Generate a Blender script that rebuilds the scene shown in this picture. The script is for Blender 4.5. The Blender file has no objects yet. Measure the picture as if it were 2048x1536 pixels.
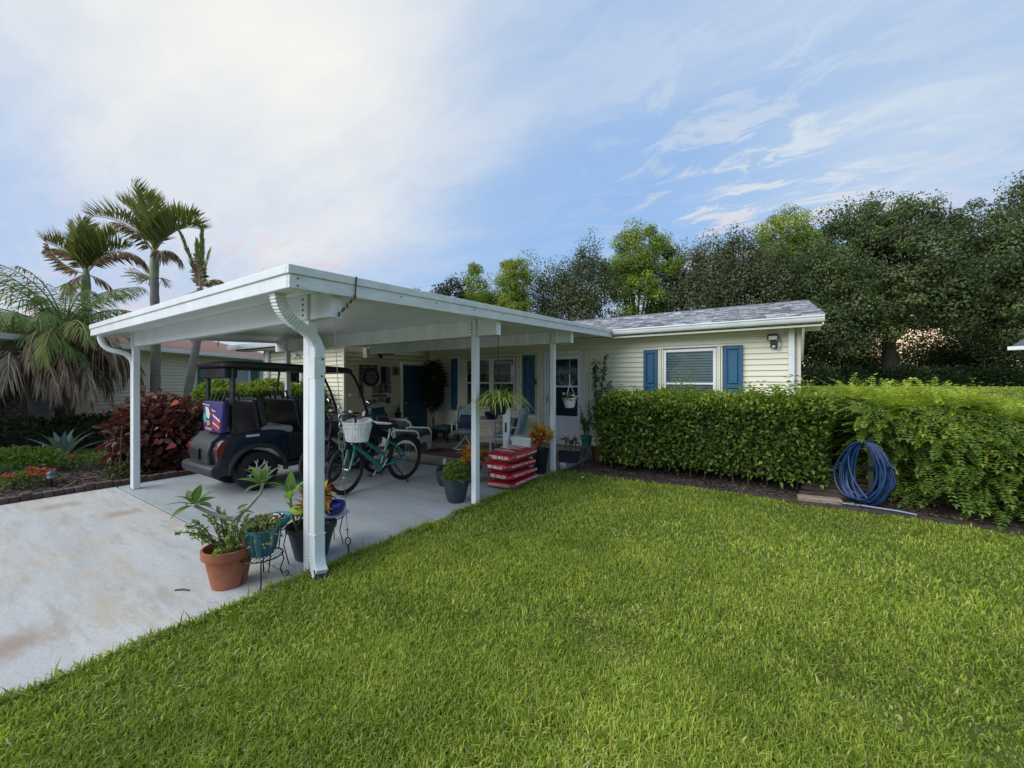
import bpy, math, random
import numpy as np
from math import sin, cos, pi, radians, sqrt, atan2
from mathutils import Vector, Matrix, Euler

random.seed(11)
rng = np.random.default_rng(11)
SC = bpy.context.scene
COL = SC.collection

# ------------------------------------------------------------------ camera
YAW = radians(33.5)
cam_d = bpy.data.cameras.new('camera')
cam_d.sensor_width = 36.0
cam_d.lens = 36.0 * 800 / 2048
cam_d.shift_y = -6 / 2048
cam_d.clip_start = 0.05
cam_d.clip_end = 2000
cam = bpy.data.objects.new('camera', cam_d)
cam.location = (0, 0, 1.6)
cam.rotation_euler = (radians(90), 0, YAW)
COL.objects.link(cam)
SC.camera = cam

# ------------------------------------------------------------------ world: evening sky with thin cloud
SUN_EL = radians(39)
SUN_AZ = radians(-152)            # clockwise from +Y: high and behind the viewer's left shoulder
SUN_DIR = Vector((sin(SUN_AZ) * cos(SUN_EL), cos(SUN_AZ) * cos(SUN_EL), sin(SUN_EL)))
world = bpy.data.worlds.new('World')
SC.world = world
world.use_nodes = True
wn, wl = world.node_tree.nodes, world.node_tree.links
wn.clear()


def wnode(kind, **kw):
    n = wn.new(kind)
    for k, v in kw.items():
        setattr(n, k, v)
    return n


def wmath(op, a, b=None, c=None, clamp=False):
    n = wnode('ShaderNodeMath', operation=op, use_clamp=clamp)
    for i, x in enumerate((a, b, c)):
        if x is None:
            continue
        if isinstance(x, (int, float)):
            n.inputs[i].default_value = x
        else:
            wl.new(x, n.inputs[i])
    return n.outputs[0]


def wmix(fac, a, b, blend='MIX'):
    n = wnode('ShaderNodeMix', data_type='RGBA', blend_type=blend)
    n.clamp_factor = True
    for i, x in ((0, fac), (6, a), (7, b)):
        if isinstance(x, (int, float)):
            n.inputs[i].default_value = x
        elif isinstance(x, tuple):
            n.inputs[i].default_value = (*x, 1)
        else:
            wl.new(x, n.inputs[i])
    return n.outputs[2]


def wramp(fac, lo, hi):
    n = wnode('ShaderNodeMapRange', interpolation_type='SMOOTHSTEP')
    n.inputs[1].default_value = lo
    n.inputs[2].default_value = hi
    wl.new(fac, n.inputs[0])
    return n.outputs[0]


def wnoise(vec, scale, detail=6, rough=0.55, dist=0.0):
    n = wnode('ShaderNodeTexNoise')
    n.inputs['Scale'].default_value = scale
    n.inputs['Detail'].default_value = detail
    n.inputs['Roughness'].default_value = rough
    n.inputs['Distortion'].default_value = dist
    wl.new(vec, n.inputs['Vector'])
    return n.outputs[0]


sky = wnode('ShaderNodeTexSky', sky_type='NISHITA')
sky.sun_disc = False
sky.sun_elevation = SUN_EL
sky.sun_rotation = SUN_AZ
sky.air_density = 1.0
sky.dust_density = 1.2
sky.ozone_density = 1.5
tc = wnode('ShaderNodeTexCoord')
sep = wnode('ShaderNodeSeparateXYZ')
wl.new(tc.outputs['Generated'], sep.inputs[0])
zc = wmath('ADD', wmath('MAXIMUM', sep.outputs[2], 0.0), 0.16)
flat = wnode('ShaderNodeCombineXYZ')
wl.new(wmath('DIVIDE', sep.outputs[0], zc), flat.inputs[0])
wl.new(wmath('DIVIDE', sep.outputs[1], zc), flat.inputs[1])
mp = wnode('ShaderNodeMapping')
mp.inputs['Rotation'].default_value = (0, 0, radians(35))
mp.inputs['Scale'].default_value = (0.55, 1.25, 1.0)
mp.inputs['Location'].default_value = (0.35, 1.9, 0.0)
wl.new(flat.outputs[0], mp.inputs[0])
P = mp.outputs[0]


def wdot(v, p):
    n = wnode('ShaderNodeVectorMath', operation='DOT_PRODUCT')
    wl.new(tc.outputs['Generated'], n.inputs[0])
    n.inputs[1].default_value = Vector(v).normalized()
    return wmath('POWER', wmath('MAXIMUM', n.outputs['Value'], 0.0), p)


big = wnoise(P, 0.5, 3, 0.5, 0.3)
mid = wnoise(P, 1.4, 4, 0.5, 0.3)
fine = wnoise(P, 7.0, 9, 0.66, 0.9)
glow = wdot((-.699, .347, .626), 6.5)                  # bright thin cloud high on the left
gap = wdot((-.376, .823, .427), 7.0)                   # clear blue opening in the middle
veil = wdot((.102, .868, .486), 16.0)                  # white veil high on the right
dens = wmath('ADD', wmath('MULTIPLY', big, 0.55), wmath('MULTIPLY', mid, 0.36))
dens = wmath('ADD', dens, wmath('MULTIPLY', fine, 0.06))
dens = wmath('ADD', dens, wmath('MULTIPLY', glow, 0.24))
dens = wmath('ADD', dens, wmath('MULTIPLY', veil, 0.10))
dens = wmath('ADD', dens, wmath('MULTIPLY', wmath('MULTIPLY', wdot((-.108, 1.128, .40), 40.0), wramp(fine, 0.47, 0.60)), 0.30))   # broken low cloud over the trees
dens = wmath('SUBTRACT', dens, wmath('MULTIPLY', gap, 0.12))
mask = wmath('MULTIPLY', wramp(dens, 0.30, 0.82), 0.95)
grey = wramp(wmath('ADD', wmath('MULTIPLY', mid, 0.55), wmath('MULTIPLY', fine, 0.45)), 0.42, 0.58)
cloud = wmix(grey, (2.30, 2.52, 3.15), (3.10, 3.30, 3.68))
cloud = wmix(wmath('MULTIPLY', glow, 1.0, clamp=True), cloud, (4.9, 4.65, 4.05))
cloud = wmix(wmath('MULTIPLY', veil, 0.7), cloud, (3.3, 3.7, 3.95))
low = wmath('SUBTRACT', 1.0, wramp(sep.outputs[2], 0.10, 0.42))
pink = wmath('MULTIPLY', low, wramp(fine, 0.50, 0.62))
cloud = wmix(wmath('MULTIPLY', pink, 0.9), cloud, (4.4, 2.95, 2.85))            # evening pink on low cloud
blue = wmix(0.86, sky.outputs[0], (1.38, 2.32, 3.85))
hz_ = wmath('SUBTRACT', 1.0, wramp(sep.outputs[2], 0.0, 0.30))
blue = wmix(wmath('MULTIPLY', hz_, 0.5), blue, (2.4, 2.9, 3.9))
out_c = wmix(mask, blue, cloud)
dusk = wmath('MULTIPLY', wdot((.13, .99, .06), 10.0), wmath('SUBTRACT', 1.0, wramp(sep.outputs[2], 0.03, 0.22)))
out_c = wmix(wmath('MULTIPLY', dusk, 0.9), out_c, (7.0, 4.6, 2.5))                # sunset light low behind the trees
bg = wnode('ShaderNodeBackground')
bg.inputs[1].default_value = 0.1
wl.new(out_c, bg.inputs[0])
wo = wnode('ShaderNodeOutputWorld')
wl.new(bg.outputs[0], wo.inputs[0])

# ------------------------------------------------------------------ sun behind thin cloud: weak and very soft
sun_d = bpy.data.lights.new('sun', 'SUN')
sun_d.energy = 1.5
sun_d.angle = radians(60)
sun_d.color = (1.0, 0.985, 0.95)
sun = bpy.data.objects.new('sun', sun_d)
sun.rotation_euler = (-SUN_DIR).to_track_quat('-Z', 'Y').to_euler()
sun.location = (-8, -8, 12)
COL.objects.link(sun)

SC.view_settings.view_transform = 'Standard'
SC.view_settings.look = 'None'
SC.view_settings.gamma = 1
SC.view_settings.use_curve_mapping = False
SC.view_settings.exposure = 1.14
SC.cycles.use_denoising = True
SC.cycles.max_bounces = 8
SC.cycles.transparent_max_bounces = 12
SC.cycles.sample_clamp_indirect = 6


# ------------------------------------------------------------------ helpers
def at(px, depth, z=0.0):
    """a point on the ground so many metres ahead of the standpoint, on the bearing of a photo column"""
    l = (px - 1024) / 800 * depth
    return Vector((-sin(YAW) * depth + cos(YAW) * l, cos(YAW) * depth + sin(YAW) * l, z))


MATS = {}


def mat(name, col, rough=0.5, metal=0.0, var=0.12, vscale=6.0, bump=0.0, bscale=80.0, spec=0.5,
        col2=None, coat=0.0, trans=0.0, stretch=(1, 1, 1), alpha=1.0):
    if name in MATS:
        return MATS[name]
    m = bpy.data.materials.new(name)
    m.use_nodes = True
    n, l = m.node_tree.nodes, m.node_tree.links
    b = n['Principled BSDF']
    b.inputs['Roughness'].default_value = rough
    b.inputs['Metallic'].default_value = metal
    b.inputs['Specular IOR Level'].default_value = spec
    b.inputs['Coat Weight'].default_value = coat
    b.inputs['Coat Roughness'].default_value = 0.08
    b.inputs['Alpha'].default_value = alpha
    tcn = n.new('ShaderNodeTexCoord')
    mpn = n.new('ShaderNodeMapping')
    mpn.inputs['Scale'].default_value = stretch
    l.new(tcn.outputs['Object'], mpn.inputs[0])
    nz = n.new('ShaderNodeTexNoise')
    nz.inputs['Scale'].default_value = vscale
    nz.inputs['Detail'].default_value = 6
    nz.inputs['Roughness'].default_value = 0.6
    l.new(mpn.outputs[0], nz.inputs['Vector'])
    rp = n.new('ShaderNodeMapRange')
    rp.inputs[1].default_value = 0.3
    rp.inputs[2].default_value = 0.7
    l.new(nz.outputs[0], rp.inputs[0])
    mx = n.new('ShaderNodeMix')
    mx.data_type = 'RGBA'
    c2 = col2 if col2 else tuple(min(1, c * (1 + var)) for c in col)
    mx.inputs[6].default_value = (*(tuple(c * (1 - var) for c in col) if not col2 else col), 1)
    mx.inputs[7].default_value = (*c2, 1)
    l.new(rp.outputs[0], mx.inputs[0])
    l.new(mx.outputs[2], b.inputs['Base Color'])
    if bump:
        n2 = n.new('ShaderNodeTexNoise')
        n2.inputs['Scale'].default_value = bscale
        n2.inputs['Detail'].default_value = 4
        l.new(mpn.outputs[0], n2.inputs['Vector'])
        bp = n.new('ShaderNodeBump')
        bp.inputs['Strength'].default_value = bump
        bp.inputs['Distance'].default_value = 0.01
        l.new(n2.outputs[0], bp.inputs['Height'])
        l.new(bp.outputs[0], b.inputs['Normal'])
    if trans:
        b.inputs['Transmission Weight'].default_value = trans
    MATS[name] = m
    return m


def leafmat(name, rough=0.5, transl=0.3, spec=0.35, gain=1.0):
    """leaf surface: colour comes from the leaf's own tint attribute"""
    if name in MATS:
        return MATS[name]
    m = bpy.data.materials.new(name)
    m.use_nodes = True
    n, l = m.node_tree.nodes, m.node_tree.links
    b = n['Principled BSDF']
    b.inputs['Roughness'].default_value = rough
    b.inputs['Specular IOR Level'].default_value = spec
    a = n.new('ShaderNodeAttribute')
    a.attribute_name = 'tint'
    l.new(a.outputs['Color'], b.inputs['Base Color'])
    t = n.new('ShaderNodeBsdfTranslucent')
    g = n.new('ShaderNodeMix')
    g.data_type = 'RGBA'
    g.blend_type = 'MULTIPLY'
    g.inputs[0].default_value = 1
    l.new(a.outputs['Color'], g.inputs[6])
    g.inputs[7].default_value = (1.5, 1.6, 0.8, 1)
    l.new(g.outputs[2], t.inputs[0])
    mx = n.new('ShaderNodeMixShader')
    mx.inputs[0].default_value = transl
    l.new(b.outputs[0], mx.inputs[1])
    l.new(t.outputs[0], mx.inputs[2])
    l.new(mx.outputs[0], n['Material Output'].inputs[0])
    MATS[name] = m
    return m


def tint_mat(name, rough=0.8, bump=0.0, bscale=40):
    """solid surface coloured by its pieces' own tint attribute"""
    m = bpy.data.materials.new(name)
    m.use_nodes = True
    n, l = m.node_tree.nodes, m.node_tree.links
    b = n['Principled BSDF']
    b.inputs['Roughness'].default_value = rough
    a = n.new('ShaderNodeAttribute')
    a.attribute_name = 'tint'
    l.new(a.outputs['Color'], b.inputs['Base Color'])
    if bump:
        tcn = n.new('ShaderNodeTexCoord')
        n2 = n.new('ShaderNodeTexNoise')
        n2.inputs['Scale'].default_value = bscale
        l.new(tcn.outputs['Object'], n2.inputs['Vector'])
        bp = n.new('ShaderNodeBump')
        bp.inputs['Strength'].default_value = bump
        bp.inputs['Distance'].default_value = 0.01
        l.new(n2.outputs[0], bp.inputs['Height'])
        l.new(bp.outputs[0], b.inputs['Normal'])
    MATS[name] = m
    return m


def tag(o, label=None, cat=None, group=None, kind=None):
    if label: o['label'] = label
    if cat: o['category'] = cat
    if group: o['group'] = group
    if kind: o['kind'] = kind
    return o


def thing(name, label, cat, loc=(0, 0, 0), rz=0.0, group=None):
    o = bpy.data.objects.new(name, None)
    o.empty_display_size = 0.1
    o.location = loc
    o.rotation_euler = (0, 0, rz)
    COL.objects.link(o)
    return tag(o, label, cat, group)


def put(name, me, m, parent=None, loc=(0, 0, 0), rot=(0, 0, 0)):
    o = bpy.data.objects.new(name, me)
    if m is not None and len(me.materials) == 0:
        for q in (m if isinstance(m, (list, tuple)) else [m]):
            me.materials.append(q)
    o.location = loc
    o.rotation_euler = rot
    if parent is not None:
        o.parent = parent
    COL.objects.link(o)
    return o


def copy_tree(o, parent=None):
    c = o.copy()
    COL.objects.link(c)
    c.parent = parent
    for ch in list(o.children):
        copy_tree(ch, c)
    return c


class MB:
    """collects simple solids; build() links them as one mesh object"""
    def __init__(s):
        s.v, s.f, s.m = [], [], []

    def add(s, vs, fs, mi=0):
        o = len(s.v)
        s.v.extend(tuple(p) for p in vs)
        s.f.extend(tuple(i + o for i in f) for f in fs)
        s.m.extend([mi] * len(fs))
        return s

    def box(s, x0, x1, y0, y1, z0, z1, mi=0, M=None):
        vs = [Vector((x, y, z)) for z in (z0, z1) for y in (y0, y1) for x in (x0, x1)]
        if M is not None:
            vs = [M @ p for p in vs]
        return s.add(vs, [(0, 2, 3, 1), (4, 5, 7, 6), (0, 1, 5, 4), (2, 6, 7, 3), (0, 4, 6, 2), (1, 3, 7, 5)], mi)

    def prism(s, poly, axis, a, b, mi=0):
        """polygon (u,v) swept along an axis: x -> (u,v)=(y,z), y -> (x,z), z -> (x,y)"""
        n = len(poly)
        def P(u, v, w):
            return {'x': (w, u, v), 'y': (u, w, v), 'z': (u, v, w)}[axis]
        vs = [P(u, v, a) for u, v in poly] + [P(u, v, b) for u, v in poly]
        fs = [tuple(range(n))[::-1], tuple(range(n, 2 * n))] + [(i, (i + 1) % n, n + (i + 1) % n, n + i) for i in range(n)]
        return s.add(vs, fs, mi)

    def tube(s, pts, r, n=8, caps=True, closed=False, mi=0, flat=1.0, up=None, ph=0.0):
        pts = [Vector(p) for p in pts]
        k = len(pts)
        rs = r if isinstance(r, (list, tuple)) else [r] * k
        tang = []
        for i in range(k):
            if closed:
                t = pts[(i + 1) % k] - pts[i - 1]
            else:
                t = pts[min(i + 1, k - 1)] - pts[max(i - 1, 0)]
            tang.append(t.normalized() if t.length > 1e-9 else Vector((0, 0, 1)))
        ref = Vector(up) if up else (Vector((0, 0, 1)) if abs(tang[0].z) < 0.9 else Vector((1, 0, 0)))
        u = tang[0].cross(ref).normalized()
        vs = []
        for i in range(k):
            u = (u - tang[i] * u.dot(tang[i]))
            u = u.normalized() if u.length > 1e-6 else tang[i].orthogonal().normalized()
            w = tang[i].cross(u)
            for j in range(n):
                a = 2 * pi * j / n + ph
                vs.append(pts[i] + (u * cos(a) * flat + w * sin(a)) * rs[i])
        fs = []
        for i in range(k if closed else k - 1):
            i2 = (i + 1) % k
            for j in range(n):
                j2 = (j + 1) % n
                fs.append((i * n + j, i * n + j2, i2 * n + j2, i2 * n + j))
        if caps and not closed:
            fs.append(tuple(range(n))[::-1])
            fs.append(tuple((k - 1) * n + j for j in range(n)))
        return s.add(vs, fs, mi)

    def lathe(s, prof, n=28, c=(0, 0, 0), mi=0, M=None):
        """profile of (radius, height) turned about z; ends at radius 0 are closed"""
        vs, fs = [], []
        for r, z in prof:
            for j in range(n):
                a = 2 * pi * j / n
                p = Vector((r * cos(a), r * sin(a), z))
                if M is not None:
                    p = M @ p
                vs.append(p + Vector(c))
        for i in range(len(prof) - 1):
            for j in range(n):
                j2 = (j + 1) % n
                fs.append((i * n + j, i * n + j2, (i + 1) * n + j2, (i + 1) * n + j))
        return s.add(vs, fs, mi)

    def ball(s, c, r, n=12, m=8, mi=0):
        rx, ry, rz = r if isinstance(r, (tuple, list)) else (r, r, r)
        vs, fs = [], []
        for i in range(m + 1):
            t = pi * i / m
            for j in range(n):
                a = 2 * pi * j / n
                vs.append((c[0] + rx * sin(t) * cos(a), c[1] + ry * sin(t) * sin(a), c[2] - rz * cos(t)))
        for i in range(m):
            for j in range(n):
                j2 = (j + 1) % n
                fs.append((i * n + j, i * n + j2, (i + 1) * n + j2, (i + 1) * n + j))
        return s.add(vs, fs, mi)

    def mesh(s, name, smooth=True, off=(0, 0, 0)):
        me = bpy.data.meshes.new(name)
        ox, oy, oz = off
        me.from_pydata([(x - ox, y - oy, z - oz) for x, y, z in s.v], [], s.f)
        if any(s.m):
            me.polygons.foreach_set('material_index', s.m)
        me.update()
        if smooth:
            me.polygons.foreach_set('use_smooth', [True] * len(me.polygons))
            me.set_sharp_from_angle(angle=radians(38))
        return me

    def build(s, name, m, parent=None, world=False, bevel=0.0, loc=(0, 0, 0), rot=(0, 0, 0), seg=2):
        off = (0, 0, 0)
        if world and parent is not None:
            off = tuple(parent.location)
        elif world and parent is None:
            off = (0, 0, 0)
        me = s.mesh(name, off=off)
        o = put(name, me, m, parent, loc, rot)
        if bevel:
            b = o.modifiers.new('bevel', 'BEVEL')
            b.width = bevel
            b.segments = seg
            b.limit_method = 'ANGLE'
            b.angle_limit = radians(40)
            b.harden_normals = False
        return o


def npmesh(name, V, F, tint=None, smooth=False):
    """mesh from numpy arrays: V (n,3), F (m,3) or (m,4), tint (n,3)"""
    V = np.asarray(V, dtype=np.float32)
    F = np.asarray(F, dtype=np.int32)
    me = bpy.data.meshes.new(name)
    me.vertices.add(len(V))
    me.vertices.foreach_set('co', V.ravel())
    k = F.shape[1]
    me.loops.add(F.size)
    me.loops.foreach_set('vertex_index', F.ravel())
    me.polygons.add(len(F))
    me.polygons.foreach_set('loop_start', np.arange(0, F.size, k, dtype=np.int32))
    if smooth:
        me.polygons.foreach_set('use_smooth', np.ones(len(F), dtype=bool))
    me.update(calc_edges=True)
    if tint is not None:
        a = me.attributes.new('tint', 'FLOAT_COLOR', 'POINT')
        c = np.ones((len(V), 4), dtype=np.float32)
        c[:, :3] = tint
        a.data.foreach_set('color', c.ravel())
    return me


def unit(a):
    return a / np.maximum(np.linalg.norm(a, axis=1, keepdims=True), 1e-9)


def leaf_arrays(P, D, N, L, W, fold=0.25, droop=0.0, hexa=False):
    """leaves as folded blades: base P, direction D, face normal N, length L, width W -> (verts, tris, per-leaf vertex count)"""
    n = len(P)
    D = unit(D)
    S = unit(np.cross(D, N))
    N = np.cross(S, D)
    L = np.broadcast_to(np.asarray(L, float), (n,))[:, None]
    W = np.broadcast_to(np.asarray(W, float), (n,))[:, None]
    g = np.array([0, 0, -1.0])
    if not hexa:
        base = P
        tip = P + D * L + g * L * droop
        midp = P + D * L * 0.45 + N * (W * fold)
        a = midp + S * W * 0.5
        b = midp - S * W * 0.5
        V = np.stack([base, a, tip, b], 1).reshape(-1, 3)
        i = np.arange(n)[:, None] * 4
        F = np.concatenate([i + np.array([[0, 1, 2]]), i + np.array([[0, 2, 3]])], 0)
        return V, F, 4
    tip = P + D * L + g * L * droop
    m1 = P + D * L * 0.28 + g * L * droop * 0.1
    m2 = P + D * L * 0.66 + g * L * droop * 0.45
    up = N * (W * fold)
    V = np.stack([P, m1 + S * W * .42 + up, m1, m1 - S * W * .42 + up, m2 + S * W * .45 + up, m2, m2 - S * W * .45 + up, tip], 1).reshape(-1, 3)
    i = np.arange(n)[:, None] * 8
    T = [[0, 2, 1], [0, 3, 2], [1, 2, 5], [1, 5, 4], [2, 3, 6], [2, 6, 5], [4, 5, 7], [5, 6, 7]]
    F = np.concatenate([i + np.array([t]) for t in T], 0)
    return V, F, 8


def rand_dirs(n):
    v = rng.normal(size=(n, 3))
    return unit(v)


def tints(n, cols, w=None, jit=0.18):
    cols = np.asarray(cols, float)
    k = rng.choice(len(cols), size=n, p=w)
    c = cols[k]
    return np.clip(c * (1 + rng.uniform(-jit, jit, (n, 1))) * (1 + rng.uniform(-.05, .05, (n, 3))), 0, 1)


def leaf_mesh(name, P, D, N, L, W, cols, w=None, fold=0.25, droop=0.0, hexa=False, jit=0.18):
    V, F, k = leaf_arrays(P, D, N, L, W, fold, droop, hexa)
    t = np.repeat(tints(len(P), cols, w, jit), k, 0)
    return npmesh(name, V, F, t)


def rotz(v, a):
    return Vector((v[0] * cos(a) - v[1] * sin(a), v[0] * sin(a) + v[1] * cos(a), v[2] if len(v) > 2 else 0))


def text_mesh(name, s, size, depth=0.001, spacing=1.0, bold=0.0):
    """lettering as a thin solid mesh, centred, in the local xy plane"""
    cu = bpy.data.curves.new(name, 'FONT')
    cu.body = s
    cu.size = size
    cu.extrude = depth
    cu.align_x = 'CENTER'
    cu.align_y = 'CENTER'
    cu.space_character = spacing
    cu.offset = bold
    cu.resolution_u = 2
    o = bpy.data.objects.new(name, cu)
    COL.objects.link(o)
    dg = bpy.context.evaluated_depsgraph_get()
    me = bpy.data.meshes.new_from_object(o.evaluated_get(dg))
    bpy.data.objects.remove(o)
    bpy.data.curves.remove(cu)
    me.name = name
    me.materials.clear()
    return me


# ------------------------------------------------------------------ shared materials
WHITE = mat('white_enamel', (0.66, 0.69, 0.69), 0.38, vscale=3.2, col2=(0.80, 0.82, 0.815), bump=0.05, bscale=26, stretch=(1, 1, .35))
WHITE_OLD = mat('weathered_white_enamel', (0.60, 0.61, 0.57), 0.45, var=0.1, vscale=5.0, col2=(0.78, 0.80, 0.78), stretch=(1, 1, 4))
CREAM = mat('cream_vinyl_siding', (0.75, 0.72, 0.555), 0.5, var=0.05, vscale=1.5, bump=0.03, bscale=50, stretch=(.3, 1, 3))
CREAM_TRIM = mat('cream_trim', (0.74, 0.715, 0.60), 0.45, var=0.04)
BLUE_SH = mat('blue_shutter_paint', (0.018, 0.102, 0.195), 0.45, var=0.08, vscale=4)
TEAL_DOOR = mat('teal_door_paint', (0.012, 0.075, 0.105), 0.4, var=0.06)
BLACKP = mat('black_plastic', (0.012, 0.012, 0.014), 0.38, var=0.1)
BLACKM = mat('black_metal', (0.015, 0.015, 0.016), 0.35, metal=0.3, var=0.1)
RUBBER = mat('black_rubber', (0.014, 0.014, 0.015), 0.75, var=0.15, vscale=20)
STEEL = mat('galvanised_steel', (0.45, 0.46, 0.47), 0.35, metal=0.9, var=0.15, vscale=30)
RUSTY = mat('rusty_steel', (0.16, 0.07, 0.035), 0.8, metal=0.3, var=0.4, vscale=40)
GLASS_DARK = mat('window_glass', (0.012, 0.016, 0.018), 0.04, var=0.0, spec=0.8)
TERRA = mat('terracotta', (0.25, 0.070, 0.030), 0.8, var=0.2, vscale=7, col2=(0.34, 0.125, 0.065), bump=0.1, bscale=40)
POT_DARK = mat('slate_plastic_pot', (0.028, 0.042, 0.058), 0.5, var=0.12)
SOIL = mat('potting_soil', (0.035, 0.022, 0.014), 0.95, var=0.4, vscale=40, bump=0.6, bscale=70)
BARK = mat('tree_bark', (0.075, 0.06, 0.047), 0.9, var=0.3, vscale=12, bump=0.6, bscale=25, stretch=(1, 1, .3))
STEMG = mat('green_stem', (0.12, 0.15, 0.05), 0.7, var=0.2)
STEMB = mat('brown_stem', (0.10, 0.065, 0.04), 0.85, var=0.25, vscale=20)


def pane_mat(name, gain):
    m = bpy.data.materials.new(name)
    m.use_nodes = True
    n, l = m.node_tree.nodes, m.node_tree.links
    n.remove(n['Principled BSDF'])
    fr = n.new('ShaderNodeFresnel'); fr.inputs[0].default_value = 1.5
    tr = n.new('ShaderNodeBsdfTransparent'); tr.inputs[0].default_value = (.80, .86, .86, 1)
    gl = n.new('ShaderNodeBsdfGlossy'); gl.inputs['Roughness'].default_value = .015
    mx = n.new('ShaderNodeMixShader')
    ad = n.new('ShaderNodeMath'); ad.operation = 'MULTIPLY_ADD'; ad.inputs[1].default_value = gain; ad.inputs[2].default_value = .0
    l.new(fr.outputs[0], ad.inputs[0]); l.new(ad.outputs[0], mx.inputs[0])
    l.new(tr.outputs[0], mx.inputs[1]); l.new(gl.outputs[0], mx.inputs[2])
    l.new(mx.outputs[0], n['Material Output'].inputs[0])
    return m


PANE = pane_mat('clear_pane', 1.0)
PANE_DIM = pane_mat('screened_pane', 0.3)
LEAF = leafmat('leaf')
LEAF_GLOSSY = leafmat('glossy_leaf', rough=0.5, transl=0.25, spec=0.35)
LEAF_DRY = leafmat('dry_leaf', rough=0.85, transl=0.12, spec=0.15)
# ================================================================== the setting: ground, slabs, beds, grass
def concrete(name, base, warm, stain_amt, rust=None):
    m = bpy.data.materials.new(name)
    m.use_nodes = True
    n, l = m.node_tree.nodes, m.node_tree.links
    b = n['Principled BSDF']
    b.inputs['Roughness'].default_value = 0.85
    b.inputs['Specular IOR Level'].default_value = 0.25
    g = n.new('ShaderNodeNewGeometry')
    def noise(sc, det, ro=0.6, st=(1, 1, 1), loc=(0, 0, 0)):
        mp_ = n.new('ShaderNodeMapping'); mp_.inputs['Scale'].default_value = st; mp_.inputs['Location'].default_value = loc
        mp_.inputs['Rotation'].default_value = (0, 0, radians(-12))
        l.new(g.outputs['Position'], mp_.inputs[0])
        t = n.new('ShaderNodeTexNoise'); t.inputs['Scale'].default_value = sc; t.inputs['Detail'].default_value = det
        t.inputs['Roughness'].default_value = ro
        l.new(mp_.outputs[0], t.inputs['Vector']); return t.outputs[0]
    def rng_(x, lo, hi):
        t = n.new('ShaderNodeMapRange'); t.interpolation_type = 'SMOOTHSTEP'
        t.inputs[1].default_value = lo; t.inputs[2].default_value = hi; l.new(x, t.inputs[0]); return t.outputs[0]
    def mix(f, a, c, bl='MIX'):
        t = n.new('ShaderNodeMix'); t.data_type = 'RGBA'; t.blend_type = bl
        for i, x in ((0, f), (6, a), (7, c)):
            if isinstance(x, (int, float)): t.inputs[i].default_value = x
            elif isinstance(x, tuple): t.inputs[i].default_value = (*x, 1)
            else: l.new(x, t.inputs[i])
        return t.outputs[2]
    def mul(a, k):
        t = n.new('ShaderNodeMath'); t.operation = 'MULTIPLY'; l.new(a, t.inputs[0])
        if isinstance(k, (int, float)): t.inputs[1].default_value = k
        else: l.new(k, t.inputs[1])
        return t.outputs[0]
    c = mix(rng_(noise(0.9, 12, .72, (.5, 1.7, 1)), .36, .66), base, tuple(x * .84 for x in base))
    c = mix(mul(rng_(noise(1.0, 12, .72, (.40, 1.7, 1), (3, 7, 0)), .47, .64), stain_amt), c, warm)
    c = mix(mul(rng_(noise(2.4, 12, .75, (.3, 1.8, 1), (1, 4, 0)), .48, .60), .32), c, tuple(min(1, x * 1.18) for x in base))
    c = mix(mul(rng_(noise(3.4, 12, .75, (.3, 1.6, 1), (5, 2, 0)), .50, .64), stain_amt * .6), c, tuple(x * .72 for x in warm))
    c = mix(mul(rng_(noise(34, 5, .75), .50, .66), .45), c, tuple(x * .60 for x in base))
    vo = n.new('ShaderNodeTexVoronoi'); vo.inputs['Scale'].default_value = 55
    l.new(g.outputs['Position'], vo.inputs['Vector'])
    c = mix(mul(rng_(vo.outputs['Distance'], .20, .06), .6), c, (.17, .155, .135))
    if rust:
        for (rx, ry, rr) in rust:
            d = n.new('ShaderNodeVectorMath'); d.operation = 'DISTANCE'
            l.new(g.outputs['Position'], d.inputs[0]); d.inputs[1].default_value = (rx, ry, 0)
            ad = n.new('ShaderNodeMath'); ad.operation = 'ADD'; l.new(d.outputs['Value'], ad.inputs[0])
            l.new(mul(noise(1.5, 12, .7, (.7, 1.6, 1), (rx, ry, 0)), rr * 2.2), ad.inputs[1])
            c = mix(mul(rng_(ad.outputs[0], rr * 2.0, rr * 1.0), .62), c, (.27, .15, .075))
    l.new(c, b.inputs['Base Color'])
    bp = n.new('ShaderNodeBump'); bp.inputs['Strength'].default_value = .5; bp.inputs['Distance'].default_value = .006
    l.new(noise(60, 6, .7), bp.inputs['Height'])
    l.new(bp.outputs[0], b.inputs['Normal'])
    return m


def ground_z(x, y):
    """gentle bank rising behind the house"""
    t = np.clip((y + 0.25 * x - 17.0) / 15.0, 0, 1)
    return 1.25 * t * t * (3 - 2 * t)


# ground sheet reaching the horizon
xs = np.concatenate([np.linspace(-400, -60, 10), np.linspace(-55, 55, 56), np.linspace(60, 400, 10)])
ys = np.concatenate([np.linspace(-120, -10, 8), np.linspace(-8, 62, 61), np.linspace(70, 500, 12)])
XX, YY = np.meshgrid(xs, ys)
V = np.stack([XX, YY, ground_z(XX, YY) - 0.03], -1).reshape(-1, 3)
nx = len(xs)
ii = np.arange((len(ys) - 1) * nx).reshape(-1, nx)[:, :-1].ravel()
F = np.stack([ii, ii + 1, ii + nx + 1, ii + nx], 1)
LAWN = mat('lawn_thatch', (0.080, 0.112, 0.015), 0.95, vscale=2.2, col2=(0.110, 0.145, 0.023), bump=0.8, bscale=45)
ground = put('ground', npmesh('ground', V, F, smooth=True), LAWN)
tag(ground, kind='structure')

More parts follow.
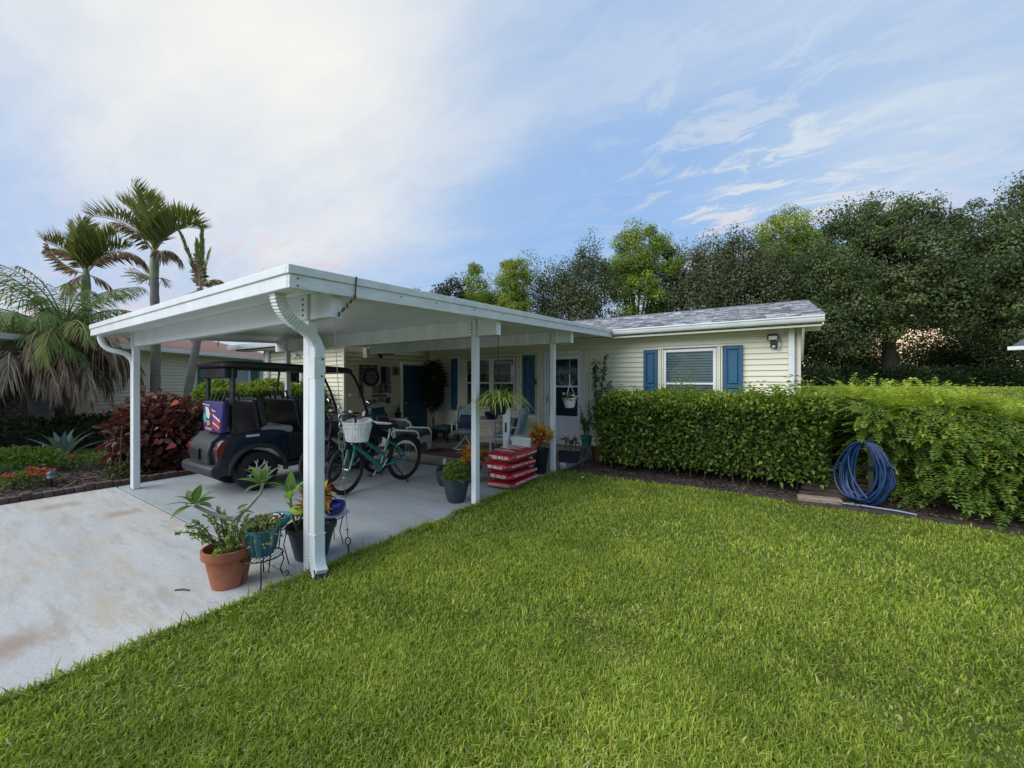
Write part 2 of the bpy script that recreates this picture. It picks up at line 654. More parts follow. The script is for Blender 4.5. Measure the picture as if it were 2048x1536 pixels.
DRIVE = concrete('driveway_concrete', (.50, .505, .49), (.46, .385, .28), .85, rust=[(-3.86, .36, .30), (-6.6, 1.45, .26), (-7.7, 1.05, .3)])
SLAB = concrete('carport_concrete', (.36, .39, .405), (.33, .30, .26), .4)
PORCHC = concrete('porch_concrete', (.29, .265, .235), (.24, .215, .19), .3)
EDGE_X = -3.22
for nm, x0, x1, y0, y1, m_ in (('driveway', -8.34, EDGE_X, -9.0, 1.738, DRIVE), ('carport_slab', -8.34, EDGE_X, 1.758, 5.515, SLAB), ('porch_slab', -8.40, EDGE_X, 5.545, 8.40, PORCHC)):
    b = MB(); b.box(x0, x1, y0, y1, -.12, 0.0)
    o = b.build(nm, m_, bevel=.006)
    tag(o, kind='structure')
b = MB(); b.box(-8.33, EDGE_X - .01, -8.9, 5.6, -.13, -.03)
tag(b.build('slab_joint_bed', SOIL), kind='structure')

MULCHM = mat('mulch_bed', (0.030, 0.021, 0.016), 0.95, vscale=14, col2=(0.085, 0.062, 0.047), bump=1.0, bscale=40)


def chips(name, n, x0, x1, y0, y1, cols, size=.05, zf=None):
    """loose bark chips"""
    P = np.stack([rng.uniform(x0, x1, n), rng.uniform(y0, y1, n), np.zeros(n)], 1)
    P[:, 2] = rng.uniform(.008, .03, n)
    a = rng.uniform(0, 2 * pi, n)
    D = np.stack([np.cos(a), np.sin(a), rng.normal(0, .25, n)], 1)
    N = unit(np.stack([rng.normal(0, .4, n), rng.normal(0, .4, n), np.ones(n)], 1))
    return leaf_mesh(name, P, D, N, rng.uniform(.5, 1.6, n) * size, rng.uniform(.25, .6, n) * size, cols, fold=.3, jit=.5)


CHIP_COLS = [(.05, .035, .026), (.10, .075, .055), (.025, .019, .016), (.16, .13, .105)]
for nm, x0, x1, y0, y1, nchip in (('hedge_mulch_bed', -3.18, 5.2, 6.52, 8.36, 6000), ('side_mulch_bed', -11.6, -8.52, -1.6, 3.0, 7000)):
    b = MB()
    N_ = 40
    rows = []
    pts = []
    for k in range(N_ + 1):
        t = k / N_
        pts.append((x0 + (x1 - x0) * t, y0 + .06 * sin(t * 9) + .05 * sin(t * 23 + 1)))
    poly = pts + [(x1, y1), (x0, y1)]
    b.prism(poly, 'z', -.06, .008)
    bed = tag(b.build(nm, MULCHM), kind='structure')
    c = put('bark_chips', chips('bark_chips', nchip, x0 + .05, x1 - .05, y0 + .06, y1 - .1, CHIP_COLS), LEAF_DRY, bed)
    tag(c, kind='stuff')


# ------------------------------------------------------------------ grass blades
def in_lawn(x, y):
    """where turf grows, with an uneven edge"""
    wob = .03 * np.sin(y * 5.3) + .02 * np.sin(y * 13.1 + 1) + .018 * np.sin(y * 37) - .015
    front = (x > EDGE_X + .005 + wob) & (y < 6.50 + .06 * np.sin((x + 3.18) / 8.38 * 9) + .05 * np.sin((x + 3.18) / 8.38 * 23 + 1))
    return front


def blades(n_try, r0, r1, hgt, wid, power=1.0, region='front'):
    a = rng.uniform(radians(-58), radians(58), n_try)
    r = (rng.uniform(0, 1, n_try) ** power) * (r1 - r0) + r0
    x = -np.sin(YAW - a * 1.0) * r
    y = np.cos(YAW - a * 1.0) * r
    k = in_lawn(x, y)
    x, y = x[k], y[k]
    return x, y


NZ = rng.uniform(-1, 1, (64, 64))


def vnoise(x, y, sc):
    """smooth value noise on a repeating 64 x 64 lattice"""
    u, v = x / sc + 200.3, y / sc + 117.7
    i, j = np.floor(u).astype(int), np.floor(v).astype(int)
    f, g = u - i, v - j
    f, g = f * f * (3 - 2 * f), g * g * (3 - 2 * g)
    a_, b_ = NZ[i % 64, j % 64], NZ[(i + 1) % 64, j % 64]
    c_, d_ = NZ[i % 64, (j + 1) % 64], NZ[(i + 1) % 64, (j + 1) % 64]
    return (a_ * (1 - f) + b_ * f) * (1 - g) + (c_ * (1 - f) + d_ * f) * g


def grass_arrays(x, y, hgt, wid):
    n = len(x)
    patch = .55 * vnoise(x, y, 1.3) + .45 * vnoise(x, y, .45) + .3 * vnoise(x, y, .16)
    worn = vnoise(x + 31, y - 12, .8) + .6 * vnoise(x - 7, y + 5, .25)
    h = hgt * rng.uniform(.45, 1.3, n) * (1 + .28 * patch) * np.where(worn > .75, .6, 1.0)
    w = wid * rng.uniform(.5, 1.25, n)
    az = rng.uniform(0, 2 * pi, n) + 1.2 * vnoise(x, y, .5)
    flat_ = rng.uniform(0, 1, n) < .10
    lean = np.where(flat_, rng.uniform(1.2, 1.5, n), rng.uniform(.1, 1.0, n))
    D = np.stack([np.cos(az), np.sin(az), np.zeros(n)], 1)
    S = np.stack([-np.sin(az), np.cos(az), np.zeros(n)], 1)
    tw = rng.uniform(-.9, .9, n)[:, None]
    S = unit(S * np.cos(tw) + D * np.sin(tw))
    B = np.stack([x, y, np.full(n, -.02)], 1)
    up = np.array([0, 0, 1.0])
    hh = h[:, None]
    le = lean[:, None]
    m1 = B + up * hh * .55 * (1 - .25 * le) + D * hh * .28 * le
    tip = B + up * hh * (1 - .55 * le) + D * hh * .95 * le
    W = w[:, None]
    V = np.stack([B - S * W * .45, B + S * W * .45, m1 - S * W * .5, m1 + S * W * .5, tip], 1).reshape(-1, 3)
    i = np.arange(n)[:, None] * 5
    F = np.concatenate([i + np.array([t]) for t in ([0, 1, 3], [0, 3, 2], [2, 3, 4])], 0)
    cols = np.array([(.225, .308, .031), (.285, .362, .043), (.155, .232, .025), (.385, .405, .070), (.47, .41, .19)])
    dry = np.clip(.02 + .55 * np.clip(worn - .80, 0, 1), 0, .5)
    u = rng.uniform(0, 1, n)
    yel = np.clip(.16 + .30 * patch, .03, .5)
    k = np.where(u < dry, 4, np.where(u < dry + yel, 3, rng.integers(0, 3, n)))
    k = np.where(flat_ & (rng.uniform(0, 1, n) < .35), 4, k)
    c = cols[k] * (1 + rng.uniform(-.25, .25, (n, 1))) * (1 + .28 * patch[:, None])
    return V, F, np.repeat(np.clip(c, 0, 1), 5, 0)


parts_ = []
for n_try, r0, r1, h, w, pw in ((120000, 1.2, 2.6, .052, .0062, .75), (115000, 2.4, 4.2, .050, .0076, .75), (100000, 4.0, 6.6, .050, .0100, .8), (85000, 6.4, 10.5, .050, .015, .9)):
    x, y = blades(n_try, r0, r1, h, w, pw)
    parts_.append(grass_arrays(x, y, h, w))
# the rest of the lawn round and behind the standpoint: simpler blades
def plain_blades(x, y, h, w):
    v_, f_, c_ = grass_arrays(x, y, h, w)
    q = v_.reshape(-1, 5, 3)
    v3 = np.stack([q[:, 2] * [1, 1, 0] + [0, 0, -.02], q[:, 3] * [1, 1, 0] + [0, 0, -.02], q[:, 4]], 1).reshape(-1, 3)
    return v3, np.arange(len(v3)).reshape(-1, 3), np.repeat(c_.reshape(-1, 5, 3)[:, 0], 3, 0)


n_ = 230000
ro = 9.5 * rng.uniform(0, 1, n_) ** .62
ao = rng.uniform(-pi, pi, n_)
xo, yo = -np.sin(YAW + ao) * ro, np.cos(YAW + ao) * ro
kk = in_lawn(xo, yo) & ((np.abs(ao) > radians(56)) | (ro < 1.25))
parts_.append(plain_blades(xo[kk], yo[kk], .056, .020))
xo, yo = rng.uniform(2, 16, 60000), rng.uniform(-5, 6.5, 60000)
kk = np.hypot(xo, yo) > 9
parts_.append(plain_blades(xo[kk], yo[kk], .056, .034))
# ragged fringe leaning over the slab edge, taller round the posts
ye = np.concatenate([rng.uniform(.0, 6.5, 5200), rng.normal(1.9, .10, 120), rng.normal(4.08, .08, 80), rng.normal(6.24, .1, 80), rng.normal(2.35, .07, 90)])
xe = EDGE_X + np.abs(rng.normal(0, .03, len(ye))) - .022 - .02 * (np.sin(ye * 9.1) > .4)
parts_.append(grass_arrays(xe, ye, np.where(rng.uniform(0, 1, len(ye)) < .06, .14, .075), .0085))
# the neighbour's lawn, right to the bed
xl, yl = rng.uniform(-15.5, -10.2, 42000), rng.uniform(-1.5, 6.5, 42000)
kk = ((xl < -11.2) | (yl > 3.0))
parts_.append(grass_arrays(xl[kk], yl[kk], .06, .018))
# lawn on the bank behind
xb, yb = rng.uniform(1.0, 26, 60000), rng.uniform(9, 34, 60000)
vb, fb, cb = grass_arrays(xb, yb, .09, .05)
vb[:, 2] += np.repeat(ground_z(xb, yb), 5)
parts_.append((vb, fb, cb))
o_ = 0
Vs, Fs, Cs = [], [], []
for v_, f_, c_ in parts_:
    Vs.append(v_); Fs.append(f_ + o_); Cs.append(c_); o_ += len(v_)
GRASSM = leafmat('grass_blade', rough=.55, transl=.28, spec=.3)
grass = put('grass', npmesh('grass', np.concatenate(Vs), np.concatenate(Fs), np.concatenate(Cs)), GRASSM)
tag(grass, 'short green lawn grass with a few straw coloured patches', 'grass', kind='stuff')

# fallen leaves and a small white bloom on the lawn
for x, y, nm, lb, c in ((-2.92, 3.97, 'fallen_leaf', 'tan fallen leaf on lawn, nearer to the carport posts', (.42, .26, .10)),
                        (-2.56, 4.10, 'fallen_leaf', 'brown fallen leaf on lawn, farther from the carport posts', (.30, .15, .06))):
    me = leaf_mesh('fallen_leaf', np.array([[-.05, 0, 0.0]]), np.array([[1., .2, .1]]), np.array([[0, .2, 1.]]), .11, .06, [c], hexa=True, fold=.3)
    tag(put(nm, me, LEAF_DRY, None, (x, y, .055)), lb, 'leaf', 'fallen leaves on the lawn')
b = MB()
for k in range(5):
    a = k * 2 * pi / 5
    b.ball((.012 * cos(a), .012 * sin(a), 0), (.010, .010, .004), 8, 4)
b.ball((0, 0, .003), (.005, .005, .004), 6, 4)
tag(b.build('lawn_flower', WHITE, loc=tuple(at(1165, 6.4, .06))), 'tiny white flower in the lawn before the hedge', 'flower')
# twig on the driveway
b = MB(); b.tube([(-.05, 0, .006), (0, .008, .008), (.06, -.004, .006)], .006, 6)
tag(b.build('fallen_twig', STEMB, loc=tuple(at(363, 3.05, 0)), rot=(0, 0, .6)), 'short dark twig lying on the driveway beside terracotta pot', 'twig')

# ------------------------------------------------------------------ paver edging along the side bed: each paver is a piece
edging = thing('paver_edging', 'low row of worn red-brown pavers edging the left planting bed', 'edging', (-8.42, 1.5, 0))
pm = []
for k in range(4):
    b = MB(); b.box(-.055, .055, -.047, .047, 0, .085 + .006 * k)
    me = b.mesh('paver')
    pm.append(me)
PAV = [mat('paver_%s' % q, c, .9, var=.3, vscale=25, bump=.5, bscale=60) for q, c in (('russet', (.095, .060, .046)), ('greyed', (.10, .085, .075)), ('dark', (.06, .045, .038)))]
for k in range(4):
    pm[k].materials.append(PAV[k % 3])
for k in range(56):
    o = put('paver', pm[random.randrange(4)], None, edging, (random.uniform(-.008, .008), -3.0 + k * .099, -.004 - random.uniform(0, .012)), (random.uniform(-.03, .03), random.uniform(-.04, .04), random.uniform(-.05, .05)))
    bv = o.modifiers.new('bevel', 'BEVEL'); bv.width = .01; bv.segments = 2

# aluminium door track across the porch edge
t = thing('screen_track', 'thin aluminium floor track across the porch edge', 'track', (-6.0, 5.53, 0))
b = MB()
b.box(-2.3, 2.6, -.035, -.022, .002, .014); b.box(-2.3, 2.6, .022, .035, .002, .014); b.box(-2.3, 2.6, -.035, .035, .002, .005)
b.build('rail', STEEL, t)
b = MB(); b.box(-2.3, 2.6, -.018, .018, .006, .009)
b.build('channel', BLACKP, t)
# ================================================================== carport
def zu(y):
    """underside of the carport roof pans"""
    return 2.312 + .034 * (y - 1.83)


cp = thing('carport', 'white aluminium carport with flat roof, slim posts and deep beams', 'carport', (-5.55, 1.83, 0))
X0, X1, Y0, Y1 = -8.27, -2.85, 1.46, 8.02
n_pan = 18
pw_ = (X1 - X0 - .06) / n_pan
for k in range(n_pan):
    b = MB()
    xa = X0 + .03 + k * pw_
    pts = [(Y0 + .10, zu(Y0 + .10)), (Y1, zu(Y1)), (Y1, zu(Y1) + .04), (Y0 + .10, zu(Y0 + .10) + .04)]
    b.prism(pts, 'x', xa + .004, xa + pw_ - .004)
    b.box(xa + pw_ - .012, xa + pw_ + .010, Y0 + .11, Y0 + .12, zu(Y0 + .1) + .04, zu(Y0 + .1) + .07)
    b.build('roof_pan', WHITE, cp, world=True)


def fb(y):
    return 2.25 + .037 * (y - 1.46)


# front gutter: lower trough and proud upper lip
b = MB(); b.box(X0, X1, Y0, Y0 + .125, 2.25, 2.348)
b.build('front_gutter', WHITE, cp, world=True, bevel=.006)
b = MB(); b.box(X0 - .008, X1 + .008, Y0 - .012, Y0 + .10, 2.3485, 2.412)
b.build('gutter_lip', WHITE, cp, world=True, bevel=.006)
for sx, xx in ((1, X1), (-1, X0)):
    xa, xb = sorted((xx, xx + .03 * sx))
    ym = [Y0 + .002, Y1]
    b = MB()
    b.prism([(ym[0], fb(ym[0])), (ym[1], fb(ym[1])), (ym[1], fb(ym[1]) + .098), (ym[0], fb(ym[0]) + .098)], 'x', xa - .001 * sx, xb)
    b.build('side_fascia', WHITE_OLD, cp, world=True, bevel=.004)
    b = MB()
    b.prism([(ym[0] - .012, fb(ym[0]) + .0985), (ym[1], fb(ym[1]) + .0985), (ym[1], fb(ym[1]) + .162), (ym[0] - .012, fb(ym[0]) + .162)], 'x', xa - (.09 if sx > 0 else .012), xb + (.012 if sx > 0 else .09))
    b.build('fascia_lip', WHITE_OLD, cp, world=True, bevel=.004)

sb = MB(); sb.ball((0, 0, 0), .0085, 8, 6)
SCREW = sb.mesh('screw')
SCREW.materials.append(mat('dark_screw', (.05, .045, .04), .6, metal=.5))
L0 = Vector(cp.location)


def screw(x, y, z, parent=cp, s=1.0):
    o = put('screw', SCREW, None, parent, Vector((x, y, z)) - Vector(parent.location))
    o.scale = (s, s, s)


for k, y in enumerate((1.52, 1.52, 2.45, 2.9, 3.5, 4.05, 4.6, 5.2, 5.8, 6.5, 7.1, 7.8)):
    screw(X1 + .031, y, fb(y) + (.02 if k == 1 else .072), s=.8)
b = MB(); b.box(X1 + .030, X1 + .034, 7.28, 7.33, fb(7.3) + .004, fb(7.3) + .094)
b.build('fascia_splice', WHITE, cp, world=True)

# beams with end caps and bolts, posts
BEAMS = (1.87, 4.08, 6.24)
for i, y in enumerate(BEAMS):
    b = MB(); b.box(-8.34 if i else -8.02, -2.915, y - .035, y + .035, zu(y) - .206, zu(y) - .002)
    b.build('beam', WHITE, cp, world=True, bevel=.004)
    b = MB(); b.box(-2.9145, -2.90, y - .045, y + .045, zu(y) - .212, zu(y) - .004)
    b.build('beam_cap', WHITE, cp, world=True, bevel=.002)
for i, y in enumerate(BEAMS):
    for j, x in enumerate((-3.27, -7.93)):
        if j == 1 and i == 2:
            continue
        yy = y - .001
        b = MB()
        b.box(x - .04, x + .04, yy - .04, yy + .04, 0.004, zu(y) - .207)
        b.build('post', WHITE, cp, world=True, bevel=.006)
        b = MB()
        b.box(x - .05, x + .05, y - .050, y - .0365, zu(y) - .205, zu(y) - .004)
        b.box(x + .0, x + .05, y - .060, y - .0505, zu(y) - .205, zu(y) - .004)
        br = b.build('post_bracket', WHITE, cp, world=True, bevel=.003)
        for q in range(4):
            o = put('bolt', SCREW, None, br, Vector((x - .022, y - .052, zu(y) - .035 - .044 * q)) - L0)
            o.scale = (1.1, 1.1, 1.1)
        b = MB(); b.box(x - .055, x + .055, y - .055, y + .055, 0.001, .006)
        b.build('base_plate', STEEL, cp, world=True)


def downspout(path, r, parent, m, ring=None):
    b = MB()
    b.tube(path, r, 4, ph=pi / 4, up=(0, 1, 0))
    return b.build('downspout', m, parent, world=True, bevel=.008)


def bend(p, q, s, n=9):
    """quadratic bend p -> s with control q"""
    p, q, s = map(Vector, (p, q, s))
    return [(p * (1 - t) ** 2 + q * 2 * t * (1 - t) + s * t * t) for t in [i / (n - 1) for i in range(n)]]


sx_, sy_ = -3.178, 1.872
b = MB()
elbow = bend((-3.11, 1.525, 2.252), (-3.11, 1.53, 2.12), (-3.155, 1.69, 2.045), 25) + bend((-3.158, 1.71, 2.036), (sx_, sy_, 1.97), (sx_, sy_, 1.84), 17)
rr = [(.060 if i % 2 else .052) if i < 25 else (.0575 if i % 2 else .0545) for i in range(len(elbow))]
b.tube(elbow, rr, 4, ph=pi / 4, up=(1, 0, 0))
b.build('downspout_elbow', WHITE_OLD, cp, world=True)
b = MB()
b.box(sx_ - .044, sx_ + .044, sy_ - .046, sy_ + .046, .30, 1.90)
b.build('downspout', WHITE, cp, world=True, bevel=.012)
b = MB()
b.box(sx_ - .0465, sx_ + .0465, sy_ - .0485, sy_ + .0485, 1.62, 1.80)
b.build('downspout_sleeve', WHITE_OLD, cp, world=True, bevel=.004)
b = MB(); b.box(sx_ - .048, sx_ + .048, sy_ - .050, sy_ + .050, .33, .342); b.build('downspout_band', WHITE_OLD, cp, world=True)
foot = [(sx_, sy_, .32 - .0115 * i) for i in range(14)] + bend((sx_, sy_, .16), (sx_ + .005, sy_, .07), (sx_ + .085, sy_ - .02, .028), 17)
b = MB()
b.tube(foot, [.062 if i < 14 else (.060 if i % 2 else .066) for i in range(len(foot))], 4, ph=pi / 4, up=(0, 1, 0))
b.build('downspout_foot', WHITE, cp, world=True)
b = MB(); b.box(-.050, .050, -.048, .048, -.003, .003)
b.build('outlet', BLACKP, cp, loc=Vector((sx_ + .088, sy_ - .02, .027)) - L0, rot=(0, radians(63), 0))
screw(sx_ + .049, sy_ + .02, 1.78); screw(sx_ + .049, sy_ + .015, 1.64)
# far downspout, curving from the gutter end to the left post
b = MB()
lp = bend((-8.10, 1.525, 2.252), (-8.10, 1.53, 2.06), (-8.015, 1.68, 2.03), 10) + bend((-8.01, 1.70, 2.026), (-7.995, 1.86, 1.99), (-7.995, 1.86, 1.80), 8) + [(-7.995, 1.86, .02)]
b.tube(lp, .036, 10, up=(1, 0, 0))
b.build('downspout', WHITE, cp, world=True)
b = MB(); b.box(-8.035, -8.03, 1.84, 1.872, 1.62, 1.86)
b.build('vent_slot', BLACKP, cp, world=True)

# storm tie-down: cable from the roof edge, turnbuckle, chain and ground anchor
td = thing('storm_tie_down', 'steel cable with turnbuckle and rusty chain tying carport roof to ground', 'tie down', (-3.23, 2.30, 0))
tx, ty = -2.93, 1.95
top = Vector((-2.80, 1.98, fb(1.98) + .165)); A = Vector((-2.806, 1.97, 2.27)); B_ = Vector((-2.87, 1.90, 2.06))
b = MB(); b.tube([top, A], .006, 6); b.build('roof_strap', BLACKM, td, world=True)
b = MB()
for q in range(5):
    p = A.lerp(B_ + Vector((-.02, -.03, .05)), q / 4.5)
    b.tube([p + Vector((0.012 * cos(a), .012 * sin(a) * (q % 2), .018 * sin(a))) for a in [k * pi / 4 for k in range(8)]], .005, 6, closed=True)
b.build('upper_chain', RUSTY, td, world=True)
P0 = Vector((-2.99, 1.905, zu(1.93) - .2)); P9 = Vector((-3.285, 2.24, .03))
ax = (P9 - P0)
def along(t): return P0 + ax * t
b = MB(); b.tube([along(0), along(.36)], .003, 6); b.build('upper_cable', STEEL, td, world=True); b = MB(); b.tube([along(.66), along(.90)], .003, 6); b.build('lower_cable', STEEL, td, world=True)
b = MB()
for q in range(5):
    t = .36 + q * .018
    p = along(t)
    b.tube([p + Vector((.016 * cos(a) * (q % 2), .016 * cos(a) * (1 - q % 2), .024 * sin(a))) for a in [k * pi / 5 for k in range(10)]], .0055, 6, closed=True)
b.build('chain', STEEL, td, world=True)
b = MB()
t0, t1 = .45, .54
s_ = Vector((.018, .012, 0))
for sg in (-1, 1):
    b.tube([along(t0), along(t0 + .012) + s_ * sg, along(t1 - .012) + s_ * sg, along(t1)], .007, 6)
b.tube([along(t0 - .015), along(t0 + .03)], .006, 6); b.tube([along(t1 - .03), along(t1 + .12)], [.006] * 2, 6)
b.ball(along(t1 + .12), .014, 8, 6)
b.build('turnbuckle', STEEL, td, world=True)
b = MB(); b.ball(along(.895), (.017, .017, .008), 8, 5); b.tube([along(.895), along(.93)], .005, 6); b.build('cable_stop', STEEL, td, world=True)
b = MB()
c = along(.95)
b.tube([c + Vector((.016 * cos(a), .016 * cos(a), .034 * sin(a))) for a in [k * pi / 6 for k in range(12)]], .006, 6, closed=True)
b.tube([along(.965), along(1.0), along(1.0) + Vector((-.02, .0, -.05))], .008, 6)
b.build('ground_hook', RUSTY, td, world=True)

# ================================================================== house
WY = 8.40
E_ = .1016
hs = thing('house', 'cream vinyl sided single storey house with grey shingle roof', 'house', (-4.0, WY, 0))
XL, XR = -8.42, .33
b = MB(); b.box(XL, XR, WY + .016, WY + .12, 0, 2.56); b.build('front_wall', CREAM, hs, world=True)
b = MB(); b.box(XR - .12, XR, WY + .121, WY + 7.9, 0, 2.56)
b.prism([(WY + .121, 2.56), (WY + 7.9, 2.56), (12.4, 3.5)], 'x', XR - .12, XR); b.build('gable_wall', CREAM, hs, world=True)
b = MB(); b.box(XL, XR - .13, WY + 7.7, WY + 7.9, 0, 2.56); b.build('rear_wall', CREAM, hs, world=True)


def board_mesh(name, length, axis='x'):
    b = MB()
    # lap profile: bottom edge proud with a small hooked lip
    prof = [(-.018, 0.003), (-.0185, .012), (-.005, E_ - .015), (.002, E_ - .015), (.002, 0.003)]
    b.prism(prof, 'x', 0, length)
    me = b.mesh(name, smooth=False)
    return me


bm_ = board_mesh('siding_board', XR - XL - .05)
bm_.materials.append(CREAM)
for k in range(24):
    put('siding_board', bm_, None, hs, (XL + 4.0, 0.014, .06 + E_ * k))
b = MB(); b.box(XL, XR, WY - .012, WY + .01, 0, .055); b.build('skirt', CREAM_TRIM, hs, world=True)
# corner trim, frieze, soffit, gutter
b = MB(); b.box(XR - .045, XR + .012, WY - .024, WY + .05, .0, 2.50); b.build('corner_trim', CREAM_TRIM, hs, world=True, bevel=.003)
b = MB(); b.box(XL, XR + .28, WY - .034, WY + .014, 2.44, 2.512); b.build('frieze_board', CREAM_TRIM, hs, world=True, bevel=.003)
b = MB(); b.box(XL, XR + .28, 8.03, WY + .1, 2.5125, 2.53); b.build('soffit', CREAM_TRIM, hs, world=True)
b = MB(); b.box(-13.0, XR + .27, 8.03, 8.05, 2.48, 2.64); b.build('eave_fascia', CREAM_TRIM, hs, world=True)
b = MB()
gp = [(8.028, 2.545), (7.965, 2.545), (7.94, 2.58), (7.94, 2.615), (7.925, 2.625), (7.925, 2.648), (7.94, 2.648), (7.955, 2.64), (8.028, 2.64)]
b.prism(gp, 'x', X1 + .05, XR + .30)
b.build('gutter', WHITE, hs, world=True)
b = MB(); b.prism([(WY - .03, 2.36), (WY + .05, 2.36), (8.05, 2.50), (WY - .03, 2.49)], 'x', XR + .013, XR + .06)
b.prism([(8.04, 2.50), (WY + .2, 2.50), (WY + .2, 1.95), (WY + .12, 1.95)], 'x', XR + .014, XR + .05)
b.build('eave_return', CREAM_TRIM, hs, world=True)
# roof planes + shingle tabs
RX0, RX1 = -13.2, .62
RY0, RZ0, RY1, RZ1 = 7.96, 2.655, 12.4, 3.61
sl = (RZ1 - RZ0) / (RY1 - RY0)
b = MB()
b.prism([(RY0, RZ0 - .02), (RY1, RZ1 - .02), (16.85, RZ0 - .02), (16.85, RZ0 - .10), (RY1, RZ1 - .10), (RY0, RZ0 - .10)], 'x', RX0, RX1 - .02)
b.build('roof_deck', mat('roof_deck', (.10, .10, .105), .9), hs, world=True)
b = MB()
b.prism([(RY0 + .03, RZ0 - .028), (RY1, RZ1 - .028), (RY1, RZ1 - .16), (RY0 + .03, RZ0 - .16)], 'x', RX1 - .019, RX1)
b.build('rake_board', WHITE, hs, world=True)
tv, tf, tcx = [], [], []
exp_ = .145
ncs = int((RY1 - RY0) / exp_) + 1
for r_ in range(ncs):
    ya = RY0 - .015 + r_ * exp_
    x = RX0 + random.uniform(0, .3)
    while x < RX1 + .02:
        w_ = random.choice((.10, .14, .19, .25))
        x2 = min(x + w_ - .006, RX1 + .02)
        if x2 - x > .03:
            y2 = min(ya + exp_ + .05, RY1 + .02)
            za = RZ0 + (ya - RY0) * sl + .012 + random.uniform(0, .008)
            zb = RZ0 + (y2 - RY0) * sl + .001
            o = len(tv)
            tv += [(x, ya, za), (x2, ya, za), (x2, y2, zb), (x, y2, zb), (x, ya, za - .016), (x2, ya, za - .016)]
            tf += [(o, o + 1, o + 2, o + 3), (o + 4, o + 5, o + 1, o)]
            g_ = random.choice((.11, .16, .22, .29, .38)) * random.uniform(.8, 1.2)
            tcx += [(g_ * .96, g_, g_ * 1.10)] * 6
        x += w_
SH = tint_mat('asphalt_shingle', .92, .5, 90)
me = npmesh('shingles', np.array(tv) - np.array(hs.location), tf, np.array(tcx))
tag(put('shingles', me, SH, hs), kind='stuff')
b = MB()
b.prism([(RY1 - .13, RZ1 - .012), (RY1, RZ1 + .022), (RY1 + .13, RZ1 - .012), (RY1, RZ1 + .004)], 'x', RX0, RX1 + .01)
b.build('ridge_cap', mat('ridge_shingle', (.17, .17, .18), .9, var=.3, vscale=8), hs, world=True)
# right downspout
b = MB(); b.box(.165, .255, WY - .105, WY - .026, .02, 2.545); b.build('downspout', WHITE, hs, world=True, bevel=.012)
b = MB(); b.box(.160, .260, WY - .110, WY - .022, 2.06, 2.075); b.box(.160, .260, WY - .110, WY - .022, 1.60, 1.615)
b.build('downspout_strap', WHITE, hs, world=True)
L1 = Vector(hs.location)


def shutter(parent, x0, x1, z0, z1, m, zmid=None, y=WY - .02):
    """panel shutter: stiles and rails standing proud of a back board, two raised panels sunk between them"""
    T_ = Matrix.Translation(-Vector(parent.location))
    b = MB(); b.box(x0, x1, y - .012, y - .002, z0, z1)
    s = b.build('shutter', m, parent, world=True)
    zm = zmid if zmid else (z0 + z1) / 2
    e = .055
    for xa, xb in ((x0, x0 + e), (x1 - e, x1)):
        b = MB(); b.box(xa, xb, y - .040, y - .0125, z0, z1); o = b.build('stile', m, s, bevel=.004); o.data.transform(T_)
    for za, zb in ((z0, z0 + .07), (zm - .03, zm + .03), (z1 - .07, z1)):
        b = MB(); b.box(x0 + e + .0005, x1 - e - .0005, y - .0395, y - .0125, za + .0005, zb - .0005); o = b.build('rail', m, s, bevel=.004); o.data.transform(T_)
    for za, zb in ((z0 + .07, zm - .03), (zm + .03, z1 - .07)):
        b = MB(); b.box(x0 + e + .024, x1 - e - .024, y - .034, y - .0125, za + .024, zb - .024)
        o = b.build('raised_panel', m, s, bevel=.009); o.data.transform(T_)
    return s


def accordion(parent, x0, x1, z0, z1, n=3, y=WY - .02):
    """folded storm shutter stack beside an opening: each blade a piece"""
    w = (x1 - x0) / n
    for k in range(n):
        b = MB()
        b.box(x0 + k * w + .003, x0 + (k + 1) * w - .003, y - .055 - .018 * (k % 2), y - .004, z0, z1)
        b.build('storm_shutter_blade', CREAM_TRIM if k % 2 else CREAM, parent, world=True, bevel=.004)


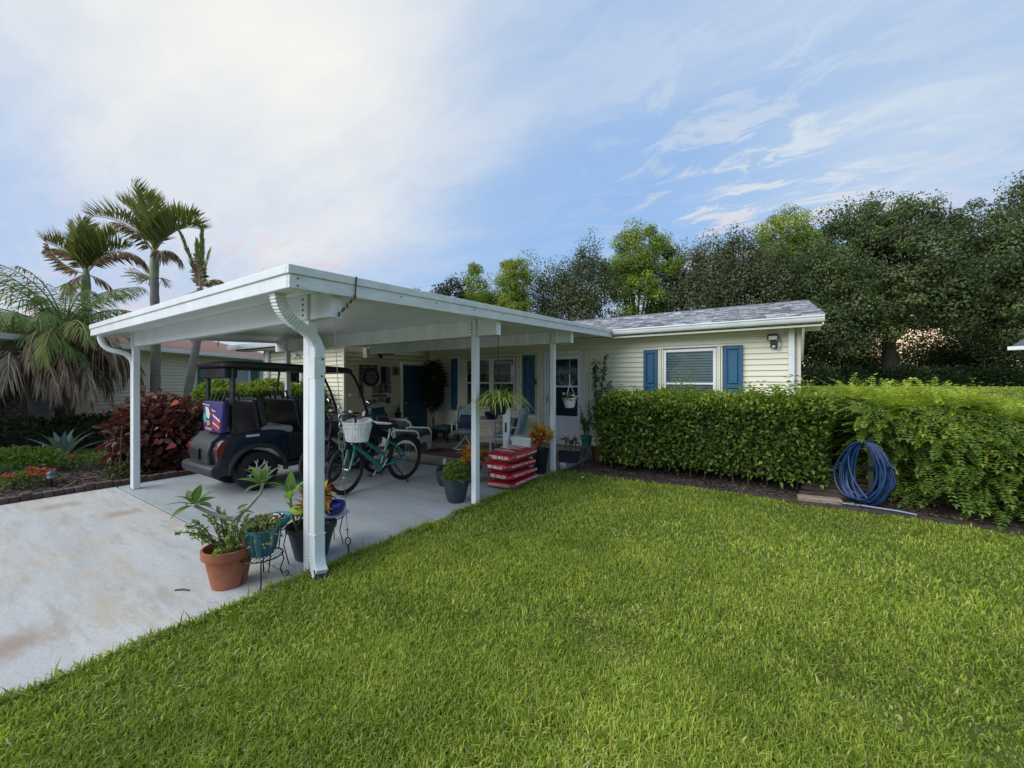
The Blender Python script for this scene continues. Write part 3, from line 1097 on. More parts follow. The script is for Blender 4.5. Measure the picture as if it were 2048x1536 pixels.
def window(parent, x0, x1, z0, z1, zm, blind=None, y=WY - .02, slat=.052, fm=WHITE):
    w = MB()
    f_ = .05
    w.box(x0, x0 + f_, y - .06, y, z0, z1); w.box(x1 - f_, x1, y - .06, y, z0, z1)
    w.box(x0 + f_, x1 - f_, y - .06, y, z1 - f_, z1); w.box(x0 + f_, x1 - f_, y - .06, y, z0, z0 + f_)
    fr = w.build('window', fm, parent, world=True, bevel=.004)
    def sub(nm, bb, m_, bev=0):
        o = bb.build(nm, m_, fr, bevel=bev)
        o.data.transform(Matrix.Translation(-Vector(parent.location)))
        return o
    b = MB(); b.box(x0 + f_, x1 - f_, y - .045, y - .012, zm - .018, zm + .018); sub('meeting_rail', b, fm, .003)
    b = MB(); b.box(x0 + f_, x1 - f_, y - .006, y - .002, z0 + f_, z1 - f_); sub('dark_room_panel', b, mat('painted_room_dark', (.030, .032, .034), .9, var=.3, vscale=9, stretch=(3, 1, .2)))  # panel close behind the glass; the unlit room's darkness is put into its colour
    b = MB(); b.box(x0 + f_, x1 - f_, y - .036, y - .033, zm + .018, z1 - f_); sub('pane', b, PANE)
    b = MB(); b.box(x0 + f_, x1 - f_, y - .030, y - .027, z0 + f_, zm - .018); sub('pane', b, PANE)
    if blind == 'slats':
        k = 0
        z = z1 - f_ - .02
        while z > z0 + f_:
            b = MB()
            b.prism([(y - .024, z), (y - .0085, z + .040), (y - .0085, z + .042), (y - .024, z + .002)], 'x', x0 + f_ + .005, x1 - f_ - .005)
            sub('blind_slat', b, mat('blind_slat', (.33, .39, .37), .5))
            z -= slat
            k += 1
    elif blind == 'roller':
        b = MB(); b.box(x0 + f_, x1 - f_, y - .020, y - .016, zm + .25, z1 - f_); sub('roller_shade', b, mat('roller_shade', (.30, .33, .29), .8, var=.1))
        b = MB(); b.box(x0 + f_, x1 - f_, y - .023, y - .013, zm + .235, zm + .252); sub('shade_hem', b, CREAM_TRIM)
    return fr


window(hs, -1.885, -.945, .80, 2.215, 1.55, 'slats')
accordion(hs, -1.995, -1.89, .78, 2.24, 3)
accordion(hs, -.94, -.835, .78, 2.25, 3)
shutter(hs, -2.285, -2.005, .82, 2.235, BLUE_SH, 1.50)
shutter(hs, -.825, -.515, .82, 2.255, BLUE_SH, 1.50)
b = MB(); b.box(-2.02, -.82, WY - .10, WY - .02, 2.245, 2.262); b.build('track_header', WHITE, hs, world=True)
# porch window pair
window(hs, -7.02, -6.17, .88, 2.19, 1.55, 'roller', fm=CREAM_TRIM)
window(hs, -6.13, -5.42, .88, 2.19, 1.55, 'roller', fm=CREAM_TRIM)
b = MB(); b.box(-6.175, -6.125, WY - .075, WY - .02, .88, 2.19); b.build('mullion', CREAM_TRIM, hs, world=True, bevel=.003)
accordion(hs, -7.30, -7.04, .85, 2.24, 5)
accordion(hs, -5.40, -5.225, .85, 2.22, 3)
b = MB(); b.box(-7.32, -5.2, WY - .11, WY - .02, 2.225, 2.27); b.build('track_header', CREAM_TRIM, hs, world=True)
shutter(hs, -7.56, -7.315, .80, 2.215, BLUE_SH, 1.5)
shutter(hs, -5.205, -4.895, .80, 2.225, BLUE_SH, 1.5)
accordion(hs, -4.80, -4.64, .16, 2.28, 3)
accordion(hs, -3.62, -3.50, .16, 2.28, 3)
# storm door
DX0, DX1 = -4.52, -3.68
b = MB()
b.box(DX0 - .11, DX0 - .005, WY - .06, WY - .017, .15, 2.30); b.box(DX1 + .005, DX1 + .055, WY - .06, WY - .017, .15, 2.30); b.box(DX0 - .004, DX1 + .004, WY - .06, WY - .017, 2.20, 2.30)
b.build('door_casing', WHITE, hs, world=True, bevel=.004)
b = MB()
b.box(DX0, DX0 + .06, WY - .075, WY - .04, .22, 2.195); b.box(DX1 - .06, DX1, WY - .075, WY - .04, .22, 2.195)
for za, zb in ((.22, .30), (.76, .80), (1.455, 1.495), (2.10, 2.195)):
    b.box(DX0 + .06, DX1 - .06, WY - .075, WY - .04, za, zb)
dr = b.build('storm_door', WHITE, hs, world=True, bevel=.004)


def sub(parent, nm, bb, m_, bev=0.0):
    """a sub-part given in world coordinates"""
    g = parent.parent
    o = bb.build(nm, m_, parent, bevel=bev)
    o.data.transform(Matrix.Translation(-Vector(g.location)))
    return o


b = MB(); b.box(DX0 + .055, DX1 - .055, WY - .066, WY - .05, .295, .765); sub(dr, 'kick_panel', b, WHITE, .003)
for za, zb in ((.80, 1.455), (1.495, 2.10)):
    b = MB(); b.box(DX0 + .06, DX1 - .06, WY - .060, WY - .056, za, zb); sub(dr, 'pane', b, PANE_DIM)
b = MB(); b.tube([(DX0 + .03, WY - .085, 1.10), (DX0 + .03, WY - .11, 1.12), (DX0 + .03, WY - .11, 1.24), (DX0 + .03, WY - .085, 1.26)], .009, 8); sub(dr, 'handle', b, BLACKM)
b = MB(); b.box(DX0 + .002, DX1 - .002, WY - .035, WY - .018, .22, 2.195); b.build('front_door', mat('navy_door', (.010, .025, .05), .35, var=.05), hs, world=True)
b = MB(); b.box(DX0 - .2, DX1 + .16, WY - .42, WY - .02, 0, .145); b.build('door_step', PORCHC, hs, world=True, bevel=.01)
b = MB(); b.box(DX0 - .05, DX1 + .05, WY - .11, WY - .02, .1455, .215); b.build('threshold', CREAM_TRIM, hs, world=True, bevel=.006)

# wreath with a round sign on the front door
wr = thing('door_wreath', 'pale round wreath sign hanging behind the storm door glass', 'wreath', (-4.02, WY - .036, 1.735))
b = MB()
b.lathe([(.001, 0), (.165, 0), (.165, .008), (.001, .008)], 28, M=Matrix.Rotation(radians(90), 4, 'X'))
b.build('sign_disc', mat('slate_disc', (.10, .12, .13), .7), wr)
n = 420
a = rng.uniform(0, 2 * pi, n); rad = rng.normal(.20, .022, n)
P = np.stack([rad * np.cos(a), -.008 - rng.uniform(0, .006, n), rad * np.sin(a)], 1)
D = np.stack([np.cos(a + rng.normal(0, 1, n)), rng.uniform(-.12, .05, n), np.sin(a + rng.normal(0, 1, n))], 1)
N = np.tile([0, -1., 0], (n, 1)) + rng.normal(0, .2, (n, 3))
me = leaf_mesh('petals', P, D, N, .05, .028, [(.45, .47, .46), (.30, .33, .33), (.16, .2, .17)], fold=.05)
put('petals', me, LEAF_DRY, wr)
b = MB()
for z0, amp, x0, x1, ph in ((.045, .028, -.12, .04, 0), (-.02, .026, -.10, .12, 1.3), (-.075, .018, -.06, .09, .4)):
    pts = [(x0 + (x1 - x0) * i / 40, -.011, z0 + amp * sin(i * .95 + ph) * (1 if i % 9 else 1.3)) for i in range(41)]
    b.tube(pts, .004, 5)
b.build('script_strokes', WHITE, wr)

# doorbell camera
t = thing('doorbell', 'small black doorbell with pale blue lens between porch shutter and door', 'doorbell', (-4.86, WY - .016, 1.58))
b = MB(); b.box(-.024, .024, -.024, 0, -.065, .065); b.build('case', BLACKP, t, bevel=.01)
b = MB(); b.lathe([(.001, 0), (.009, 0), (.009, .004), (.001, .004)], 14, M=Matrix.Translation((0, -.024, -.005)) @ Matrix.Rotation(radians(90), 4, 'X')); b.build('lens', mat('pale_lens', (.65, .7, .9), .3), t)

# flood light on the wall
t = thing('flood_light', 'black motion sensor flood light on the cream wall beside blue shutter', 'flood light', (-.045, WY - .016, 2.20))
b = MB(); b.box(-.05, .05, -.05, 0, -.02, .10); b.build('housing', BLACKP, t, bevel=.008)
b = MB(); b.ball((0, -.055, .0), (.028, .022, .024), 12, 8); b.build('sensor', mat('sensor_lens', (.55, .55, .56), .3), t)
b = MB(); b.box(-.085, .075, -.03, .03, -.05, .05)
h = b.build('lamp_head', BLACKP, t, loc=(-.01, -.075, .165), rot=(radians(28), 0, radians(6)), bevel=.012)
b = MB(); b.box(-.068, .058, -.036, -.031, -.034, .034); b.build('diffuser', mat('frosted_lens', (.72, .72, .68), .35), h)
b = MB(); b.tube([(0, -.03, .10), (0, -.06, .13)], .012, 8); b.build('bracket', BLACKM, t)
b = MB(); b.tube(bend((.06, -.02, .20), (.15, -.03, .05), (.09, -.02, -.06), 12) + bend((.085, -.02, -.065), (.04, -.02, -.07), (.03, -.02, -.02), 6), .004, 5); b.build('cable', BLACKP, t)

# ================================================================== utility shed at the left, meeting the house
sd = thing('utility_shed', 'cream utility shed with dark teal door at the back of carport', 'shed', (-10.3, 7.0, 0))
SXL, SXR, SY = -12.28, -8.42, 5.62
SHEDM = mat('shed_panel', (.60, .54, .37), .6, var=.06, vscale=1.2)
b = MB(); b.box(SXL, SXR - .016, SY + .016, 8.41, 0, 2.46); b.build('core_wall', SHEDM, sd, world=True)
fm_ = board_mesh('siding_board', SXR - SXL - .06); fm_.materials.append(CREAM)
for k in range(23):
    put('siding_board', fm_, None, sd, (SXL - sd.location.x + .02, SY - 7.0 + .013, .05 + E_ * k))
sm_ = board_mesh('siding_board', 8.40 - SY - .06); sm_.materials.append(SHEDM)
for k in range(23):
    put('siding_board', sm_, None, sd, (SXR - sd.location.x - .013, SY - 7.0 + .03, .05 + E_ * k), (0, 0, radians(90)))
b = MB(); b.box(SXR - .05, SXR + .012, SY - .012, SY + .05, 0, 2.46); b.build('corner_trim', CREAM_TRIM, sd, world=True, bevel=.003)
b = MB(); b.prism([(SY - .33, 2.55), (8.38, 3.0), (8.38, 2.9), (SY - .33, 2.47)], 'x', SXL - .9, SXR + .0); b.build('roof', MATS['roof_deck'], sd, world=True)
b = MB(); b.prism([(SY - .334, 2.50), (SY - .42, 2.50), (SY - .44, 2.56), (SY - .44, 2.63), (SY - .334, 2.63)], 'x', SXL - 1.2, SXR + .02); b.build('gutter', WHITE, sd, world=True)
b = MB(); b.box(SXL - .9, SXR + .01, SY - .33, SY + .015, 2.461, 2.475); b.build('soffit', CREAM_TRIM, sd, world=True)
# teal door on the side wall
b = MB(); b.box(SXR + .018, SXR + .045, 7.36, 8.24, .02, 2.03); d_ = b.build('door', TEAL_DOOR, sd, world=True, bevel=.004)
b = MB()
b.box(SXR + .004, SXR + .05, 7.295, 7.355, .0, 2.09); b.box(SXR + .004, SXR + .05, 8.245, 8.30, .0, 2.09); b.box(SXR + .004, SXR + .05, 7.356, 8.244, 2.035, 2.09)
b.build('door_casing', CREAM_TRIM, sd, world=True, bevel=.003)
b = MB(); b.ball((SXR + .08, 7.43, 1.0), .028, 12, 8); b.tube([(SXR + .045, 7.43, 1.0), (SXR + .08, 7.43, 1.0)], .012, 8); sub(d_, 'door_knob', b, STEEL)
b = MB(); b.box(SXR + .003, SXR + .16, 6.12, 6.36, 2.16, 2.40); v_ = b.build('vent_box', CREAM_TRIM, sd, world=True, bevel=.006)
# front window of the shed
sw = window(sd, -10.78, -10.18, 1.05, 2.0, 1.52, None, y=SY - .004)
b = MB(); b.box(-11.1, -10.83, SY - .05, SY - .004, 1.0, 2.03); b.build('storm_shutter_blade', CREAM_TRIM, sd, world=True, bevel=.004)
b = MB(); b.box(-11.95, -11.85, SY - .09, SY - .02, 0, 2.5); b.build('downspout', WHITE, sd, world=True, bevel=.01)
t = thing('twin_spotlight', 'white twin spotlight under the shed eave behind golf cart roof', 'spotlight', (-10.45, SY - .02, 2.30))
b = MB(); b.ball((0, -.02, 0), (.05, .02, .05), 12, 8); b.build('base', WHITE, t)
for s_ in (-1, 1):
    b = MB()
    M_ = Matrix.Translation((s_ * .10, -.09, -.03)) @ Matrix.Rotation(radians(115), 4, 'X') @ Matrix.Rotation(radians(25 * s_), 4, 'Y')
    b.lathe([(.001, -.07), (.03, -.07), (.035, -.02), (.06, .05), (.05, .052), (.001, .045)], 16, M=M_)
    b.tube([(0, -.02, 0), (s_ * .09, -.07, -.02)], .01, 6)
    b.build('lamp_head', WHITE, t)

# ------------------------------------------------------------------ neighbour on the left: long wall running away from us
nh = thing('neighbour_house', 'cream sided house with brown roof and green shutters behind the palms', 'house', (-13.15, .29, 0), YAW)
NL = 11.0
NCREAM = mat('pale_siding', (.66, .62, .50), .55, var=.05, vscale=1.5)
b = MB(); b.box(-7, -.016, -2.0, NL, 0, 2.52); b.build('wall', NCREAM, nh)
nm_ = board_mesh('siding_board', NL + 2.0); nm_.materials.append(NCREAM)
for k in range(24):
    put('siding_board', nm_, None, nh, (-.013, -2.0, .05 + E_ * k), (0, 0, radians(90)))
NROOF = mat('brown_shingle', (.20, .105, .075), .9, var=.25, vscale=5, bump=.6, bscale=18, stretch=(1, 1, 6))
b = MB(); b.prism([(.45, 2.58), (-3.6, 3.55), (-7.6, 2.58), (-7.6, 2.50), (-3.6, 3.45), (.45, 2.50)], 'y', -2.4, NL + .4); b.build('roof', NROOF, nh)
b = MB(); b.box(.36, .47, -2.4, NL + .4, 2.46, 2.575); b.build('gutter', WHITE, nh, bevel=.01)
b = MB(); b.box(-.02, .358, -2.4, NL + .38, 2.44, 2.458); b.build('soffit', CREAM_TRIM, nh)
b = MB(); b.tube(bend((.41, 9.6, 2.47), (.41, 9.6, 2.3), (.1, 9.6, 2.22), 8) + bend((.09, 9.6, 2.22), (.06, 9.6, 2.2), (.06, 9.6, 2.0), 5) + [(.06, 9.6, .05)], .045, 8); b.build('downspout', WHITE, nh)
GREEN_SH = mat('green_shutter_paint', (.03, .13, .125), .45)
for ya in (6.25, 8.95):
    b = MB(); b.box(.004, .035, ya, ya + .55, .75, 2.15); s_ = b.build('shutter', GREEN_SH, nh, bevel=.004)
    for za, zb in ((.83, 1.4), (1.48, 2.07)):
        b = MB(); b.box(.034, .042, ya + .1, ya + .45, za, zb); b.build('raised_panel', GREEN_SH, s_, bevel=.008)
b = MB()
b.box(.004, .06, 6.83, 6.93, .75, 2.2); b.box(.004, .06, 8.83, 8.93, .75, 2.2); b.box(.004, .06, 6.931, 8.829, 2.1, 2.2); b.box(.004, .06, 6.931, 8.829, .75, .85); b.box(.004, .055, 7.84, 7.92, .851, 2.099); b.box(.004, .050, 6.931, 7.839, 1.45, 1.5); b.box(.004, .050, 7.921, 8.829, 1.45, 1.5)
w_ = b.build('window', WHITE, nh, bevel=.004)
b = MB(); b.box(.002, .015, 6.93, 8.83, .85, 2.1); b.build('pane', mat('curtained_pane', (.30, .38, .42), .12, var=.15, vscale=5, stretch=(1, 6, .3)), w_)
b = MB(); b.box(.003, .05, 1.2, 1.9, .9, 2.1); b.build('utility_panel', mat('pale_blue_panel', (.40, .55, .60), .5), nh, bevel=.01)

# ------------------------------------------------------------------ the next house on the right, only its eave corner shows
rh = thing('neighbour_house', 'white eave corner of the next house at the right edge', 'house', tuple(at(2064, 12.3)), radians(-30))
b = MB(); b.box(0, 7, 0, 8, 0, 2.5); b.build('wall', NCREAM, rh)
b = MB(); b.prism([(-.4, 2.66), (4, 3.66), (8.4, 2.66), (8.4, 2.56), (4, 3.56), (-.4, 2.56)], 'x', -.35, 7.4); b.build('roof', MATS['roof_deck'], rh)
b = MB(); b.box(-.38, 7.4, -.50, -.401, 2.55, 2.665); b.build('gutter', WHITE, rh, bevel=.01)
b = MB(); b.prism([(-.39, 2.54), (.5, 2.54), (.5, 1.9), (.35, 1.9)], 'x', -.06, -.01); b.box(-.01, .1, -.05, -.01, 0, 2.54); b.build('corner_trim', WHITE, rh)
# ================================================================== golf cart
def rrect(x0, x1, y0, y1, r, n=5):
    pts = []
    for cx_, cy_, a0 in ((x1 - r, y1 - r, 0), (x0 + r, y1 - r, pi / 2), (x0 + r, y0 + r, pi), (x1 - r, y0 + r, 3 * pi / 2)):
        for i in range(n + 1):
            a = a0 + pi / 2 * i / n
            pts.append((cx_ + r * cos(a), cy_ + r * sin(a)))
    return pts


def loft(b, layers, mi=0, cap=True):
    """closed outlines (same point count) stacked into a skin"""
    n = len(layers[0])
    vs = [p for L_ in layers for p in L_]
    fs = []
    for i in range(len(layers) - 1):
        for j in range(n):
            j2 = (j + 1) % n
            fs.append((i * n + j, i * n + j2, (i + 1) * n + j2, (i + 1) * n + j))
    if cap:
        fs.append(tuple(range(n))[::-1])
        fs.append(tuple((len(layers) - 1) * n + j for j in range(n)))
    b.add(vs, fs, mi)
    return b


NAVY = mat('navy_car_paint', (.006, .013, .045), .28, metal=.4, var=.1, coat=.8)
DPLAST = mat('charcoal_plastic', (.022, .023, .026), .5, var=.15, vscale=30, bump=.1, bscale=200)
SEATM = mat('charcoal_vinyl', (.020, .022, .030), .45, var=.15, vscale=8)
SEATG = mat('grey_vinyl', (.30, .30, .31), .5, var=.2, vscale=10)
CHROME = mat('bright_alloy', (.75, .75, .77), .28, metal=.35, var=.05)
REDL = mat('red_lens', (.13, .012, .012), .2, var=.1, coat=.5)
cart = thing('golf_cart', 'dark blue four seat golf cart with black roof parked under carport', 'golf cart', (-6.83, 3.65, 0))


def arch(cy, cz, r, a0, a1, n=14):
    return [(cy + r * cos(a0 + (a1 - a0) * i / n), cz + r * sin(a0 + (a1 - a0) * i / n)) for i in range(n + 1)]


prof = [(-1.26, .36), (-1.33, .46), (-1.35, .60), (-1.31, .74), (-1.20, .83), (-.95, .875), (-.60, .87), (-.42, .84), (-.36, .76), (-.36, .34)]
prof += arch(-.81, .28, .375, radians(5), radians(172))[0:]
b = MB(); b.prism(prof, 'x', -.50, .50); b.build('rear_body', NAVY, cart, bevel=.035, seg=3)
b = MB(); b.prism([(-1.33, .37), (-1.38, .46), (-1.395, .60), (-1.35, .76), (-1.22, .868), (-1.02, .895), (-1.02, .80), (-1.2, .5), (-1.2, .37)], 'x', -.30, .34); b.build('rear_panel', DPLAST, cart, bevel=.025, seg=3)
b = MB(); b.prism([(-1.36, .27), (-1.42, .33), (-1.42, .42), (-1.36, .45), (-1.18, .43), (-1.18, .30)], 'x', -.52, .52); b.build('rear_bumper', DPLAST, cart, bevel=.03, seg=3)
b = MB(); b.box(-.16, .12, -1.425, -1.40, .50, .66); b.build('rear_grille', BLACKP, cart, bevel=.008)
for s_ in (-1, 1):
    b = MB(); b.prism([(-1.335, .50), (-1.35, .66), (-1.29, .75), (-1.20, .79), (-1.24, .68), (-1.28, .52)], 'x', *sorted((s_ * .40, s_ * .512))); b.build('tail_light', REDL, cart, bevel=.008)
    b = MB(); b.tube([(s_ * .505, y, z) for y, z in arch(-.81, .28, .385, radians(-5), radians(178), 18)], .038, 8, flat=1.0); b.build('fender_flare', DPLAST, cart)
    b = MB(); b.box(*sorted((s_ * .503, s_ * .507)), -.98, -.80, .795, .825); b.build('badge', CHROME, cart)
# floor, sill, front cowl
b = MB(); b.prism([(-.40, .27), (1.28, .27), (1.30, .34), (-.40, .34)], 'x', -.50, .50); b.build('floor_pan', DPLAST, cart, bevel=.01)
b = MB(); b.prism([(-.42, .34), (-.36, .80), (.10, .80), (.16, .72), (.12, .34)], 'x', -.47, .47); b.build('seat_pod', BLACKP, cart, bevel=.03)
fprof = [(1.40, .40), (1.43, .55), (1.36, .72), (1.12, .90), (.84, .95), (.78, .86), (.80, .62), (.72, .345)] + arch(.95, .28, .345, radians(168), radians(10), 12)
b = MB(); b.prism(fprof, 'x', -.50, .50); b.build('front_cowl', BLACKP, cart, bevel=.035, seg=3)
b = MB(); b.prism([(.70, .62), (.66, .88), (.80, .985), (.90, .96), (.80, .62)], 'x', -.46, .46); b.build('dashboard', DPLAST, cart, bevel=.02)
for s_ in (-1, 1):
    b = MB(); b.ball((s_ * .38, 1.385, .66), (.09, .03, .05), 14, 8); b.build('headlight', mat('clear_lens', (.5, .5, .52), .1), cart)
# seats: two rows
for y0, nm in ((-.80, 'rear'), (-.20, 'front')):
    b = MB(); b.prism([(y0 + .05, .80), (y0 + .02, .90), (y0 + .10, .925), (y0 + .50, .905), (y0 + .53, .84), (y0 + .50, .79)], 'x', -.46, .46); b.build('seat_cushion', SEATG if nm == 'rear' else SEATM, cart, bevel=.03, seg=3)
    for xa, xb in ((-.45, -.01), (.01, .45)):
        b = MB(); b.prism([(y0 + .06, .93), (y0 - .03, 1.32), (y0 + .0, 1.36), (y0 + .07, 1.34), (y0 + .15, .94)], 'x', xa, xb); b.build('backrest', SEATM, cart, bevel=.03, seg=3)
    b = MB(); b.prism([(y0 - .005, .86), (y0 - .085, 1.30), (y0 - .065, 1.335), (y0 - .03, 1.32), (y0 + .045, .86)], 'x', -.47, .47); b.build('backrest_shell', BLACKP, cart, bevel=.015)
for x_ in (-.2, .2):
    b = MB(); b.tube([(x_ - .08, -.27, 1.30), (x_ - .08, -.30, 1.44), (x_ + .08, -.30, 1.44), (x_ + .08, -.27, 1.30)], .016, 8); b.build('grab_handle', BLACKM, cart)
b = MB(); b.tube([(-.15, -.87, 1.30), (-.15, -.90, 1.42), (.03, -.90, 1.42), (.03, -.87, 1.30)], .016, 8); b.build('grab_handle', BLACKM, cart)
# roof with rounded edges, slightly falling to the front
def roof_layer(ins, z):
    return [(x, y, z - .028 * (y + 1.2)) for x, y in rrect(-.53 + ins, .53 - ins, -1.26 + ins, .80 - ins, .16)]
b = MB(); loft(b, [roof_layer(.02, 1.79), roof_layer(0, 1.81), roof_layer(0, 1.845), roof_layer(.035, 1.88), roof_layer(.14, 1.90)]); b.build('roof', BLACKP, cart)
b = MB(); b.box(-.42, .42, -1.22, -1.05, 1.64, 1.785); cns = b.build('rear_console', DPLAST, cart, bevel=.02)
for q in range(3):
    b = MB(); b.box(-.24, .10, -1.226, -1.2205, 1.675 + q * .034, 1.69 + q * .034); b.build('speaker_slat', BLACKP, cns)
for x_, w_ in ((-.40, .04), (.42, .055)):
    b = MB(); b.prism([(x_ - w_, 0), (x_ + w_, 0), (x_ + w_, 1), (x_ - w_, 1)], 'y', -.022, .022)
    o = b.build('rear_strut', DPLAST, cart, loc=(0, -1.12, .86), bevel=.01); o.scale = (1, 1, .93)
    for s_ in (0,):
        b = MB(); b.tube([(x_ * 1.02, -.15, .85), (x_ * 1.06, -.13, 1.2), (x_ * 1.06, -.06, 1.79)], .018, 8); b.build('mid_strut', BLACKM, cart)
for s_ in (-1, 1):
    b = MB(); b.tube([(s_ * .47, .70, 1.775), (s_ * .475, .80, 1.66), (s_ * .48, .93, 1.40), (s_ * .48, 1.06, 1.05), (s_ * .475, 1.05, .90)], .023, 8); b.build('front_strut', BLACKM, cart)
b = MB()
b.tube([(-.22 + .17 * cos(a), .55 - .10 * sin(a), 1.03 + .14 * sin(a)) for a in [k * pi / 9 for k in range(18)]], .014, 8, closed=True); b.tube([(-.22, .55, 1.03), (-.22, .72, .88)], .022, 8); b.tube([(-.39, .55, 1.03), (-.05, .55, 1.03)], .010, 6); b.build('steering_wheel', BLACKP, cart)
for s_ in (-1, 1):
    b = MB(); b.tube([(s_ * .485, .98, 1.24), (s_ * .56, .98, 1.22)], .010, 6); b.build('mirror_arm', BLACKP, cart)
    b = MB(); b.ball((s_ * .62, .98, 1.20), (.085, .035, .06), 14, 8); mi_ = b.build('mirror', BLACKP, cart)
    b = MB(); b.ball((s_ * .62, .955, 1.20), (.07, .014, .048), 14, 8); b.build('mirror_glass', mat('mirror_glass', (.8, .82, .85), .03, metal=1, var=0), mi_)
# wheels
def cart_wheel(parent, x, y, side):
    R90 = Matrix.Rotation(radians(90), 4, 'Y')
    b = MB()
    w = .10
    pr = [(.165, -w), (.235, -w * 1.05), (.272, -w * .85), (.285, -w * .5), (.288, 0), (.285, w * .5), (.272, w * .85), (.235, w * 1.05), (.165, w)]
    b.lathe(pr, 36, M=R90)
    for q in range(36):
        a = q * pi / 18
        b.box(-.085, .085, -.006, .006, .283, .293, M=Matrix.Rotation(a, 4, 'X'))
    tyre = b.build('tyre', RUBBER, parent, loc=(x, y, .289))
    b = MB(); b.lathe([(.001, -.02), (.10, -.02), (.165, .03), (.200, .09), (.200, -.095), (.165, -.095)], 32, M=R90 if side > 0 else Matrix.Rotation(radians(-90), 4, 'Y')); b.build('rim', mat('black_rim', (.02, .02, .022), .3, metal=.6), tyre)
    b = MB()
    for k in range(7):
        a = k * 2 * pi / 7
        for da in (-.19, .19):
            p0 = Vector((side * .040, .035 * cos(a), .035 * sin(a)))
            p1 = Vector((side * .075, .105 * cos(a), .105 * sin(a)))
            p2 = Vector((side * .088, .190 * cos(a + da), .190 * sin(a + da)))
            b.tube([p0, p1, p2], [.014, .011, .009], 6)
    b.build('spokes', CHROME, tyre)
    b = MB(); b.lathe([(.001, .065), (.03, .065), (.038, .045), (.04, 0), (.001, 0)], 20, M=R90 if side > 0 else Matrix.Rotation(radians(-90), 4, 'Y')); b.build('hub_cap', CHROME, tyre)
    b = MB(); b.tube([(side * .094, .196 * cos(a), .196 * sin(a)) for a in [k * 2 * pi / 40 for k in range(40)]], .006, 6, closed=True); b.build('rim_lip', CHROME, tyre)


for s_ in (-1, 1):
    cart_wheel(cart, s_ * .415, -.81, s_)
    cart_wheel(cart, s_ * .415, .95, s_)

# patterned tote bag hanging at the rear of the cart
bag = thing('tote_bag', 'purple tote bag with flag stripe print hanging at golf cart rear', 'bag', (-6.62, 2.40, .885))
PURP = mat('purple_fabric', (.035, .022, .16), .6, var=.15, vscale=12)
lay = []
for z, hw, dp in ((0, .27, .035), (.03, .295, .042), (.2, .31, .044), (.40, .33, .034), (.43, .33, .025)):
    lay.append([(x, y, z) for x, y in rrect(-hw, hw, -dp, dp, .03, 4)])
b = MB(); loft(b, lay); b.build('bag_body', PURP, bag)


def flat_poly(b, pts, y, dy=.002):
    b.prism(pts, 'y', y - dy, y)


def pmat(nm, c):
    return mat('print_' + nm, c, .6, var=.06)


prints = [('red', (.36, .02, .035), [[(.06, .22), (.30, .14), (.30, .08), (.06, .15)], [(.04, .12), (.28, .06), (.28, .02), (.04, .06)], [(-.05, .34), (.10, .33), (.10, .30), (-.05, .31)], [(-.03, .27), (.12, .25), (.12, .22), (-.03, .24)]]),
          ('white', (.62, .60, .60), [[(.06, .255), (.30, .18), (.30, .145), (.06, .225)], [(.05, .148), (.29, .076), (.29, .064), (.05, .124)], [(-.22, .355), (-.10, .34), (-.04, .25), (-.08, .18), (-.16, .20), (-.20, .28)], [(.02, .315), (.15, .30), (.15, .285), (.02, .295)], [(-.33, .395), (-.05, .375), (-.05, .362), (-.33, .382)]]),
          ('teal', (.05, .32, .32), [[(-.27, .25), (-.20, .27), (-.16, .20), (-.18, .13), (-.25, .12), (-.29, .19)]]),
          ('gold', (.45, .24, .10), [[(-.17, .155), (-.06, .165), (-.02, .10), (-.15, .08)], [(-.22, .065), (.02, .055), (.02, .02), (-.20, .03)]])]
for k, (nm, c, polys) in enumerate(prints):
    for pl in polys:
        b = MB(); flat_poly(b, [(x * .92, z_) for x, z_ in pl], -.046 - .0008 * k); b.build('print_patch', pmat(nm, c), bag)
for x_ in (-.13, .13):
    b = MB(); b.tube([(x_ - .07, 0, .42), (x_ - .06, .05, .56), (x_ + .06, .05, .56), (x_ + .07, 0, .42)], .010, 6, flat=.5); b.build('handle', BLACKP, bag)


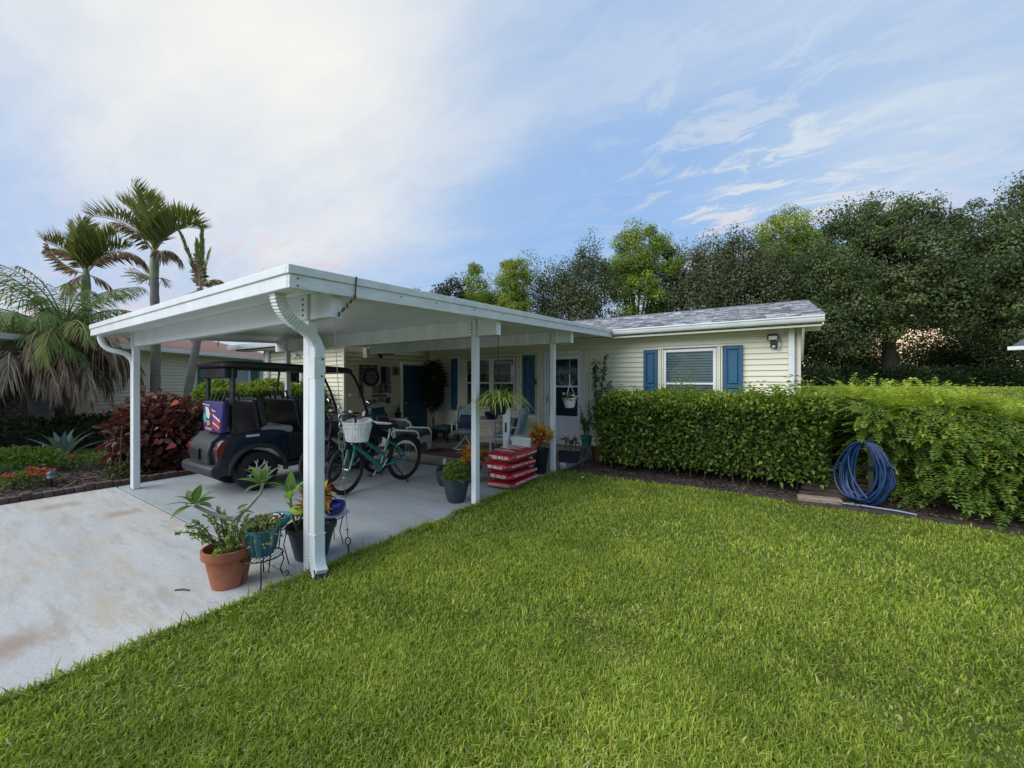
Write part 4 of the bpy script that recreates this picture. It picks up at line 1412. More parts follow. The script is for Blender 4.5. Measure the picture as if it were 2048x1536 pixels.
# ================================================================== bicycles
def bicycle(name, label, loc, rz, paint, steer=0.0, basket=False, rack=True, lean=0.0, tyre_m=RUBBER):
    t = thing(name, label, 'bicycle', loc, rz, None)
    t.rotation_euler = (0, lean, rz)
    R = .352
    ya, yf = -.53, .53
    hb, ht = Vector((0, .435, .66)), Vector((0, .375, .93))
    axis = (ht - hb).normalized()
    SR = Matrix.Translation(hb) @ Matrix.Rotation(steer, 4, axis) @ Matrix.Translation(-hb)
    S = lambda p: SR @ Vector(p)

    def wheel(y, steered):
        Mx = SR if steered else Matrix.Identity(4)
        c = Vector((0, y, R))
        ring = lambda r, n: [Mx @ (c + Vector((0, r * cos(a), r * sin(a)))) for a in [k * 2 * pi / n for k in range(n)]]
        b = MB(); b.tube(ring(R - .024, 44), .024, 8, closed=True, up=(1, 0, 0)); w = b.build('wheel', tyre_m, t)
        b = MB(); b.tube(ring(R - .055, 40), .013, 6, closed=True, up=(1, 0, 0)); b.build('rim', BLACKM, w)
        b = MB()
        for k in range(24):
            a = k * 2 * pi / 24
            off = .03 * (1 if k % 2 else -1)
            b.tube([Mx @ (c + Vector((off, .02 * cos(a + .9), .02 * sin(a + .9)))), Mx @ (c + Vector((0, (R - .06) * cos(a), (R - .06) * sin(a))))], .0016, 4)
        tag(b.build('spokes', STEEL, w), kind='stuff')
        b = MB(); b.tube([Mx @ (c + Vector((-.05, 0, 0))), Mx @ (c + Vector((.05, 0, 0)))], .02, 10); b.build('hub', STEEL, w)

    wheel(ya, False); wheel(yf, True)
    bb = Vector((0, -.06, .29)); st = Vector((0, -.21, .70))
    b = MB()
    b.tube([hb, ht], .028, 10)
    b.tube([(0, .43, .70), bb], .030, 10)
    b.tube([(0, .40, .84), (0, -.13, .46)], .026, 10)
    b.tube([bb, st], .024, 10)
    for s_ in (-1, 1):
        b.tube([(s_ * .02, -.08, .30), (s_ * .055, -.3, .33), (s_ * .06, ya, R)], .015, 8)
        b.tube([(s_ * .018, -.20, .66), (s_ * .05, -.36, .55), (s_ * .06, ya, R)], .014, 8)
    b.tube([bb + Vector((-.04, 0, 0)), bb + Vector((.04, 0, 0))], .026, 10)
    b.build('frame', paint, t)
    b = MB()
    b.tube([S((-.055, .44, .665)), S((.055, .44, .665))], .016, 8)
    for s_ in (-1, 1):
        b.tube([S((s_ * .055, .44, .67)), S((s_ * .058, .47, .52)), S((s_ * .055, yf, R))], [.021, .019, .013], 8)
    b.build('fork', paint, t)
    b = MB(); b.tube([S((-.29, .22, 1.10)), S((-.20, .30, 1.12)), S((-.06, .39, 1.07)), S((.06, .39, 1.07)), S((.20, .30, 1.12)), S((.29, .22, 1.10))], .012, 8); b.tube([S(ht), S((0, .385, 1.07))], .014, 8); hbar = b.build('handlebar', BLACKM, t)
    for s_ in (-1, 1):
        b = MB(); b.tube([S((s_ * .29, .22, 1.10)), S((s_ * .335, .12, 1.09))], .017, 8); b.build('grip', mat('brown_grip', (.06, .03, .02), .7), hbar)
    b = MB(); b.tube([S((.17, .30, 1.12)), S((.17, .29, 1.15))], .028, 12); b.build('bell', mat('white_bell', (.8, .8, .8), .3), hbar)
    b = MB(); b.tube([st, (0, -.24, .86)], .013, 8); b.build('seat_post', STEEL, t)
    lay = []
    for y, w_, z, h_ in ((-.37, .07, .89, .03), (-.34, .10, .895, .05), (-.25, .095, .89, .05), (-.15, .04, .89, .04), (-.08, .022, .895, .03)):
        lay.append([(w_ * cos(a), y, z + h_ * .5 * sin(a)) for a in [k * pi / 6 for k in range(12)]])
    b = MB(); loft(b, lay); b.build('saddle', BLACKP, t)
    b = MB(); b.lathe([(.001, -.004), (.085, -.004), (.085, .004), (.001, .004)], 28, c=bb + Vector((.045, 0, 0)), M=Matrix.Rotation(radians(90), 4, 'Y'))
    b.tube([bb + Vector((-.06, 0, 0)), bb + Vector((.06, 0, 0))], .012, 8)
    ck = b.build('crank', STEEL, t)
    for s_ in (-1, 1):
        b = MB(); b.tube([bb + Vector((s_ * .055, 0, 0)), bb + Vector((s_ * .075, .08 * s_, -.14 * s_))], .011, 6); b.build('crank_arm', STEEL, ck)
    for s_ in (-1, 1):
        b = MB(); p = bb + Vector((s_ * .12, .08 * s_, -.14 * s_)); b.box(p.x - .045, p.x + .045, p.y - .035, p.y + .035, p.z - .012, p.z + .012); b.build('pedal', BLACKP, ck, bevel=.006)
    b = MB(); b.tube([bb + Vector((.045, .0, .085)), Vector((.045, ya, R + .035))], .005, 5); b.tube([bb + Vector((.045, .0, -.085)), Vector((.045, ya, R - .035))], .005, 5); b.tube([(.045, ya + .035 * cos(a), R + .035 * sin(a)) for a in [k * pi / 5 for k in range(10)]], .008, 5, closed=True); b.build('chain', BLACKM, t)
    b = MB(); b.tube([(-.03, -.30, .30), (-.05, -.36, .20), (-.17, -.44, .015), (-.20, -.43, .010)], .010, 6); b.build('kickstand', BLACKM, t)
    if rack:
        b = MB(); b.tube([(0, ya - .36 + R * .0, R)] if False else [(0, ya + (R + .025) * cos(a), R + (R + .025) * sin(a)) for a in [radians(35 + k * 11) for k in range(13)]], .026, 6, flat=1.0, up=(1, 0, 0)); b.build('rear_mudguard', BLACKP, t)
    if basket:
        base = S((-.07, .42, .815))
        ang = steer
        bk = MB()
        def ov(rx, ry, z, n=32, rise=0):
            out = []
            for k in range(n):
                a = k * 2 * pi / n
                x = rx * cos(a); y = ry * sin(a)
                if y < -ry * .75: y = -ry * .75
                zz = z + rise * (max(0, -sin(a)) ** 1.2)
                v = Matrix.Rotation(ang, 4, 'Z') @ Vector((x, y, 0))
                out.append((base.x + v.x, base.y + v.y, base.z + zz))
            return out
        o_, i_ = [], []
        for z, k, rs in ((-.06, .70, 0), (0.0, .78, 0), (.09, .90, 0), (.17, .98, .06)):
            o_.append(ov(.225 * k, .165 * k, z * 1.15, rise=rs)); i_.append(ov(.225 * k - .008, .165 * k - .008, z * 1.15 + .001, rise=rs))
        loft(bk, o_ + i_[::-1], cap=True)
        bo = bk.build('basket', mat('white_wicker', (.74, .74, .72), .7, var=.25, vscale=30, bump=1.0, bscale=90, stretch=(1, 1, .2)), t)
        st_ = MB()
        for k in range(32):
            st_.tube([o_[0][k], o_[1][k], o_[2][k], o_[3][k]], .0068, 5)
        tag(st_.build('wicker_staves', MATS['white_wicker'], bo), kind='stuff')
        rm = MB(); rm.tube(o_[3], .013, 8, closed=True); rm.build('rim_braid', MATS['white_wicker'], bo)
        rm = MB(); rm.tube([Vector(p) + Vector((0, 0, -.055)) for p in ov(.228 * .955, .168 * .955, .19, rise=.05)], .009, 6, closed=True); rm.build('middle_braid', MATS['white_wicker'], bo)
    return t


TEALP = mat('teal_bike_paint', (.010, .17, .145), .3, var=.06, coat=.5)
bicycle('bicycle', 'teal step-through bicycle with white wicker front basket on its kickstand', (-5.05, 3.93, 0.002), pi, TEALP, steer=radians(14), basket=True)
bicycle('bicycle', 'black bicycle half hidden behind the nearest white carport post', (-5.74, 3.98, 0.002), pi + radians(4), BLACKM, steer=radians(-8), basket=False)
# ================================================================== things under the carport and on the porch
FRAMEW = mat('white_tube_frame', (.62, .62, .58), .4, var=.06)
SLING = mat('striped_sling', (.30, .42, .45), .7, var=.2)
NAVYC = mat('navy_pattern_cushion', (.012, .020, .055), .75, vscale=28, col2=(.06, .08, .16))
TEALC = mat('teal_cushion', (.020, .095, .115), .75, var=.15)
STRIPE = mat('pale_cushion', (.34, .42, .45), .75, vscale=9, col2=(.12, .20, .24), stretch=(3, .3, .3))


def cushion(b, x0, x1, y0, y1, z0, z1, puff=.3):
    """soft rectangular cushion"""
    lay = []
    h = z1 - z0
    for t, ins in ((0, .05), (.2, .012), (.5, 0), (.8, .012), (1, .05)):
        lay.append([(x, y, z0 + h * t) for x, y in rrect(x0 + ins, x1 - ins, y0 + ins, y1 - ins, min(.06, (x1 - x0) * .3), 4)])
    return loft(b, lay)


def swivel_chair(label, loc, rz):
    t = thing('swivel_chair', label, 'chair', loc, rz, 'white framed swivel chairs round the porch table')
    b = MB(); b.tube([(.30 * cos(a), .30 * sin(a), .016) for a in [k * 2 * pi / 32 for k in range(32)]], .014, 8, closed=True); b.build('base_ring', FRAMEW, t)
    for k in range(4):
        a = k * pi / 2 + pi / 4
        b = MB(); b.tube([(.29 * cos(a), .29 * sin(a), .022), (.12 * cos(a), .12 * sin(a), .18), (.02 * cos(a), .02 * sin(a), .25)], .013, 8); b.build('base_strut', FRAMEW, t)
    b = MB(); b.tube([(0, 0, .24), (0, 0, .34)], .028, 10); b.build('swivel_post', FRAMEW, t)
    for s_ in (-1, 1):
        x = s_ * .27
        b = MB()
        b.tube([(x, .26, .36), (x, -.18, .34), (x, -.25, .38), (x, -.40, .98)], .014, 8)
        b.build('side_rail', FRAMEW, t)
        b = MB()
        b.tube([(x, .20, .35)] + [tuple(p) for p in bend((x, .27, .37), (x, .36, .62), (x, .18, .64), 8)] + [(x, -.10, .62), (x, -.30, .60)], .017, 8)
        b.build('arm', FRAMEW, t)
    b = MB(); b.tube([(-.27, .05, .345), (.27, .05, .345)], .014, 8); b.tube([(-.27, -.15, .342), (.27, -.15, .342)], .014, 8); b.tube([(0, .05, .345), (0, -.15, .342)], .02, 8); b.build('cross_bar', FRAMEW, t)
    b = MB(); cushion(b, -.255, .255, -.22, .27, .365, .455); b.build('seat_cushion', STRIPE, t)
    b = MB(); cushion(b, -.26, .26, -.03, .03, 0, .56); b.build('back_sling', SLING, t, loc=(0, -.275, .43), rot=(radians(13), 0, 0))
    b = MB(); b.tube([(-.27, -.40, .98), (-.15, -.41, 1.0), (.15, -.41, 1.0), (.27, -.40, .98)], .014, 8); b.build('top_rail', FRAMEW, t)
    b = MB(); cushion(b, -.19, .19, -.045, .045, 0, .33); b.build('pillow', NAVYC, t, loc=(0, -.17, .46), rot=(radians(14), 0, 0))
    return t


swivel_chair('white framed swivel chair by porch window, left of the round table', (-6.15, 7.30, 0), radians(-150))
swivel_chair('white framed swivel chair right of the round table, behind mulch bags', (-4.98, 7.35, 0), radians(105))
t = thing('round_table', 'round glass topped patio table between the two swivel chairs', 'table', (-5.58, 7.62, 0))
b = MB(); b.lathe([(.001, .715), (.50, .715), (.50, .722), (.001, .722)], 40); b.build('glass_top', mat('frosted_table_glass', (.22, .24, .24), .15, var=.1), t)
b = MB(); b.tube([(.505 * cos(a), .505 * sin(a), .715) for a in [k * 2 * pi / 44 for k in range(44)]], .018, 8, closed=True); b.build('rim', FRAMEW, t)
for k in range(4):
    a = k * pi / 2 + .5
    b = MB(); b.tube([(.42 * cos(a), .42 * sin(a), .0), (.40 * cos(a), .40 * sin(a), .35), (.43 * cos(a), .43 * sin(a), .70)], .018, 8); b.build('leg', FRAMEW, t)
b = MB(); b.tube([(.40 * cos(a), .40 * sin(a), .22) for a in [k * 2 * pi / 36 for k in range(36)]], .011, 6, closed=True); b.build('leg_ring', FRAMEW, t)
t = thing('table_planter', 'dark blue bowl on the round patio table', 'bowl', (-5.62, 7.62, .7235))
b = MB(); b.lathe([(.001, 0), (.11, 0), (.16, .07), (.17, .15), (.155, .15), (.145, .08), (.001, .06)], 26); b.build('bowl', mat('dark_blue_glaze', (.012, .015, .05), .3), t)

# wicker lounge chair with ottoman
WICK = mat('pale_wicker', (.55, .56, .54), .75, var=.35, vscale=40, bump=1.0, bscale=80)
t = thing('wicker_chair', 'white wicker lounge chair with teal cushions before the shed wall', 'chair', (-7.72, 6.40, 0), radians(-70))
b = MB(); b.box(-.36, .36, -.34, .30, .08, .32); b.build('seat_base', WICK, t, bevel=.03)
for sx in (-1, 1):
    for sy in (-.3, .26):
        b = MB(); b.box(sx * .34 - .025, sx * .34 + .025, sy - .025, sy + .025, 0, .09); b.build('leg', WICK, t)
    b = MB(); b.tube(bend((sx * .38, .32, .10), (sx * .40, .40, .60), (sx * .39, .18, .62), 9) + [Vector((sx * .38, -.10, .63)), Vector((sx * .37, -.40, .68))], .032, 8); b.build('arm', WICK, t)
lay = [[(x, -.36 + .10 * q, .30 + .50 * q + 0) for x in (-.36, -.3, 0, .3, .36)] for q in (0, 1)]
b = MB(); b.prism([(-.37, .30), (.37, .30), (.38, .75), (.30, .90), (-.30, .90), (-.38, .75)], 'y', -.04, .04); b.build('backrest', WICK, t, loc=(0, -.38, 0), rot=(radians(10), 0, 0), bevel=.02)
b = MB(); cushion(b, -.33, .33, -.30, .30, .325, .46); b.build('seat_cushion', TEALC, t)
b = MB(); cushion(b, -.32, .32, -.06, .06, 0, .50); b.build('back_cushion', TEALC, t, loc=(0, -.27, .46), rot=(radians(14), 0, 0))
b = MB(); cushion(b, -.24, .24, -.05, .05, 0, .34); b.build('pillow', NAVYC, t, loc=(.02, -.15, .47), rot=(radians(18), 0, 0))
t = thing('wicker_ottoman', 'white wicker ottoman with teal cushion behind bicycle rear wheel', 'ottoman', (-7.02, 6.42, 0), radians(-70))
b = MB(); b.prism([(-.31, .0), (-.27, .0), (-.22, .14), (-.10, .20), (.10, .20), (.22, .14), (.27, 0), (.31, 0), (.31, .34), (-.31, .34)], 'x', -.30, -.26); b.build('side_panel', WICK, t, bevel=.008)
b = MB(); b.prism([(-.31, .0), (-.27, .0), (-.22, .14), (-.10, .20), (.10, .20), (.22, .14), (.27, 0), (.31, 0), (.31, .34), (-.31, .34)], 'x', .26, .30); b.build('side_panel', WICK, t, bevel=.008)
for y_ in (-.295, .295):
    b = MB(); b.prism([(-.255, .0), (-.23, .0), (-.18, .14), (-.08, .20), (.08, .20), (.18, .14), (.23, 0), (.255, 0), (.255, .34), (-.255, .34)], 'y', y_ - .015, y_ + .015); b.build('end_panel', WICK, t, bevel=.006)
b = MB(); cushion(b, -.29, .29, -.30, .30, .345, .46); b.build('cushion', TEALC, t)
for x_ in (-.315, .315):
    b = MB(); b.tube([(x_, -.31, .02), (x_, -.33, .36)] + [tuple(p) for p in bend((x_, -.32, .42), (x_, -.30, .49), (x_, -.20, .49), 5)] + [(x_, .2, .49)] + [tuple(p) for p in bend((x_, .22, .49), (x_, .31, .49), (x_, .33, .40), 5)] + [(x_, .31, .02)], .022, 8); b.build('edge_roll', WICK, t)
t = thing('footstool', 'low dark teal footstool in the corner by the leafy tree', 'footstool', (-7.35, 7.92, 0))
b = MB(); cushion(b, -.28, .28, -.24, .24, .30, .42); b.build('cushion', TEALC, t)
b = MB(); b.box(-.27, .27, -.23, .23, .24, .30); b.build('frame', BLACKP, t)
for sx in (-1, 1):
    for sy in (-1, 1):
        b = MB(); b.box(sx * .25 - .02, sx * .25 + .02, sy * .21 - .02, sy * .21 + .02, 0, .24); b.build('leg', BLACKP, t)

# ---------------------------------------------------------------- wall of signs on the shed
SW = SXR + .006
t = thing('dartboard', 'black and grey dartboard hanging on the shed wall', 'dartboard', (SW + .002, 6.35, 1.70))
RY = Matrix.Rotation(radians(90), 4, 'Y')
b = MB(); b.lathe([(.001, 0), (.235, 0), (.235, .035), (.001, .035)], 40, M=RY); b.build('board', BLACKP, t)
for k in range(10):
    a = k * 2 * pi / 10
    b = MB()
    pts = [(.045 * cos(a - .13), .045 * sin(a - .13)), (.165 * cos(a - .16), .165 * sin(a - .16)), (.165 * cos(a + .16), .165 * sin(a + .16)), (.045 * cos(a + .13), .045 * sin(a + .13))]
    b.prism(pts, 'x', .0355, .037); b.build('scoring_wedge', mat('grey_sisal', (.22, .21, .23), .9), t)
b = MB(); b.lathe([(.001, .0355), (.025, .0355), (.025, .039), (.001, .039)], 16, M=RY); b.build('bullseye', mat('grey_sisal', (.22, .21, .23), .9), t)


def wall_sign(label, y, z, w, h, col, marks, mcol=(.30, .27, .24), cat='sign'):
    t = thing('wall_sign', label, cat, (SW + .003, y, z), 0, 'signs on the shed wall')
    b = MB(); b.box(0, .014, -w / 2, w / 2, -h / 2, h / 2); b.build('panel', mat('sign_%02x%02x%02x_%d' % (*[int(c * 255) for c in col], int(w * 100)), col, .7, var=.35, vscale=14), t, bevel=.003)
    for (ya, yb, za, zb) in marks:
        b = MB(); b.box(.0145, .016, ya * w / 2, yb * w / 2, za * h / 2, zb * h / 2); b.build('painted_mark', mat('sign_mark_%02x%02x%02x' % tuple(int(c * 255) for c in mcol), mcol, .7), t)


wall_sign('wide grey board behind and above the dartboard', 6.28, 1.93, .52, .14, (.10, .085, .08), [(-.6, -.2, -.3, .3), (.2, .6, -.3, .3)])
wall_sign('small square plate with dark keyhole shape beside door top', 7.13, 1.86, .22, .22, (.16, .12, .10), [(-.3, .2, -.6, .6)], (.03, .025, .02))
wall_sign('tall navy panel right of the dartboard', 6.74, 1.74, .17, .46, (.012, .010, .030), [(-.6, .6, -.95, -.88)])
wall_sign('narrow pale green strip beside the navy panel', 6.90, 1.74, .09, .44, (.11, .12, .095), [(-.5, .5, -.5, -.3), (-.5, .5, .3, .5)])
wall_sign('light square plaque under dartboard with dark letter strokes', 6.47, 1.38, .15, .22, (.24, .215, .19), [(-.7, .7, .55, .75), (-.6, .6, .1, .3), (-.5, -.2, -.8, -.1), (.2, .5, -.8, -.1)], (.05, .04, .035))
wall_sign('red-brown plaque in the middle of the sign wall', 6.65, 1.38, .16, .26, (.16, .085, .075), [(-.6, -.3, -.5, .2), (0, .3, -.5, .2)], (.09, .035, .03))
wall_sign('dark plaque with pale band right of the red-brown one', 6.82, 1.42, .13, .24, (.045, .04, .045), [(-.8, .8, .5, .9), (-.8, .8, -.8, -.2)], (.16, .14, .15))
wall_sign('narrow lilac and white bottle shaped plaque', 6.94, 1.40, .06, .28, (.20, .17, .24), [(-.6, .6, .5, .8)], (.5, .48, .5))
wall_sign('long dark red board low on the sign wall', 6.60, 1.23, .44, .06, (.10, .032, .026), [(-.9, .9, -.2, .1)], (.16, .07, .06))
wall_sign('pale patterned tile below the long dark red board', 6.66, 1.12, .20, .13, (.22, .20, .20), [(-.5, -.2, -.6, .6), (.2, .6, -.6, .6)], (.10, .09, .10))
wall_sign('striped brown board lowest at the right of the sign wall', 6.87, 1.10, .15, .16, (.12, .075, .045), [(-.8, -.5, -1, 1), (-.2, .1, -1, 1), (.4, .7, -1, 1)], (.05, .028, .016))
wall_sign('tall grey lettered board left of the dartboard', 6.07, 1.55, .13, .70, (.14, .125, .115), [(-.5, .5, .6, .8), (-.5, .5, .1, .35), (-.5, .5, -.4, -.15), (-.5, .5, -.85, -.6)], (.05, .045, .04))
wall_sign('small dark lettered strip beneath the patterned tile', 6.45, 1.09, .14, .12, (.20, .18, .16), [(-.7, .7, .0, .5), (-.5, .5, -.7, -.4)], (.05, .045, .04))
# ceiling hook arm of a wall fan, and the white line strung across
t = thing('wall_bracket', 'short dark swing bracket below the beam beside vent box', 'bracket', (SXR + .01, 6.62, 2.24))
b = MB(); b.box(0, .012, -.03, .03, -.05, .05); b.build('plate', BLACKM, t); b = MB(); b.tube([(.01, 0, 0), (.16, .05, .05), (.30, .22, .03)], .012, 6); b.build('arm', BLACKM, t); b = MB(); b.ball((.05, .01, -.03), (.04, .04, .03), 10, 6); b.build('knob', BLACKM, t)
# front power box on post of siding (white box + meter behind cart)
t = thing('electric_meter', 'grey electric meter box on the shed front siding', 'meter box', (-9.25, SY - .006, 1.25))
b = MB(); b.box(-.10, .10, -.10, 0, -.16, .10); b.build('box', STEEL, t, bevel=.008)
b = MB(); b.lathe([(.001, 0), (.075, 0), (.07, .06), (.001, .07)], 20, M=Matrix.Translation((0, -.1, .0)) @ Matrix.Rotation(radians(90), 4, 'X')); b.build('dial', mat('meter_glass', (.18, .18, .18), .15), t)

# ---------------------------------------------------------------- stacked bags of mulch
REDB = mat('red_bag_plastic', (.34, .010, .022), .28, var=.15, vscale=9, coat=.3, bump=.25, bscale=22)
BROWNB = mat('printed_bag_side', (.20, .045, .040), .35, vscale=40, col2=(.28, .11, .09))
BX, BY = -3.43, 5.19
LBL = text_mesh('lettering', 'RED MULCH', .062, .0006, 1.0, .002)
LBL2 = text_mesh('lettering', 'RED MULCH  RED MULCH', .042, .0006, 1.1, .001)
LBL.materials.append(mat('bag_ink_white', (.75, .70, .68), .5)); LBL2.materials.append(MATS['bag_ink_white'])
z = .008
names = ('lowest mulch bag of the red stack, mostly brown print showing', 'second mulch bag from the bottom of the red stack', 'third mulch bag of the red stack, pushed slightly left', 'topmost red mulch bag with white lines across its top')
for k in range(4):
    h = (.125, .135, .145, .155)[k]
    dx, dy, rz = ((.0, .0, .02), (.005, .0, -.02), (-.03, -.02, -.04), (.01, .0, .05))[k]
    t = thing('mulch_bag', names[k], 'bag', (BX + dx, BY + dy, z), rz, 'mulch bags stacked at the slab edge')
    hx, hy = .25 - .012 * (k % 2), .385
    lay = []
    ph = k * 1.7
    for q, (f_, ins) in enumerate(((0, .075), (.10, .035), (.30, .004), (.50, 0), (.68, .008), (.84, .04), (.95, .09), (1.0, .14))):
        L_ = []
        for i, (x, y) in enumerate(rrect(-hx + ins, hx - ins, -hy + ins, hy - ins, .085, 7)):
            th = atan2(y * hx / hy, x)
            wob = .005 * sin(5 * th + ph + q * .5) + .004 * sin(11 * th + q * .8 + ph) + .003 * sin(23 * th - q)
            rr_ = 1 + wob / .25
            sag = .012 * sin(7 * y + ph) + .008 * sin(13 * x + ph * 2)
            L_.append((x * rr_, y * rr_, h * f_ + sag * min(1, f_ * 2)))
        lay.append(L_)
    lay.append([(x * .45, y * .5, z_ + .006) for x, y, z_ in lay[-1]])
    sp_ = 4 if k == 0 else 2
    b = MB(); loft(b, lay[sp_:]); b.build('bag_top', REDB, t)
    b = MB(); loft(b, lay[:sp_ + 1], cap=True); b.build('bag_underside', BROWNB, t)
    if k:
        o = put('lettering', LBL, None, t, (.02, -hy - .020, h * .52), (radians(88), 0, 0)); o.scale = (.80, 1.0, 1)
        tag(o, kind='stuff')
    o = put('lettering', LBL2, None, t, (hx + .015, .0, h * (.60 if k else .72)), (radians(86), 0, radians(90))); o.scale = (1.2, 1.0, 1)
    tag(o, kind='stuff')
    if k == 3:
        for yy in (-.25, -.04, .10):
            b = MB(); b.tube([(-.17 + .034 * i, yy + .008 * sin(i), h + .014 + .006 * sin(i * 1.3)) for i in range(11)], .0035, 5); b.build('white_line', MATS['bag_ink_white'], t)
    z += h * .95

# white bin behind the bags, and the white upright beside it
t = thing('storage_bin', 'white rectangular plastic bin behind the stacked mulch bags', 'bin', (-3.72, 6.02, 0.002), radians(4))
b = MB(); loft(b, [[(x, y, zz) for x, y in rrect(-.20 * k_, .20 * k_, -.15 * k_, .15 * k_, .04, 4)] for zz, k_ in ((0, .86), (.3, .94), (.585, 1.0))]); b.build('tub', WHITE, t)
b = MB(); loft(b, [[(x, y, zz) for x, y in rrect(-.215 + i_, .215 - i_, -.165 + i_, .165 - i_, .045, 4)] for zz, i_ in ((.575, .004), (.578, 0), (.605, 0), (.618, .012), (.622, .05))]); b.build('lid', WHITE, t)
t = thing('plastic_upright', 'narrow white plastic upright with a dark slot behind the bags', 'plastic panel', (-4.12, 6.02, 0.002), radians(20))
b = MB(); loft(b, [[(x, y, zz) for x, y in rrect(-hw, hw, -.035, .035, .025, 4)] for zz, hw in ((0, .05), (.50, .055), (.56, .062), (.95, .075), (1.06, .072), (1.08, .055))]); b.build('column', WHITE, t, rot=(radians(-3), 0, 0))
b = MB(); b.box(-.018, .018, -.052, -.036, .66, .84); b.build('slot', BLACKP, t, rot=(radians(-3), 0, 0), bevel=.01)
b = MB(); b.lathe([(.001, 0), (.14, 0), (.14, .02), (.05, .05), (.001, .05)], 24); b.build('foot', WHITE, t)
# ================================================================== plant helpers
def nice_leaf(name, ratio, curl, fold, edge, vein, waist=.5, n=6):
    """one leaf of unit length along +x, arching and folded on its midrib; coloured edge and vein"""
    vs, fs, tc_ = [], [], []
    for i in range(n + 1):
        t = i / n
        w = ratio * .5 * max(sin(pi * min(1, t ** waist)) if t < 1 else 0, .03 if i == 0 else 0)
        x = t * (1 - .15 * curl * t); z = -curl * t * t * .5 + .18 * t * (1 - t)
        vs += [(x, w, z + w * fold), (x, 0, z), (x, -w, z + w * fold)]
        e = [c * random.uniform(.85, 1.15) for c in edge]
        tc_ += [e, [c * random.uniform(.9, 1.1) for c in vein], e]
    for i in range(n):
        o = i * 3
        fs += [(o, o + 1, o + 4, o + 3), (o + 1, o + 2, o + 5, o + 4)]
    return npmesh(name, vs, fs, np.array(tc_), smooth=True)


def place(parent, me, m, pos, az, elev, roll, L, name='leaf', W=None):
    o = put(name, me, m, parent, pos)
    o.rotation_euler = (Matrix.Rotation(az, 3, 'Z') @ Matrix.Rotation(-elev, 3, 'Y') @ Matrix.Rotation(roll, 3, 'X')).to_euler()
    o.scale = (L, W if W else L, L)
    return o


def join_arrays(items):
    Vs_, Fs_, Ts_ = [], [], []
    o = 0
    for v, f, t in items:
        Vs_.append(v); Fs_.append(f + o); Ts_.append(t); o += len(v)
    return np.concatenate(Vs_), np.concatenate(Fs_), np.concatenate(Ts_)


def leaf_set(P, D, N, L, W, cols, w=None, **kw):
    jit = kw.pop('jit', .18)
    V, F, k = leaf_arrays(np.asarray(P, float), np.asarray(D, float), np.asarray(N, float), L, W, **kw)
    return V, F, np.repeat(tints(len(P), cols, w, jit), k, 0)


def strip_blades(n, base, length, width, az, e0, e1, cols, w=None, seg=6, spread=.02):
    """arching strap leaves springing from one point"""
    items = []
    for k in range(n):
        a = az[k]; L = length[k]
        p = np.array(base) + np.array([rng.normal(0, spread), rng.normal(0, spread), 0])
        vs = []
        side = np.array([-sin(a), cos(a), 0])
        for i in range(seg + 1):
            t = i / seg
            e = e0[k] + (e1[k] - e0[k]) * t
            ww = width * (1 - t) ** .6 * (.6 + .4 * min(1, t * 4))
            vs += [p - side * ww * .5, p + side * ww * .5]
            p = p + np.array([cos(a) * cos(e), sin(a) * cos(e), sin(e)]) * L / seg
        f = [(2 * i, 2 * i + 1, 2 * i + 3) for i in range(seg)] + [(2 * i, 2 * i + 3, 2 * i + 2) for i in range(seg)]
        c = tints(1, cols, w)[0]
        items.append((np.array(vs), np.array(f), np.tile(c, (len(vs), 1))))
    return join_arrays(items)


# ================================================================== hedges
def hedge_foliage(x0, x1, y0, y1, z0, z1, n, L, W, cols, w, lump=.08, depth=.13, back=.25, hexa=False, top_cols=None):
    """leaves through the outer shell of a clipped hedge"""
    A = np.array([(x1 - x0) * (z1 - z0), (x1 - x0) * (z1 - z0) * back, (y1 - y0) * (z1 - z0), (y1 - y0) * (z1 - z0), (x1 - x0) * (y1 - y0)])
    k = rng.choice(5, n, p=A / A.sum())
    u, v = rng.uniform(0, 1, n), rng.uniform(0, 1, n)
    x = np.where(k == 2, x0, np.where(k == 3, x1, x0 + (x1 - x0) * u))
    y = np.where(k == 0, y0, np.where(k == 1, y1, np.where(k == 4, y0 + (y1 - y0) * v, y0 + (y1 - y0) * u)))
    z = np.where(k == 4, z1, z0 + (z1 - z0) * v ** .9)
    nrm = np.array([[0, -1, 0], [0, 1, 0], [-1, 0, 0], [1, 0, 0], [0, 0, 1.]])[k]
    # rounded shoulders and lumps
    lum = lump * (np.sin(x * 5.1 + z * 3.7) + np.sin(y * 6.3 + x * 2.9 + 1.1) + np.sin(z * 7.7 + x * 9.1)) / 2
    inw = rng.exponential(depth, n)
    P = np.stack([x, y, z], 1) + nrm * (lum - inw)[:, None]
    # shoulders
    cz = np.clip((P[:, 2] - (z1 - .22)) / .22, 0, 1)
    P[:, 1] += np.where(k == 0, .12 * cz ** 2, 0)
    P[:, 2] -= np.where(k == 4, .10 * np.clip(1 - (P[:, 1] - y0) / .2, 0, 1) ** 2, 0)
    D = unit(nrm * .8 + np.array([0, 0, .35]) + rng.normal(0, .65, (n, 3)))
    N = unit(np.array([0, 0, .9]) + nrm * .55 + rng.normal(0, .38, (n, 3)))
    return leaf_set(P, D, N, L * rng.uniform(.7, 1.25, n), W * rng.uniform(.75, 1.2, n), cols, w, fold=.22, droop=.12, hexa=hexa)


